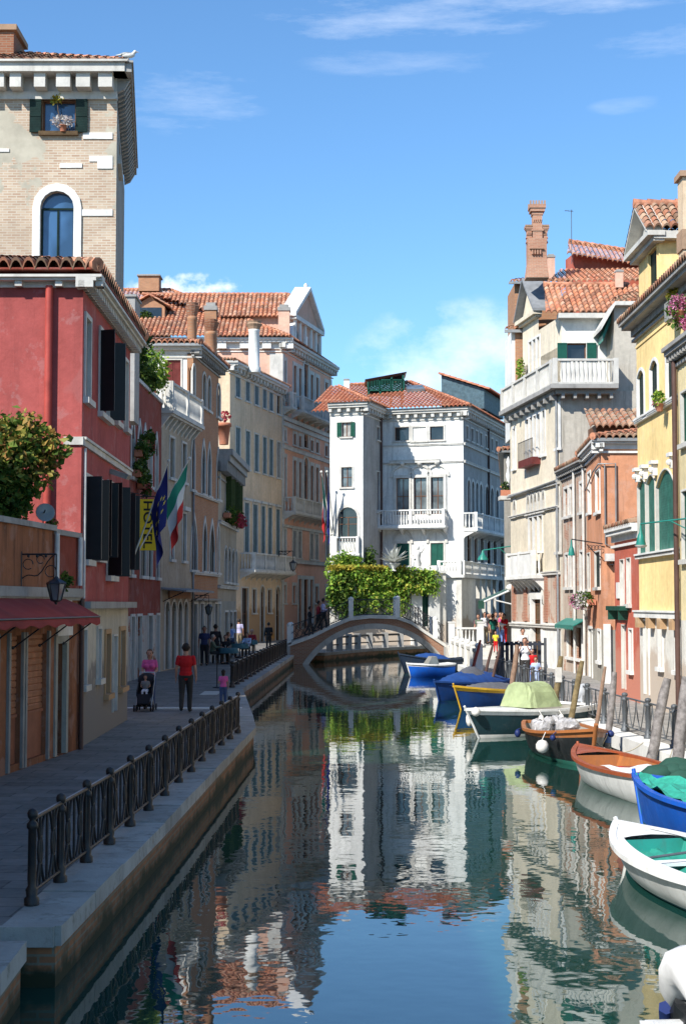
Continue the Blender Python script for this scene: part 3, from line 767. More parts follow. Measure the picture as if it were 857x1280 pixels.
pipe(B,[F1.P(.1,6.8,.06),F1.P(.1,3.8,.06)],.03,'pipewhite')
mb=MB(); mb.obox(F1.P(F1.U(138,585),6.62,.22),V(.02,.12,.0),V(.2,0,-.07),V(.03,0,.05)); B.part(mb,'lamp_housing','woodgrey')

# --- L2 brick tower house
A2=(-6.53,43.2); B2=(-7.72,53.0); F2=Fac(A2,B2,False); F2f=Fac(A2,(-19,43.2))
B=Bld('brick_tower_house','tall pale brick house with arched blue window and deep stone cornice',(-9,47,QZ),'building')
z_t=F2f.Z(70,125)
def rf(xs,yt,yb,**k):
    for x0,x1 in xs:
        u=sorted((F2f.U(x0,(yt+yb)/2),F2f.U(x1,(yt+yb)/2))); 
        return B.win(F2f,u[0],u[1],F2f.Z((x0+x1)/2,yb),F2f.Z((x0+x1)/2,yt),**k)
rf([(50.5,92.5)],239,330,arch='round',sur=.22,smat='istriawhite',pane='glassblue',frame='shutterdark',mull=(1,1),sill=False,proud=.06)
w=rf([(53,95)],125,165,sur=.03,smat='shutterbrown',pane='glassblue',frame='woodbrown',mull=(0,1),sill=True)
for a,b in ((38,52),(95.5,110)):
    mb=MB(); uu=sorted((F2f.U(a,145),F2f.U(b,145))); zz=(F2f.Z(70,166),F2f.Z(70,124))
    mb.fbox(F2f,uu[0],uu[1],zz[0],zz[1],.03,.08); 
    for zc in (zz[0],(zz[0]+zz[1])/2-.04,zz[1]-.08): mb.fbox(F2f,uu[0],uu[1],zc,zc+.08,.08,.095)
    mb.build('shutter','shutterdark',w)
B.row(F2,[(147.3,149.3)],180,212,148.3,sur=.03,pane='glassblue')
B.wall(F2f,0,F2f.L,3,z_t+.05,['towerbrick'],name='front_wall'); B.wall(F2,0,F2.L,G,z_t+.05,['greyplaster'],name='canal_wall')
B.shell([(B2[0],B2[1]),(-19,53),(-19,43.2)],G,z_t,'towerbrick')
ZF=lambda y: F2f.Z(70,y)
mb=MB(); Lf=F2f.L
mb.fbox(F2f,0,Lf,ZF(125),ZF(115.5),-.1,.10); mb.fbox(F2f,-.30,Lf,ZF(98),ZF(87),-.1,.62); mb.fbox(F2f,-.4,Lf,ZF(87),ZF(84.5),-.1,.72)
mb.fbox(F2f,0,Lf,ZF(115.5),ZF(98),-.1,.02)
x=141-12
for c in (135,107.5,83,54,24,3,-18,-38):
    w_=.16 if c<60 else .2
    uc=F2f.U(c,107); mb.fbox(F2f,uc-w_,uc+w_,ZF(115.5),ZF(98),0,.5 )
B.part(mb,'cornice','istria')
# deep side cornice with brackets
mb=MB(); mb.fbox(F2,-.6,F2.L+.1,ZF(98),ZF(87),-.1,.42); mb.fbox(F2,-.65,F2.L+.15,ZF(87),ZF(84.5),-.1,.47)
nb=24
for i in range(nb+1):
    uc=.1+(F2.L-.2)*i/nb; P=F2.P; a,b=ZF(115.5),ZF(98)
    mb.hexa([P(uc-.09,a,0),P(uc+.09,a,0),P(uc+.09,a+.1,.2),P(uc-.09,a+.1,.2),P(uc-.09,b,0),P(uc+.09,b,0),P(uc+.09,b,.38),P(uc-.09,b,.38)])
B.part(mb,'cornice','stonegrey')
mb=MB(); 
for (a,b,c,d) in ((104,141,166,174),(112,141,195,202),(122,141,202,211),(75,103,204.5,210),(100,141,262,270),(118,141,349,358),(-5,12,186,190)):
    uu=sorted((F2f.U(a,d),F2f.U(min(b,141.2),d))); mb.fbox(F2f,max(-.02,uu[0]),uu[1],F2f.Z(70,d),F2f.Z(70,c),-.03,.03+.004*(c%3))
B.part(mb,'quoin_stone','istriawhite')
B.hip(A2,B2,(-19,53),(-19,43.2),ZF(84.5)+.06,2.6,.25,(1,1),mat='tilesold',w=.27,row=.4)
mb=MB(); p=atY(10,48,45.5); mb.box(p.x-1.2,atY(22,48,45.5).x,45,46.5,p.z-1.6,p.z+.05); ch=B.part(mb,'chimney','brick')
mb=MB(); mb.box(p.x-1.3,atY(22,48,45.5).x+.1,44.9,46.6,p.z+.05,p.z+.22); mb.build('cap','tilesold',ch)
# flowers on the window sill
tt=thing('flowering_plant','pale potted plant standing on the upper window sill of the brick tower','plant',F2f.P(F2f.U(80,165),ZF(166),.1))
q=F2f.P(F2f.U(80,165),ZF(166),.1); mb=MB(); mb.lathe(q,[(.08,0),(.12,.18),(.13,.18),(.1,.16)],10); mb.build('pot','terracotta',tt)
foliage('blossoms','petalwhite',[(q+V(0,0,.3),(.34,.16,.2))],260,.09,tt); foliage('leaves','leafyellow',[(q+V(-.2,0,.95),(.22,.1,.18))],60,.12,tt)
mb=MB(); mb.tube([q+V(0,0,.1),q+V(-.15,0,.6),q+V(-.2,0,1.1)],.015); mb.build('stem','bark',tt)
# seagull
def gull(p,s=1.0):
    r=thing('seagull','white and grey seagull standing on the corner of the tower cornice','bird',p); p=Vector(p)
    mb=MB(); mb.ball(p+V(0,0,.2*s),.11*s,10,0,(1.9,.8,.8)); mb.ball(p+V(.2*s,0,.31*s),.055*s,8); mb.tube([p+V(.12*s,0,.22*s),p+V(.2*s,0,.31*s)],[.06*s,.045*s],8)
    for k in (-.03,.03): mb.tube([p+V(0,k*s,.13*s),p+V(0,k*s,0)],.008*s,5)
    mb.build('body','pipewhite',r); mb=MB(); mb.ball(p+V(-.05*s,0,.235*s),.1*s,10,0,(2.1,.85,.6)); mb.tube([p+V(-.2*s,0,.22*s),p+V(-.38*s,0,.2*s)],[.05*s,.01*s]); mb.build('wings','gutter',r)
    mb=MB(); mb.tube([p+V(.24*s,0,.31*s),p+V(.32*s,0,.29*s)],[.014*s,.004*s],6); mb.build('beak','cream',r)
gp=F2.P(-.45,ZF(84.5)+.02,.32); gull(gp,.95)
# grey roof box behind the pink eaves
p0=atY(150,412,41); p1=atY(169,371,41)
mb=MB(); mb.box(p1.x-.32,p1.x,41,42,p0.z-2.5,p1.z); mb.box(p0.x-.6,p1.x-.32,41.1,42,p0.z-2.5,p1.z+.0); mb.box(p0.x-.7,p1.x+.04,40.95,42.1,p1.z,p1.z+.06)
tag(mb.build('rooftop_hut','whitegrey'),'narrow grey rooftop hut squeezed between brick tower and pink eaves','roof hut')

# --- L3 dark red hotel
A3=(-7.95,53.4); B3=(-7.72,64.4); F3=Fac(A3,B3)
B=Bld('dark_red_house','dark red house with pointed gothic windows and a planted roof terrace',(-9,59,QZ))
z3=F3.Z(175,480)
cols=[(164,167.5),(172,176.5),(179,183),(186,189.5),(194,197)]
B.row(F3,cols,536,604,180,arch='ogee',sur=.12,mull=(1,3)); B.row(F3,[(162.5,166.5),(175.5,182.5),(185,190),(195.5,199)],640,720,180,sur=.08,shut='shutterblack',mode='closed',mull=(1,3))
B.row(F3,[(163.5,167.5),(171,176.5),(185,190),(195.5,198.8)],770,846,180,sur=.1,mull=(0,3),pane='glass')
B.wall(F3,0,F3.L,G,z3,['whitewash','darkred'],[QZ+2.4])
B.shell([B3,(-20,64.4),(-20,53.4),A3],G,z3-.02,'darkred')
mb=MB(); mb.fbox(F3,-.05,F3.L+.05,z3,z3+.14,-.35,.08); B.part(mb,'coping','istria')
for k,(a,b,c,s_) in enumerate(((-8.2,55.0,1.4,1.2),(-8.15,57.8,1.5,1.2),(-8.0,62.6,1.3,1.15),(-8.1,60.3,.8,.9))):
    l='rounded green shrub growing on the dark red roof terrace'; 
    r=thing('terrace_shrub',['tall dark shrub on the near end of the dark red roof terrace','dense dark shrub in the middle of the dark red roof terrace','bright yellow green shrub on the dark red roof terrace','small green shrub at the far end of the dark red roof terrace'][k],'shrub',(a,b,z3),'shrubs on the dark red roof terrace')
    mb=MB(); mb.lathe((a,b,z3-.02),[(.2,0),(.28,.35),(.3,.35)],10); mb.build('pot','terracotta',r); mb=MB(); mb.tube([(a,b,z3+.2),(a+.05,b,z3+c)],[.05,.03]); mb.build('stem','bark',r)
    foliage('leaves','leafivy' if k==2 else 'leaf',[((a+.1,b,z3+c*.95),(.65*s_,.9*s_,.75*s_)),((a+.3,b+.3,z3+c*.55),(.4,.7,.45))],1500,.14,r)
for k,(px,py) in enumerate(((168,560),(177,548),(172,600),(166,585))):
    u_=F3.U(px,py); z_=F3.Z(px,py); q=F3.P(u_,z_,.25)
    r=thing('window_planter',['planter with trailing leaves high on the gothic window nearest the pink house','wide leafy planter hanging on the second gothic window','planter with orange flowers low on the dark red front','small trailing planter beside the hotel sign bracket'][k],'planter',q,'planters hanging on the dark red front')
    mb=MB(); mb.fbox(F3,u_-.35,u_+.35,z_-.35,z_-.1,.05,.35); mb.build('box','terracotta',r)
    foliage('leaves','leaf',[(q+V(.05,0,0),(.28,.55,.35)),(q+V(.1,.1,-.35),(.18,.35,.35))],520,.12,r)
    if k in(1,2): foliage('blossoms','petalred',[(q+V(.15,0,-.3),(.16,.3,.22))],90,.09,r)
# hotel sign
Ys=53.2; a=atY(174,688,Ys); b=atY(196,624,Ys)
B_=thing('hotel_sign','yellow vertical sign reading HOTEL in black letters','sign',(a.x,Ys,a.z))
flat('signyellow',(.75,.52,.02),.5,var=.06); flat('signblack',(.015,.015,.012),.5)
mb=MB(); mb.box(a.x,b.x,Ys,Ys+.1,a.z,b.z); mb.build('panel','signyellow',B_)
mb=MB(); mb.tube([(-8.0,Ys+.05,b.z+.1),(b.x+.05,Ys+.05,b.z+.1)],.02); mb.tube([(-8.0,Ys+.05,b.z+.35),(b.x-.2,Ys+.05,b.z+.1)],.012)
for x in (a.x+.08,b.x-.08): mb.tube([(x,Ys+.05,b.z),(x,Ys+.05,b.z+.1)],.012)
mb.build('bracket','iron',B_)
def textmesh(body,size,ext=.004):
    cu=bpy.data.curves.new('txt','FONT'); cu.body=body; cu.size=size; cu.extrude=ext; cu.align_x='CENTER'; cu.align_y='CENTER'; cu.offset=size*.02
    ob=bpy.data.objects.new('txt',cu); C.objects.link(ob); bpy.context.view_layer.update()
    me=bpy.data.meshes.new_from_object(ob.evaluated_get(bpy.context.evaluated_depsgraph_get())); C.objects.unlink(ob); bpy.data.objects.remove(ob); return me
hh=b.z-a.z
me=textmesh('HOTEL',.46); me.materials.clear(); me.materials.append(M['signblack'])
xs_=[v.co.x for v in me.vertices]; ys_=[v.co.y for v in me.vertices]; kx=hh*.92/(max(xs_)-min(xs_)); ky=(b.x-a.x)*.52/(max(ys_)-min(ys_)); mx=(max(xs_)+min(xs_))/2; my=(max(ys_)+min(ys_))/2
for v in me.vertices:
    x,y,z=v.co; x=(x-mx)*kx; y=(y-my)*ky; v.co=((a.x+b.x)/2+y-a.x, -.004-z, (a.z+b.z)/2-x-a.z)
lt=bpy.data.objects.new('lettering',me); C.objects.link(lt); lt.parent=B_
# --- flags
def flag(label,base,tip,kind,fly=1.35,hoist=1.05,drift=(.0,.0),mat=None,stars=True,pr=.022):
    base=Vector(base); tip=Vector(tip); r=thing('flag',label,'flag',base)
    mb=MB(); mb.tube([base,tip],[pr*1.1,pr*.7]); mb.ball(tip,pr*2); mb.tube([base-V(.12,0,.02),base+V(.05,0,.05)],pr*1.6); mb.build('flagpole','woodwhite',r)
    ax=(base-tip).normalized(); t0=tip+ax*.08
    nu,nv=18,14
    side=Vector((ax.x,ax.y,0)).normalized()*-1
    per=V(-side.y,side.x,0)
    def P(u,v): # v along hoist, u along fly
        h=t0+ax*(v*hoist)
        shrink=.38+.35*(1-u)
        hx=t0+ax*(hoist*.5)
        p=h.lerp(Vector((hx.x+(h.x-hx.x)*shrink,hx.y+(h.y-hx.y)*shrink,h.z)),min(1,u*1.6))
        p+=V(0,0,-1)*u*fly+side*drift[0]*u
        p+=per*(.09*math.sin(v*7+u*3)*(.25+u))+side*.05*math.sin(v*11+u*2)*u
        return p
    cols={'eu':['flagblue'],'it':['flaggreen','flagwhite','flagred']}[kind]
    mb=MB(); vs=[P(i/nu,j/nv) for i in range(nu+1) for j in range(nv+1)]
    o=mb.add(vs,[],0)
    for i in range(nu):
        for j in range(nv):
            mb.sm.add(len(mb.f)); mb.f.append((i*(nv+1)+j,(i+1)*(nv+1)+j,(i+1)*(nv+1)+j+1,i*(nv+1)+j+1)); mb.m.append(0 if kind=='eu' else min(2,i*3//nu))
    cl=mb.build('cloth',cols,r)
    if kind=='eu' and stars:
        for k in range(12):
            a=2*math.pi*k/12; cu,cv=.5+.27*math.cos(a)*hoist/fly*1.0,.5+.33*math.sin(a)
            mb=MB()
            for sg in (-1,1):
                pts=[]
                for m in range(10):
                    rr=(.055 if m%2==0 else .023); b_=m*math.pi/5
                    uu=cu+rr*math.cos(b_)/fly; vv=cv+rr*math.sin(b_)/hoist*1.4; e=.01
                    p=P(uu,vv); du=P(uu+e,vv)-p; dv=P(uu,vv+e)-p; nn=du.cross(dv).normalized(); pts.append(p+nn*.008*sg)
                mb.poly(pts)
            mb.build('star','flagstar',cl)
    return r
flat('flagblue',(.012,.018,.13),.7,var=.05); flat('flaggreen',(.02,.22,.14),.7,var=.05); flat('flagwhite',(.6,.6,.6),.7,var=.05); flat('flagred',(.42,.02,.02),.7,var=.05); flat('flagstar',(.75,.6,.05),.6)
flag('blue flag with ring of gold stars hanging near the yellow hotel sign',F1.P(6.9,F1.Z(157,718),.05),atY(211,576,36.6),'eu',1.5,1.2,(.05,0))
flag('green white and red flag hanging next to the blue starred flag',F1.P(7.2,F1.Z(158,710),.05),atY(237,573,37.6),'it',1.4,1.15,(.0,0))
# --- L4 cream shop house with stone balcony
A4=(-7.72,64.5); B4=(-7.0,70.6); F4=Fac(A4,B4)
B=Bld('cream_balcony_house','narrow cream house with heavy stone balcony on its roofline',(-9,67,QZ))
z4=F4.Z(215,522)
B.row(F4,[(212,217.5),(227.5,232.5)],551,600,222,sur=.1,mull=(1,2),smat='istria'); B.row(F4,[(213,217),(228,232)],640,700,222,sur=.1,mull=(1,2),cap=True)
B.row(F4,[(206,211.5),(214,219.5),(222,227),(229.5,234)],752,834,222,arch='round',sur=.14,smat='istria',pane='glass',mull=(0,2),sill=False,name='shop_window')
B.wall(F4,0,F4.L,G,z4,['greycream']); B.shell([B4,(-20,70.6),(-20,64.5),A4],G,z4-.02,'greycream')
balcony(B,F4,-.1,F4.L,z4+.1,.45,1.2,'istria',.7)
Fe=Fac((A4[0]+.4,A4[1]-.02),(-14,A4[1]-.02)); mb=MB(); balustrade(mb,Fe,0,1.4,z4+.1,1.2,.1,ends=False); mb.fbox(Fe,0,3,z4-.1,z4+.1,0,.1); B.part(mb,'balustrade','istria')
mb=MB(); mb.fbox(F4,F4.U(210,742),F4.U(236,742),F4.Z(222,748),F4.Z(222,739),.02,.10); B.part(mb,'fascia_board','brickoch')
for k in range(3): pipe(B,[F4.P(F4.L-.08,z4,.08),F4.P(F4.L-.08,QZ,.08)],.05,'lead') if k==0 else None
r=thing('shop_canopy','flat grey blue canopy above the arched shop windows','canopy',F4.P(2,4.4)); mb=MB(); P=F4.P
z_=F4.Z(222,735); mb.hexa([P(.1,z_-.08,0),P(F4.L-.2,z_-.08,0),P(F4.L-.2,z_-.2,1.1),P(.1,z_-.2,1.1),P(.1,z_,0),P(F4.L-.2,z_,0),P(F4.L-.2,z_-.12,1.1),P(.1,z_-.12,1.1)]); mb.build('cover','lead',r)
mb=MB()
for u_ in (.4,F4.L-.5): mb.tube([P(u_,z_-.15,1.0),P(u_,z_-.6,.02)],.02)
mb.build('support','iron',r)
# --- L5 brick house
A5=(-7.0,70.6); B5=(-6.35,77.2); F5=Fac(A5,B5); F5f=Fac((-7.0,70.6),(-22,70.6))
B=Bld('brick_house','orange brick house with gothic windows and oversailing tiled eaves',(-9,74,QZ))
z5=15.6
B.row(F5,[(240.5,243.5),(253,257),(259.5,263),(271,275)],468,510,256,arch='round',sur=.12,mull=(0,2),shut='shutterbrown',mode='closed')
B.row(F5,[(239,243),(252,256.3),(259.5,263.3),(270.5,275)],556,618,256,arch='ogee',sur=.12,mull=(0,2),shut='shutterblack',mode='closed')
B.row(F5,[(238.5,246),(253.5,258),(261.5,268),(271,274)],652,714,256,arch='ogee',sur=.12,mull=(1,2),shut='shutterblack',mode='closed')
B.row(F5,[(240,246),(250,254),(258,263),(268,275)],755,829,256,sur=.12,smat='istria',mull=(1,2),pane='glass',sill=False,name='shop_window')
B.wall(F5,0,F5.L,G,z5,['greylow','brickoch'],[QZ+3.0])
u0,u1=sorted((F5f.U(206,465),F5f.U(226,465))); zz0,zz1=F5f.Z(215,490),F5f.Z(215,450)
B.win(F5f,u0,u1,zz0,zz1,sur=.08,mull=(1,2),shut='shutterred',mode='closed')
B.wall(F5f,0,F5f.L,8,z5,['whitebright'],name='end_wall'); B.shell([B5,(-22,77.2),(-22,70.6)],G,z5,'brick')
B.cornice(F5,-.2,F5.L+.2,z5+.12,.2,.5,'stonegrey',.45,.14,.2); B.cornice(F5f,-.4,F5f.L,z5+.12,.25,.3,'istria',None)
mb=MB(); mb.fbox(F5f,-.01,.28,8,z5-.2,0,.06); B.part(mb,'corner_pilaster','brickoch')
B.band(F5,0,F5.L,F5.Z(256,622),.1,.12); B.band(F5,0,F5.L,F5.Z(256,718),.12,.15); B.band(F5,0,F5.L,F5.Z(256,750),.1,.2,'stonegrey')
B.hip(A5,B5,(-22,77.2),(-22,70.6),z5+.25,1.5,.45,(1,1),'tiles')
def chim(label,Y,x0,x1,yt,yb,kind='brick',style='square'):
    a=atY(x0,yb,Y); b=atY(x1,yt,Y); w=b.x-a.x; cx=(a.x+b.x)/2; h=b.z-a.z
    r=thing('chimney',label,'chimney',(cx,Y,a.z))
    if style=='square':
        mb=MB(); mb.box(a.x+w*.06,b.x-w*.06,Y-w*.42,Y+w*.42,a.z,b.z-h*.08); mb.build('shaft',kind,r)
        mb=MB(); mb.box(a.x,b.x,Y-w/2,Y+w/2,b.z-h*.12,b.z-h*.04); mb.box(a.x+w*.15,b.x-w*.15,Y-w*.3,Y+w*.3,b.z-h*.04,b.z+h*.03); mb.build('cap','stonegrey',r)
    elif style=='round':
        mb=MB(); mb.lathe((cx,Y,a.z),[(w*.5,0),(w*.5,h*.1),(w*.42,h*.12),(w*.4,h*.8),(w*.45,h*.82),(w*.42,h*.84)],14); mb.build('shaft',kind,r)
        mb=MB(); mb.lathe((cx,Y,a.z+h*.84),[(w*.42,0),(w*.5,h*.05),(w*.62,h*.1),(w*.5,h*.13),(w*.55,h*.16),(w*.2,h*.17)],12,0,False); mb.build('cap','tilesold',r)
    else: # flared bell
        mb=MB(); mb.lathe((cx,Y,a.z),[(w*.42,0),(w*.42,h*.55),(w*.46,h*.57),(w*.46,h*.64),(w*.40,h*.66)],12); mb.build('shaft',kind,r)
        mb=MB(); mb.lathe((cx,Y,a.z+h*.66),[(w*.38,0),(w*.55,h*.14),(w*.62,h*.22),(w*.66,h*.24),(w*.5,h*.26),(w*.55,h*.32),(w*.3,h*.34)],12,0,False); mb.build('cap','brick',r)
    return r
chim('flared brick chimney nearest the brick tower on the left roofs',72.5,233,247.5,378,430,'brickoch','bell'); chim('flared brick chimney above the brick house eaves, second from the left',74.5,256,272,399,445,'brickoch','bell')
chim('square orange chimney with flat stone cap between the flared ones',80,255,272,381,446,'brickoch')
# --- L6 olive shuttered narrow house
A6=(-6.35,77.25); B6=(-6.1,87.0); F6=Fac(A6,B6)
B=Bld('olive_shutter_house','low narrow house with big carved cornice, olive shutters and flower box',(-8,82,QZ))
z6=F6.Z(288,580)
B.row(F6,[(281.5,285),(287,290.3),(292.3,295.4)],600,642,289,sur=.08,shut='shutterolive',mode='ajar'); B.row(F6,[(280.5,283.5),(285,288),(289.5,292.5),(294,296.3)],686,728,288,arch='round',sur=.1,mull=(0,2))
B.row(F6,[(280.5,285),(287,290),(291.5,295)],765,828,288,sur=.1,pane='glass',mull=(1,2),name='shop_window',sill=False)
B.wall(F6,0,F6.L,G,z6,['greylow','greycream'],[QZ+3]); B.shell([B6,(-11,87),(-11,77.25)],G,z6,'greycream')
B.cornice(F6,-.1,F6.L+.3,z6+.2,.9,.75,'stonegrey',.5,.2,.5); B.band(F6,0,F6.L,F6.Z(288,660),.15,.15); B.band(F6,0,F6.L,F6.Z(288,735),.15,.15)
r=thing('flower_box','long flower box with deep red blossoms under the olive shutters','flower box',F6.P(5,6)); mb=MB(); zz=F6.Z(292,650); mb.fbox(F6,2,8.5,zz-.2,zz+.05,.05,.4); mb.build('box','terracotta',r)
foliage('leaves','leaf',[(F6.P(3.2+k*1.5,zz-.05,.35),(.35,.8,.5)) for k in range(4)],1200,.15,r); foliage('blossoms','petalred',[(F6.P(4.5+k*1.5,zz-.15,.55),(.3,.8,.45)) for k in range(3)],700,.12,r)
r=thing('roof_planter','terracotta planter with orange blooms on the low rooftop by the cream house','planter',F6.P(4,z6)); p=atY(280,520,84); mb=MB(); mb.lathe((p.x,84,p.z-1.6),[(.25,0),(.35,1.0),(.42,1.0),(.42,1.2),(.3,1.15)],10); mb.build('pot','terracotta',r); foliage('blossoms','petalred',[(p,(.4,.4,.35))],150,.14,r)
# --- L7 cream palazzo
A7=(-8.1,108.4); B7=(-4.87,121.0); F7=Fac(A7,B7); F7f=Fac(A7,(-30,108.4))
B=Bld('cream_palazzo','cream yellow palazzo with blue grey shutters and a long stone balcony',(-10,115,QZ))
z7=F7.Z(292,461)
c7=[(294.5,300),(307,312),(318,323),(328.5,333),(336.5,341),(346,350.5)]
for i,c in enumerate(c7): B.row(F7,[c],477,503,300+0*i,sur=.1,shut='shutterblue' if i not in (5,) else 'shutterdark',mode='closed') if 0 else None
B.row(F7,c7[:5],478,504,315,sur=.1,shut='shutterblue'); B.row(F7,c7[5:],478,504,315,sur=.1)
B.row(F7,c7[:5],541,588,315,sur=.1,shut='shutterblue'); B.row(F7,c7[5:],541,588,315,sur=.1,shut='shuttergrey')
B.row(F7,[(305.5,311),(316,321.5),(326.5,331),(335,339.5),(345,349.5)],632,692,325,sur=.14,shut='shutterblue',cap=True)
B.row(F7,[(315.5,320),(334.5,339)],737,766,327,sur=.12,pane='glass'); B.row(F7,[(325.5,330),(344.5,349.5)],733,806,335,arch='round',sur=.14,pane='glass',name='door',sill=False); B.row(F7,[(302,310)],735,800,305,sur=.1,name='door',sill=False)
B.wall(F7,0,F7.L,G,z7,['cream']); B.wall(F7f,0,F7f.L,5,z7,['cream'],name='end_wall'); B.shell([B7,(-30,121),(-30,108.4)],G,z7,'cream')
B.cornice(F7,-.3,F7.L,z7+.4,.5,.6,'istria',.8,.25,.3); B.cornice(F7f,-.6,F7f.L,z7+.4,.4,.5,'istria',None)
balcony(B,F7,F7.U(300,705),F7.L-.1,F7.Z(325,714),1.1,1.25,'istria',1.3)
B.hip(A7,B7,(-30,121),(-30,108.4),z7+.45,1.9,.5,(1,1),'tilesold',w=.3,row=.5)
chim('tall white cylindrical chimney on the cream palazzo roof',111,309,326,402,466,'whitebright','round')
# --- L8 salmon palace
A8=(-4.87,121.1); B8=(-1.05,135.7); F8=Fac(A8,B8); F8f=Fac(A8,(-44,121.1))
B=Bld('salmon_palace','salmon pink palace with white pedimented gable and stone balconies',(-6,128,QZ))
z8=F8.Z(356,436)
c8=[(353.8,357.2),(366.7,370.4),(373.4,376.8),(388,391.4),(394.8,398),(406.2,409.6)]
B.row(F8,c8,458,506,370,sur=.3,smat='istria',pane='glass',mull=(1,2)); B.row(F8,[(379.6,385)],452,508,382,arch='round',sur=.35,pane='glasspale',mull=(1,2),name='balcony_door')
B.row(F8,c8,543,557,370,sur=.25,smat='istria',pane='glass',mull=(0,1)); B.row(F8,[(379.6,385)],540,560,382,arch='round',sur=.25,mull=(1,1))
B.row(F8,c8,576,628,370,sur=.3,smat='istria',mull=(1,3)); B.row(F8,[(379.6,385)],572,632,382,arch='round',sur=.3,pane='glasspale',mull=(1,3),name='balcony_door')
B.row(F8,[(353.8,357),(366,370),(372.6,376.2),(387.6,391),(394,397),(407,410)],664,697,370,sur=.25,smat='istria',mull=(1,3),shut='shuttergrey')
B.row(F8,[(353.8,357),(366,369.6),(394,397.4),(406.8,409.8)],732,754,370,sur=.25,smat='istria'); B.row(F8,[(373,377),(379.5,384.8),(387.5,391)],724,786,380,sur=.3,smat='istria',pane='glass',mull=(1,3),name='door',sill=False)
B.wall(F8,0,F8.L,G,z8,['salmon']); B.wall(F8f,0,F8f.L,10,z8,['salmonpale'],name='end_wall'); B.shell([B8,(-44,140),(-44,121.1)],G,z8,'salmonpale')
mb=MB(); mb.fbox(F8,-.03,.55,G,z8-.5,0,.06); mb.fbox(F8f,-.06,1.0,10,z8-.5,0,.06); mb.fbox(F8,F8.L-.6,F8.L+.03,G,z8-.5,0,.06); B.part(mb,'corner_pilaster','istria')
B.cornice(F8,-.5,F8.L+.5,z8+.7,.6,.65,'istria',.8,.3,.35); B.cornice(F8f,-.9,F8f.L,z8+.7,.5,.7,'istriawhite',1.8,.7,.5)
for y in (529,536,564,) : B.band(F8,0,F8.L,F8.Z(370,y),.3,.2)
B.band(F8,0,F8.L,F8.Z(370,702),.3,.2); B.band(F8,0,F8.L,F8.Z(370,660),.2,.15)
balcony(B,F8,F8.U(364,510),F8.U(400,510),F8.Z(370,516),1.0,1.2,'istria',1.5); balcony(B,F8,.1,F8.U(357.6,500),F8.Z(370,516),.8,1.2,'istria',1.0); balcony(B,F8,F8.U(405.5,500),F8.L,F8.Z(370,516),.8,1.2,'istria',1.0)
balcony(B,F8,.3,F8.U(405,640),F8.Z(370,643),1.0,1.2,'istria',1.5)
# body roof
zr=z8+.75
t_=lambda x,y,z:V(x,y,z)
e0=V(-44,120.2,zr); e1=V(-4.2,120.2,zr); rr1=atY(213,362,131.5); 
B.roof([(e0,e1,rr1,V(-44,131.5,rr1.z))],'tiles',w=.36,row=.55,caps=[(e1,rr1),(rr1,V(-44,131.5,rr1.z))],amp=.08)
B.roof([(e1,V(-.6,136,zr),V(rr1.x+.5,131.5,rr1.z),rr1)],'tiles',w=.36,row=.55)
# raised gabled block running back from the pediment
gy0,gy1=atY(366,395,1).y,0
ua,ub=F8.U(367,400),F8.U(399,400); pa,pb=F8.P(ua,0),F8.P(ub,0); gz=F8.Z(367,394); ga=F8.Z(381,366)
back=Vector((-1,0,0))
mb=MB()
q=[pa,pb,pb+Vector((-9,0,0)) if len(pb)==3 else pb+Vector((-9,0)),pa+Vector((-5.8,0,0)) if len(pa)==3 else pa]
for i in range(4):
    a_,b_=q[i],q[(i+1)%4]; mb.quad(V(a_.x,a_.y,z8),V(b_.x,b_.y,z8),V(b_.x,b_.y,gz),V(a_.x,a_.y,gz))
mid=(pa+pb)/2; mb.poly([V(pa.x,pa.y,gz),V(pb.x,pb.y,gz),V(mid.x,mid.y,ga)]); B.part(mb,'attic_block','salmonpale')
B.roof([(V(pb.x,pb.y+.5,gz-.2),V(pb.x-14,pb.y+.5,gz-.2),V(mid.x-14,mid.y,ga),V(mid.x,mid.y,ga))],'tiles',w=.36,row=.55,caps=[(V(mid.x-14,mid.y,ga),V(mid.x-1.5,mid.y,ga))],amp=.08)
mb=MB(); xl=pa.x-12.5; tiles(mb,V(xl,pa.y-.5,gz-.2),V(pa.x,pa.y-.5,gz-.2),V(mid.x,mid.y,ga),V(xl-.01,mid.y,ga),.36,.55,.08,b0=6.3); mb.build('roof','tiles',B.r)
mb=MB(); P=F8.P; um_=(ua+ub)/2
for s_,a_ in ((1,ua-.5),(-1,ub+.5)):
    z0_,z1_=gz-.15,ga+.25
    A_=P(a_,z0_,.35);Bq=P(um_,z1_,.35);Cq=Bq+V(-1.35,0,0);Dq=A_+V(-1.35,0,0); up=V(0,0,.35)
    mb.hexa([A_,Bq,Cq,Dq,A_+up,Bq+up,Cq+up,Dq+up])
mb.fbox(F8,ua-.4,ub+.4,gz-.35,gz,-.2,.35); mb.lathe(P(um_,ga+.45,-.1),[(.2,0),(.14,.2),(.2,.32),(.05,.5)],8)
for uu in (ua+.1,ua+1.5,um_-.9,um_+.9,ub-1.5,ub-.1): mb.fbox(F8,uu-.2,uu+.2,z8+.6,gz-.35,0,.18)
mb.hexa([P(ua-1.9,z8+.7,.1),P(ua-.05,z8+.7,.1),P(ua-.05,z8+.7,-.4),P(ua-1.9,z8+.7,-.4),P(ua-1.0,z8+1.6,.1),P(ua-.05,gz-.6,.1),P(ua-.05,gz-.6,-.4),P(ua-1.0,z8+1.6,-.4)])
B.part(mb,'pediment','istriawhite')
Fa=Fac((F8.P(ua,0).x,F8.P(ua,0).y),(F8.P(ub,0).x,F8.P(ub,0).y))
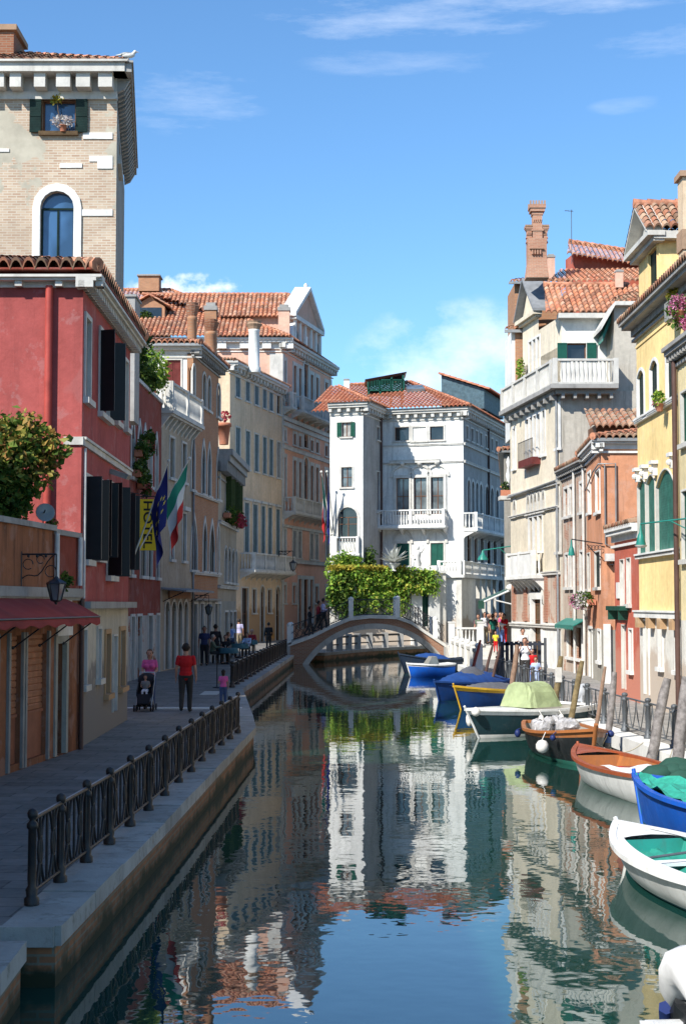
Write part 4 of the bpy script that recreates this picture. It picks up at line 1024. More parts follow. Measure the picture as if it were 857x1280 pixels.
for uu in (.8,um_-ua,ub-ua-.8):
    w_=.38; mb=MB(); pts=[(uu-w_,z8+.9)]+archpts(uu-w_,uu+w_,gz-1.6,gz-1.1,'round')+[(uu+w_,z8+.9)]; mb.poly([Fa.P(x,y,.03) for x,y in pts]); B.part(mb,'attic_window','glass')
chim('square salmon chimney at the near side of the white pediment',122.3,347,363,383,437,'salmonpale'); chim('square salmon chimney at the far side of the white pediment',134,392.5,401,410,462,'salmonpale')
chim('wide low orange brick chimney on the highest left tiled ridge',131,173,202,345,366,'brickoch')
# dormer on the big roof
r=thing('roof_dormer','gabled roof dormer with green plants behind its opening','dormer',atY(190,410,124.5)); a=atY(168,412,124.4); b=atY(206,383,124.4)
mb=MB(); mb.box(a.x,b.x,124.4,129,a.z-1,b.z); mb.poly([(a.x,124.4,b.z),(b.x,124.4,b.z),((a.x+b.x)/2,124.4,b.z+.8)]); mb.build('wall','brickoch',r)
mb=MB(); mb.quad((a.x+.25,124.36,a.z+.3),(b.x-.25,124.36,a.z+.3),(b.x-.25,124.36,b.z-.1),(a.x+.25,124.36,b.z-.1)); mb.build('opening','glass',r)
mb=MB(); tiles(mb,(a.x-.4,124,b.z),(a.x-.4,129,b.z),((a.x+b.x)/2,129,b.z+.95),((a.x+b.x)/2,124,b.z+.95),.35,.5,.06); tiles(mb,(b.x+.4,129,b.z),(b.x+.4,124,b.z),((a.x+b.x)/2,124,b.z+.95),((a.x+b.x)/2,129,b.z+.95),.35,.5,.06); mb.build('roof','tiles',r)
foliage('plants','leaf',[((a.x+.9,124.2,a.z+1.1),(.7,.15,.5))],250,.18,r)
# unseen house added left of the camera to shade the near quay
B=Bld('unseen_shade_house','unseen plain ochre house added left of the camera to shade the quay',(-10,0,QZ)); B.shell([(-7.5,-12),(-7.5,22),(-20,22),(-20,-12),(-7.5,-12)],G,11,'cream'); B.hip((-7.5,-12),(-7.5,22),(-20,22),(-20,-12),11.1,2,.3)
# ================================================================ WHITE PALACE
dS=Vector((.3,.954)); eS=Vector((.954,-.3))
Cn=Vector((9.21,116.0)); Mn=Cn-eS*6.5; Wn=Mn-dS*5.03; Wl=Wn-eS*2.6; Sn=Cn+dS*19.5
FM=Fac(Mn,Cn); FW=Fac(Wl,Wn); FWs=Fac(Wn,Mn); FS=Fac(Cn,Sn)
B=Bld('white_palace','white palace beyond the bridge with three tall windows and projecting left wing',(7,134,QZ))
zc=FM.Z(540,520); zw=FW.Z(440,492+28) if 0 else zc
B.row(FM,[(493,511)],534,551,502,sur=.12,pane='glass',mull=(0,1)); B.row(FM,[(515.5,532)],534,551,524,sur=.15,shut='whitebright',mull=(0,1)); B.row(FM,[(537,554)],533,550,545,sur=.12,pane='glass',mull=(0,1))
B.row(FM,[(495,511.5),(517,533.2),(538.3,554.2)],597,643,525,sur=.22,pane='glasspale',mull=(1,2),frame='woodbrown',sill=False,proud=.12)
B.row(FM,[(495.5,511.5),(538,554)],679,707,525,sur=.15,pane='glass',shut='paintgreen',mode='closed',sill=False)
B.wall(FM,0,FM.L,G,zc,['white'])
B.row(FW,[(427,438)],528,546,432,sur=.12,pane='curtain',shut='shuttergreen',mode='open',mull=(1,1)); B.row(FW,[(426.5,440)],584,609,433,sur=.12,mull=(1,2),pane='glasspale')
B.row(FW,[(422.5,446.5)],634,676,435,arch='round',sur=.2,mull=(1,2),sill=False); B.row(FW,[(422,447)],695,722,435,arch='round',sur=.2,pane='glass',mull=(0,1),sill=False)
B.wall(FW,0,FW.L,G,zc,['white'],name='wing_wall')
B.row(FWs,[(470.5,474)],534,550,472,sur=.1,pane='glass',mull=(0,1)); B.row(FWs,[(470.5,474)],590,640,472,sur=.1,pane='glass',mull=(0,2))
B.wall(FWs,0,FWs.L,G,zc,['whitegrey'],name='wing_side_wall')  # wing side away from the sun, its shade put into a greyer plaster
B.row(FS,[(582,584.6),(588,591),(594,596.6),(599,601.8),(605.5,608),(613,615.5),(618.5,621),(628,630.6)],534,550,585,sur=.12,mull=(0,1))
B.row(FS,[(583.5,587),(589,592),(594,597),(599,602),(606,609.5),(612.5,616),(619,622.5),(629,631.6)],600,640,585,arch='round',sur=.25,mull=(1,2))
B.row(FS,[(583,588),(592,596),(600,604),(608,612),(616,620),(625,629)],668,702,585,sur=.2,mull=(1,2))
B.row(FS,[(584,589),(593,597),(601,606),(611,616),(622,628)],718,782,585,sur=.2,mull=(1,2),arch='round')
B.wall(FS,0,FS.L,G,zc,['whitegrey'],name='canal_side_wall')  # unlit side of the white palace, shade painted as darker plaster
bk=Wl+dS*30
B.shell([(Sn.x,Sn.y),(bk.x,bk.y),(Wl.x,Wl.y)],G,zc,'white',top=False)
for F_,a_,b_ in ((FM,0,FM.L+.5),(FW,0,FW.L+.5),(FWs,-.3,FWs.L),(FS,-.5,FS.L)): B.cornice(F_,a_,b_,zc+.55,.5,.6,'istria',.7,.25,.3)
for y in (556,578): B.band(FM,0,FM.L,FM.Z(540,y),.12,.08)
for y in (556,578,660,712): B.band(FS,0,FS.L,FS.Z(582,y),.2,.15)
B.band(FM,.7,FM.L-1.8,FM.Z(525,577),.25,.35)
balcony(B,FM,-.1,FM.U(559,650),FM.Z(525,658),1.0,1.25,'istriawhite',1.6); balcony(B,FS,.0,FS.L-4,FS.Z(584,662),1.0,1.25,'istriawhite',1.6)
balcony(B,FW,FW.U(419,685),FW.U(449.5,685),FW.Z(435,692),.3,1.25,'istriawhite',1.2)
for c in (503,525,546.3): # carved arches above the tall windows
    uc=FM.U(c,590); mb=MB(); z_=FM.Z(525,596)
    po=archpts(uc-1.0,uc+1.0,z_,z_+1.0,'round',10); pi=archpts(uc-.8,uc+.8,z_,z_+.8,'round',10)
    for i in range(10): a,b,c_,d=pi[i],pi[i+1],po[i+1],po[i]; mb.quad(FM.P(*a,.14),FM.P(*b,.14),FM.P(*c_,.14),FM.P(*d,.14)); mb.quad(FM.P(*d,.14),FM.P(*c_,.14),FM.P(*c_,0),FM.P(*d,0)); mb.quad(FM.P(*a,.14),FM.P(*b,.14),FM.P(*b,0),FM.P(*a,0))
    mb.ball(FM.P(uc,z_+1.05,.2),.22,8); B.part(mb,'carved_arch','istria')
for c in (503,546):
    uc=FM.U(c,670); mb=MB(); z_=FM.Z(525,679)
    po=archpts(uc-.85,uc+.85,z_,z_+1.1,'round',10); pi=archpts(uc-.65,uc+.65,z_,z_+.85,'round',10)
    for i in range(10): a,b,c_,d=pi[i],pi[i+1],po[i+1],po[i]; mb.quad(FM.P(*a,.12),FM.P(*b,.12),FM.P(*c_,.12),FM.P(*d,.12)); mb.quad(FM.P(*d,.12),FM.P(*c_,.12),FM.P(*c_,0),FM.P(*d,0))
    B.part(mb,'carved_arch','istria')
# roof
def t3(p,z): return V(p.x,p.y,z)
ze=zc+.62; o=.75
C0=Cn+eS*o-dS*o; M0=Mn-dS*o; W0=Wn+eS*o-dS*o; Wl0=Wl-dS*o; S0=Sn+eS*o
Rp=Cn-eS*6.1+dS*7.3; zr=ze+3.75
zr=atY(513,477.5,Rp.y).z; rp=t3(Rp,zr); rb=t3(Rp+dS*14,zr); wl=t3(Wl-eS*2+dS*9,zr-.9)
X0=Mn+eS*o-dS*o
caps=[(t3(C0,ze),rp),(rp,rb)]

Ml=Mn-eS*5.5-dS*o; rl_=rp-t3(eS,0)*5.2
B.roof([(t3(Ml,ze),t3(C0,ze),rp,rl_),(t3(C0,ze),t3(S0,ze),rb,rp)],'tilesorange',w=.34,row=.48,caps=caps+[(rl_,rp)],amp=.08)
wh=1.7; rA=t3(Wn+eS*o-eS*3.6+dS*3.0,ze+wh); rB=rA+t3(dS,0)*5
B.roof([(t3(Wl0-eS*1.0,ze),t3(W0,ze),rA,rA-t3(eS,0)*1.2),(t3(W0,ze),t3(X0,ze),rB,rA)],'tilesorange',w=.34,row=.48,caps=[(t3(W0,ze),rA),(rA,rB)],amp=.08)
mb=MB(); mb.poly([t3(Wl0,ze-.05),t3(W0,ze-.05),t3(X0,ze-.05),t3(C0,ze-.05),t3(S0,ze-.05),t3(bk,ze-.05)]); B.part(mb,'roof_deck','gutter')
mb=MB(); a=atY(494,494,148); b=atY(506,487,150); P_=rp
sk0=t3(X0.lerp(C0,.42),ze).lerp(rp,.62); 
uu=t3(eS,0); vv=(rp-t3(X0.lerp(C0,.5),ze)).normalized(); nn=uu.cross(vv); nn=nn if nn.z>0 else -nn
mb.obox(sk0+nn*.25,uu*.75,vv*.7,nn*.12); B.part(mb,'skylight','glasspale')
pipe(B,[V(*(FWs.P(4.6,zc,.1))),FWs.P(4.6,QZ,.1)],.09,'pipebrown'); pipe(B,[FS.P(FS.U(609,560),zc,.1),FS.P(FS.U(609,560),FS.Z(585,712),.1)],.09,'pipebrown')
# altana
r=thing('roof_terrace','dark wooden roof terrace canopy on green posts above the white palace','roof terrace',atY(487,484,123.31))
a=atY(459,484,121.7);b=atY(505,468,121.7); mb=MB(); mb.hexa([(a.x,121.7,b.z-.6),(b.x,121.7,b.z),(b.x,124.93,b.z),(a.x,124.93,b.z-.6),(a.x-.2,121.53,b.z-.42),(b.x+.2,121.53,b.z+.2),(b.x+.2,124.93,b.z+.2),(a.x-.2,124.93,b.z-.42)]); mb.build('canopy','iron',r)
for i in range(4):
    x=a.x+.1+(b.x-a.x-.2)*i/3
    for y in (121.77,124.77): mb=MB(); mb.box(x-.07,x+.07,y-.07,y+.07,a.z-1.2,b.z-.5+.5*i/3); mb.build('post','paintgreen',r)
mb=MB(); mb.box(a.x,b.x,121.7,121.74,a.z+.55,a.z+.65); mb.box(a.x,b.x,121.7,124.93,a.z-.3,a.z-.2)
for i in range(24): x=a.x+(b.x-a.x)*i/23; mb.box(x-.025,x+.025,121.7,121.73,a.z-.2,a.z+.6)
mb.build('railing','paintgreen',r)
for l,Y,x0,x1,yt,yb,m in (('small white chimney at the left end of the white palace roof',119.26,429,437,474,486,'whitebright'),('thin grey chimney just right of the white palace ridge',128.18,561.5,567,482,505,'whitegrey'),('white chimney with brick cap nearer the right eaves of the white palace',126.55,601,608.5,506,530,'whitebright'),('widest white chimney near the right end of the white palace roof',160,614.5,623.5,504,535,'whitebright')): chim(l,Y,x0,x1,yt,yb,m)
r=thing('roof_dormer','long dormer with orange roof and blue grey side on the white palace','dormer',atY(565,500,126.55)); mb=MB()
a=t3(Cn-eS*3.9+dS*9,ze+1.0); ex=t3(eS,0); dx=t3(dS,0)
mb.hexa([a,a+ex*3.6,a+ex*3.6+dx*8,a+dx*8,a+V(0,0,2.9),a+ex*3.6+V(0,0,1.6),a+ex*3.6+dx*8+V(0,0,1.6),a+dx*8+V(0,0,2.9)]); mb.build('wall','shutterblue',r)
mb=MB(); tiles(mb,a+ex*4.1+V(0,0,1.55)-dx*.4,a+ex*4.1+dx*8.4+V(0,0,1.55),a+dx*8.4+V(0,0,3.05)-ex*.2,a+V(0,0,3.05)-dx*.4-ex*.2,.36,.5,.08); mb.build('roof','tilesorange',r)
# garden wall with creeper
F9=Fac((-3.0,127.5),(8.6,131.0)) if 0 else Fac((-.92,105.0),(7.25,107.4))
B=Bld('garden_wall','garden wall smothered in bright green creeper beyond the bridge',(2,115,QZ),'garden wall')
zg=F9.Z(480,716); B.row(F9,[(526,537)],742,783,531,sur=.35,smat='istriawhite',pane='paintgreen',mull=(1,3),frame='paintgreen',name='door',sill=False)
B.wall(F9,0,F9.L,G,zg,['whitelow'],name='wall',rev=.3); mb=MB(); mb.fbox(F9,0,F9.L,zg,zg+.2,-.4,.12)
for c in (519.5,541.5): u_=F9.U(c,760); mb.fbox(F9,u_-.4,u_+.4,QZ,zg+.1,0,.2)
B.part(mb,'coping','istriawhite')
u0=0; bl=[]
for i in range(30):
    t_=i/29; u_=u0+t_*(F9.U(540,740)-u0); zb=zg-.1-(1.1 if t_>.78 else (1.4+.7*math.sin(i*1.7)+ (.9 if .3<t_<.75 else 0)))
    z_=zg-.05
    while z_>zb: bl.append((F9.P(u_,z_,.3+random.uniform(-.25,.35)),(random.uniform(.3,.6),random.uniform(.3,.5),random.uniform(.3,.6)))); z_-=.55
foliage('creeper','leafivy',bl,7500,.20,B.r,droop=.9)
foliage('creeper','leafyellow',[(F9.P(F9.U(x,715),zg+.3,.3),(.6,.4,.22)) for x in range(417,500,9)],1900,.20,B.r)
for x,y in ((420,745),(430,755),(425,735),(440,760)): foliage('creeper','leaf',[(F9.P(max(.3,F9.U(x,y)),F9.Z(x,y),.5),(.9,.5,1.2))],700,.24,B.r)
flag('green white and red flag hanging at the left corner of the white palace wing',FW.P(.15,FW.Z(413,668),.0),FW.P(-.15,FW.Z(411,592),1.6),'it',3.6,1.7,(0,0),pr=.05)
flag('dark blue flag hanging in front of the arched window of the white palace wing',FW.P(.35,FW.Z(416,668),.0),FW.P(.35,FW.Z(418,592),1.8),'eu',3.9,1.6,(0,0),stars=False,pr=.05)
# wing arch greens
r=thing('courtyard_shrub','rounded green shrub filling the lower archway of the white palace wing','shrub',FW.P(FW.U(434,705),QZ,.8)); foliage('leaves','leafivy',[(FW.P(FW.U(434,705),FW.Z(434,706),.6),(1.5,.6,1.0))],1100,.22,r); mb=MB(); mb.tube([FW.P(FW.U(434,705),QZ,.6),FW.P(FW.U(434,705),FW.Z(434,706),.6)],[.15,.08]); mb.build('stem','bark',r)
r=thing('climbing_plant','narrow dark green climber on the corner of the white palace wing','climber',FWs.P(.8,QZ,.3)); foliage('leaves','leaf',[(FWs.P(.6,FWs.Z(455,y),.35),(.5,.7,.8)) for y in (695,706,718)],900,.2,r); mb=MB(); mb.tube([FWs.P(.6,QZ,.2),FWs.P(.6,FWs.Z(455,695),.3)],.06); mb.build('stem','bark',r)
# agave
p=atY(491,712,105.6); r=thing('agave_plant','spiky pale silver agave in a stone urn above the green creeper','plant',p)
mb=MB(); mb.lathe(p-V(0,0,.1),[(.25,0),(.15,.15),(.5,.5),(.55,.55),(.4,.5)],10); mb.build('urn','istriawhite',r)
mb=MB()
for i in range(46):
    a=random.uniform(0,6.28); el=random.uniform(.1,1.3); L=random.uniform(.9,1.6); d=V(math.cos(a)*math.cos(el),math.sin(a)*math.cos(el),math.sin(el)); s_=d.cross(V(0,0,1)).normalized()*.14; b_=p+V(0,0,.45)
    mb.add([b_-s_*.5,b_+s_*.5,b_+d*L*.5+s_,b_+d*L*.5-s_,b_+d*L-V(0,0,.1)],[(0,1,2,3),(3,2,4)])
mb.build('leaves','agave',r)
# white terrace in front of the palace
FT=Fac((9.0,131.8),(14.2,136.5)); a=FT
r=thing('stone_terrace','white stone terrace with a low balustrade right of the creeper wall','terrace',(9,120,QZ)); mb=MB()
p0=Vector((6.75,108.3)); p1=Vector((8.4,107.75)); p2=p1+dS*13
FT1=Fac(p0,p1); FT2=Fac(p1,p2); zt=FT1.Z(570,722)
mb.fbox(FT1,0,FT1.L,G,zt,-4,0); mb.build('wall','white',r)
mb=MB(); mb.fbox(FT1,-.2,FT1.L+.2,zt,zt+.2,-4,.25); mb.fbox(FT2,-.2,FT2.L,zt,zt+.2,-.5,.25); mb.build('coping','istriawhite',r)
mb=MB(); balustrade(mb,FT1,0,FT1.L,zt+.2,1.0,.15,ends=False); balustrade(mb,FT2,0,FT2.L,zt+.2,1.0,.15,ends=False); mb.build('balustrade','istriawhite',r)
mb=MB()
for k in range(7): u_=.3+k*FT2.L/6.6; mb.fbox(FT2,u_-.35,u_+.35,G,zt,-.4,0)
mb.build('pillar','istria',r)
mb=MB(); mb.fbox(FT2,.2,FT2.L,G,zt-.4,-3,-1.2); mb.build('back_wall','greyplaster',r)
def statue(label,p,h):
    r=thing('statue',label,'statue',p); p=Vector(p); mb=MB(); mb.box(p.x-.3*h,p.x+.3*h,p.y-.3*h,p.y+.3*h,p.z,p.z+.2*h); mb.lathe(p+V(0,0,.2*h),[(.2*h,0),(.24*h,.15*h),(.16*h,.4*h),(.2*h,.6*h),(.22*h,.78*h),(.08*h,.88*h)],10); mb.ball(p+V(.02,0,1.2*h),.13*h,10,0,(1,1,1.2)); mb.tube([p+V(-.2*h,0,.95*h),p+V(-.3*h,-.05,.7*h),p+V(-.12*h,-.2*h,.6*h)],[.07*h,.06*h,.045*h]); mb.tube([p+V(.2*h,0,.95*h),p+V(.34*h,0,1.15*h),p+V(.3*h,0,1.38*h)],[.07*h,.05*h,.04*h]); mb.build('figure','istriawhite',r)
statue('small white statue on the end pillar of the creeper wall',F9.P(F9.U(521,716),zg+.2,0),1.3)
# ================================================================ ARCHED BRIDGE
r=thing('arched_bridge','low arched stone footbridge with iron railings crossing the canal','bridge',(1.6,85.3,.5))
Y0,Y1=85.3,88.5
top=[(-3.1,1.45),(-1.7,1.95),(-.6,2.50),(.4,2.92),(1.5,3.05),(3.0,3.0),(3.8,2.72),(4.8,2.05),(5.75,1.42)]
def topz(x):
    for (a,b),(c,d) in zip(top,top[1:]):
        if a<=x<=c: return b+(d-b)*(x-a)/(c-a)
    return top[0][1] if x<top[0][0] else top[-1][1]
def arcz(x): # segmental intrados
    c=1.78; hw=3.82; rise=2.18; R_=(hw*hw+rise*rise)/(2*rise); dx=x-c
    return (rise-R_)+math.sqrt(max(0,R_*R_-dx*dx))+.12
n=36; xs_=[-2.0+7.55*i/n for i in range(n+1)]
ring=MB(); sp_=MB(); cop=MB(); so=MB()
def arcn(x):
    e=.01; d=Vector((e*2,arcz(x+e)-arcz(x-e))).normalized(); return Vector((-d.y,d.x))
outer=[]
for x in xs_:
    nn=arcn(min(max(x,-1.98),5.5)); outer.append((x+nn.x*.30,arcz(x)+nn.y*.30))
for i in range(n):
    x0,x1=xs_[i],xs_[i+1]; z0,z1=arcz(x0),arcz(x1); a,b=outer[i],outer[i+1]
    for yy,yb in ((Y0-.06,Y0+.3),(Y1+.06,Y1-.3)):
        ring.hexa([(x0,yy,z0),(x1,yy,z1),(x1,yb,z1),(x0,yb,z0),(a[0],yy,a[1]),(b[0],yy,b[1]),(b[0],yb,b[1]),(a[0],yb,a[1])])
    so.quad((x0,Y0,z0),(x1,Y0,z1),(x1,Y1,z1),(x0,Y1,z0))
for yy in (Y0,Y1):
    px_=[-3.1]+[o[0] for o in outer]+[5.75]; pz=[outer[0][1]*0+.0]+[o[1] for o in outer]+[0]
    for i in range(len(px_)-1):
        x0,x1=px_[i],px_[i+1]; 
        if x1<=x0: continue
        b0,b1=(pz[i]-.05,pz[i+1]-.05)
        if i==0: b0=-1;b1=-1
        if i==len(px_)-2: b0=b1=-1
        sp_.quad((x0,yy,b0),(x1,yy,b1),(x1,yy,max(topz(x1)-.1,b1)),(x0,yy,max(topz(x0)-.1,b0)))
for (a,b),(c,d) in zip(top,top[1:]):
    for yy in (Y0,Y1): cop.hexa([(a,yy-.12,b-.16),(c,yy-.12,d-.16),(c,yy+.12,d-.16),(a,yy+.12,b-.16),(a,yy-.12,b+.03),(c,yy-.12,d+.03),(c,yy+.12,d+.03),(a,yy+.12,b+.03)])
    so.quad((a,Y0,b-.05),(c,Y0,d-.05),(c,Y1,d-.05),(a,Y1,b-.05))
brickmat('bridgebrick',(.36,.17,.10),(.27,.12,.075),(.34,.29,.22),plast=(.36,.32,.27),pamt=.1,sd=11)
ring.build('arch_ring','stonemid',r); sp_.build('side_wall','bridgebrick',r); cop.build('parapet_coping','istria',r); so.build('deck','stonegrey',r)
mb=MB(); mb.box(5.62,5.80,Y0-.09,Y0+.2,-1,1.55); mb.box(-3.2,-2.95,Y0-.09,Y0+.2,-1,1.6); mb.build('pilaster','stonegrey',r)
# left approach steps and right landing
mb=MB(); 
for k in range(5): mb.box(-3.1-.4*(k+1),-3.1-.4*k,Y0,Y1,G,1.45-.13*k)
for k in range(6): mb.box(5.75,10.2-.0,Y0-.9-.36*(k+1),Y0-.9-.36*k,G,1.40-.115*(k+1)+.0)
mb.box(5.75,10.2,Y0-.9,Y1,G,1.40); mb.build('steps','istria',r)
def ironpanel(mb,a,b,h,style='x',r_=.012,lo=.12):
    """one railing panel between ground points a and b (z at foot)"""
    a=Vector(a);b=Vector(b); up=V(0,0,1); L=(b-a)
    f=lambda t,z: a+L*t+up*z
    mb.tube([f(0,h),f(1,h)],r_*1.5); mb.tube([f(0,lo),f(1,lo)],r_*1.3)
    hh=h-lo
    if style=='x':
        for k in range(2):
            t0=.08+k*.46; w=.38
            for s_ in (0,1):
                pts=[]
                for i in range(9):
                    v=i/8; q=(2*v-1)**2; x=(.10+.36*(1-q)) if s_==0 else (.90-.36*(1-q)); pts.append(f(t0+w*x,lo+hh*v))
                mb.tube(pts,r_,5)
            pts=[f(t0+w*(.5+.16*math.cos(i*math.pi/5)),lo+hh*(.5+.20*math.sin(i*math.pi/5))) for i in range(11)]; mb.tube(pts,r_*.9,5)
            mb.tube([f(t0+w*.5,lo),f(t0+w*.5,h)],r_*.9,5)
            mb.tube([f(t0+w*1.12,lo),f(t0+w*1.12,h)],r_,5)
    elif style=='scroll':
        for k in range(3):
            c=(k+.5)/3
            pts=[f(c+.15*math.sin(v*math.pi*2/10),lo+hh*v/10) for v in range(11)]; mb.tube(pts,r_,5)
            pts=[f(c-.15*math.sin(v*math.pi*2/10),lo+hh*v/10) for v in range(11)]; mb.tube(pts,r_,5)
            mb.tube([f(k/3,lo),f(k/3,h)],r_,5)
    elif style=='wave':
        for k in range(3):
            for s_ in (-1,1):
                pts=[f((k+.5)/3+s_*.16*(1-(v/8))**1.6,lo+hh*v/8) for v in range(9)]; mb.tube(pts,r_,5)
    elif style=='bars':
        m=max(3,int(L.length/.14))
        for k in range(1,m): mb.tube([f(k/m,lo),f(k/m,h)],r_,5)
for yy,nm in ((Y0,'near_railing'),(Y1,'far_railing')):
    rl=MB(); pts=[-3.0,-1.9,-.8,.35,.75,2.95,3.3,4.2,5.0,5.65]
    for a,b in zip(pts,pts[1:]):
        if b-a<.5: continue
        ironpanel(rl,(a,yy,topz(a)),(b,yy,topz(b)),.98,'scroll',.012)
    for x in (-1.9,-.8,4.2): rl.tube([(x,yy,topz(x)),(x,yy,topz(x)+1.0)],.03); rl.ball((x,yy,topz(x)+1.03),.05,8)
    rl.build('railing','iron',r)
    for x,w in ((.45,.13),(3.05,.13),(5.15,.13),(-3.0,.12)):
        mb=MB(); z_=topz(x); mb.box(x-w,x+w,yy-w,yy+w,z_-.05,z_+.98); mb.lathe((x,yy,z_+.98),[(w*1.15,0),(w*1.2,.05),(w*1.1,.1),(w*.7,.16),(.02,.19)],12); mb.build('stone_post','istriawhite',r)
# right balustrade along the quay, near the bridge
r=thing('stone_balustrade','white stone balustrade with domed posts descending from the bridge','balustrade',(5.9,75,RZ))
ys=[83.6,80.3,76.8,73.5,70.2,67.2]
for i,y in enumerate(ys):
    x=5.98; mb=MB(); mb.box(x-.15,x+.15,y-.15,y+.15,RZ,RZ+1.1); mb.lathe((x,y,RZ+1.1),[(.17,0),(.19,.04),(.17,.10),(.1,.17),(.02,.2)],12); mb.build('stone_post','istriawhite',r)
    if i<len(ys)-1:
        mb=MB(); y2=ys[i+1]; mb.box(x-.08,x+.08,y2+.15,y-.15,RZ+.85,RZ+.98); mb.box(x-.08,x+.08,y2+.15,y-.15,RZ+.02,RZ+.12); 
        for k in range(1,8): yy=y+(y2-y)*k/8; mb.box(x-.04,x+.04,yy-.04,yy+.04,RZ+.12,RZ+.85)
        mb.build('rail','istria',r)
r=thing('stone_balustrade','pale baluster railing on the raised landing beside the waiting people','balustrade',(8.2,Y0-.8,1.4))
Fb=Fac((6.0,Y0-.85),(7.6,Y0-.85)); mb=MB(); balustrade(mb,Fb,0,1.6,1.4,1.0,.05,ends=False); mb.build('balusters','istriawhite',r)
for x in (6.0,7.6): mb=MB(); mb.box(x-.17,x+.17,Y0-1.05,Y0-.7,1.38,2.65); mb.box(x-.2,x+.2,Y0-1.08,Y0-.67,2.65,2.72); mb.build('stone_post','istriawhite',r)
# slatted dark gate / screen below the landing
r=thing('slatted_screen','dark blue grey slatted screen on the right quay below the landing','screen',(6.7,61,RZ)); mb=MB()
flat('screendark',(.035,.04,.055),.6)
for k in range(9):
    x=6.25+k*.19; mb.box(x,x+.13,60.5+.05*k,60.56+.05*k,RZ+.05,RZ+1.5)
mb.box(6.2,8.0,60.55,60.62,RZ+1.35,RZ+1.45); mb.build('slats','screendark',r)
mb=MB(); 
for x in (6.2,7.15,8.0): mb.box(x-.05,x+.05,60.4,60.5,RZ,RZ+1.65)
mb.build('post','irongrey',r)
# ---- iron railings on the quays
def postprof(h): return [(.085,0),(.085,.06),(.06,.08),(.07,.14),(.045,.18),(.05,.24),(.046,h*.78),(.065,h*.8),(.065,h*.84),(.045,h*.86),(.03,h*.88),(.055,h*.91),(.06,h*.95),(.045,h*.985),(.01,h)]
def railing(name,label,pts,h,mat,style,rh,rr=.012,scale=1.0):
    r=thing(name,label,'railing',pts[0])
    for p in pts:
        mb=MB(); mb.lathe(p,[(a*scale,b) for a,b in postprof(h)],12); mb.build('post',mat,r)
    for a,b in zip(pts,pts[1:]):
        mb=MB(); a=Vector(a);b=Vector(b); ironpanel(mb,a,b,rh,style,rr); mb.build('panel',mat,r)
        m2=MB(); m2.tube([a+V(0,0,rh+.012),b+V(0,0,rh+.012)],.014); m2.build('handrail','ironrail',r)
    return r
def along(edge,off,side,y0,y1,step):
    e=inner(edge,off,side); o=[]; y=y0
    while y<=y1:
        for (a,b) in zip(e,e[1:]):
            if a[1]<=y<=b[1]: t_=(y-a[1])/(b[1]-a[1]); o.append((a[0]+(b[0]-a[0])*t_,y)); break
        y+=step
    return o
z_=QZ+.02
ppx=[(39.7,1131),(75.4,1103),(108,1077.5),(137,1054.5),(162.7,1032),(185.7,1013),(206,995),(223.4,978),(239,964.5),(252.4,952),(265,941)]
pts=[atZ(x,y,z_) for x,y in ppx]
for k in range(3):
    d=pts[-1]-pts[-2]; pts.append(pts[-1]+V(.06,1.5,0))
railing('iron_railing','ornate black iron railing with ball topped posts along the near left quay',pts,.90,'irongal','x',.80,.016,.85)
p2=[V(x,y,z_) for x,y in along(LE2,.35,-1,51.9,85,1.9)]
railing('iron_railing','shaded black iron railing between the cafe tables and the bridge',p2,.90,'irongal','bars',.82,.013,1.2)
p3=[V(x,y,RZ+.02) for x,y in along(RE,.42,1,17,63,2.1)]
railing('iron_railing','sunlit grey iron railing with curved bars along the right quay',p3,.90,'irongrey','wave',.78,.013,1.25)
# white pillars beyond the bridge on the left quay
r=thing('stone_railing','row of squat white pillars on the quay seen under the bridge arch','railing',(2,100,QZ))
for x,y in along(LE3,.35,-1,91,104,1.7):
    mb=MB(); mb.box(x-.2,x+.2,y-.2,y+.2,QZ,QZ+1.0); mb.build('pillar','stonegrey',r)
q=along(LE3,.35,-1,91,104,1.7); mb=MB()
for a,b in zip(q,q[1:]): mb.tube([(a[0],a[1],QZ+.85),(b[0],b[1],QZ+.85)],.07); mb.tube([(a[0],a[1],QZ+.4),(b[0],b[1],QZ+.4)],.04)
mb.build('rail','iron',r)
# ================================================================ RIGHT SIDE
# R5 palazzo
A=(9.9,69.3); Bq=(8.66,78.5); F=Fac(A,Bq); Fe=Fac(A,(24,69.3))
B=Bld('beige_palazzo','tall beige palazzo with roofline balcony, small gable and huge brick chimney',(13,74,RZ))
zb=F.Z(699,488)
B.row(F,[(657.5,660.5),(662.2,665.2),(667,670),(671.8,674.8)],521,572,666,sur=.14,smat='istriawhite',mull=(1,2)); B.row(F,[(678,681)],513,568,680,sur=.14,smat='istriawhite',mull=(1,2),pane='curtain'); B.row(F,[(695.3,698)],506,560,697,sur=.12,smat='istriawhite',pane='curtain',mull=(0,2)); B.row(F,[(641.3,644)],536,586,642,sur=.12,smat='istriawhite',pane='curtain',mull=(0,2))
B.row(F,[(658.5,661.5),(663,666),(667.5,670.5),(672,675),(677.5,680.5)],616,640,668,arch='ogee',sur=.12,smat='istria',pane='glasspale',mull=(0,1))
B.row(F,[(661,665.5),(667,671.5),(673,677.5)],646,692,668,sur=.12,smat='istriawhite',pane='curtain',mull=(1,2),sill=False); B.row(F,[(695.5,699)],608,690,697,arch='ogee',sur=.12,smat='istria',pane='glasspale',mull=(0,2)); B.row(F,[(641.5,644.5)],625,645,643,arch='ogee',sur=.12,pane='glasspale')
B.row(F,[(661.5,677.5)],724,744,669,arch='round',sur=.2,smat='istria',pane='glass',mull=(1,1),sill=False); B.row(F,[(665,676)],749,826,669,sur=.35,smat='istriawhite',pane='shutterbrown',mull=(1,3),name='door',sill=False)
for x0,x1 in ((0,0),): pass
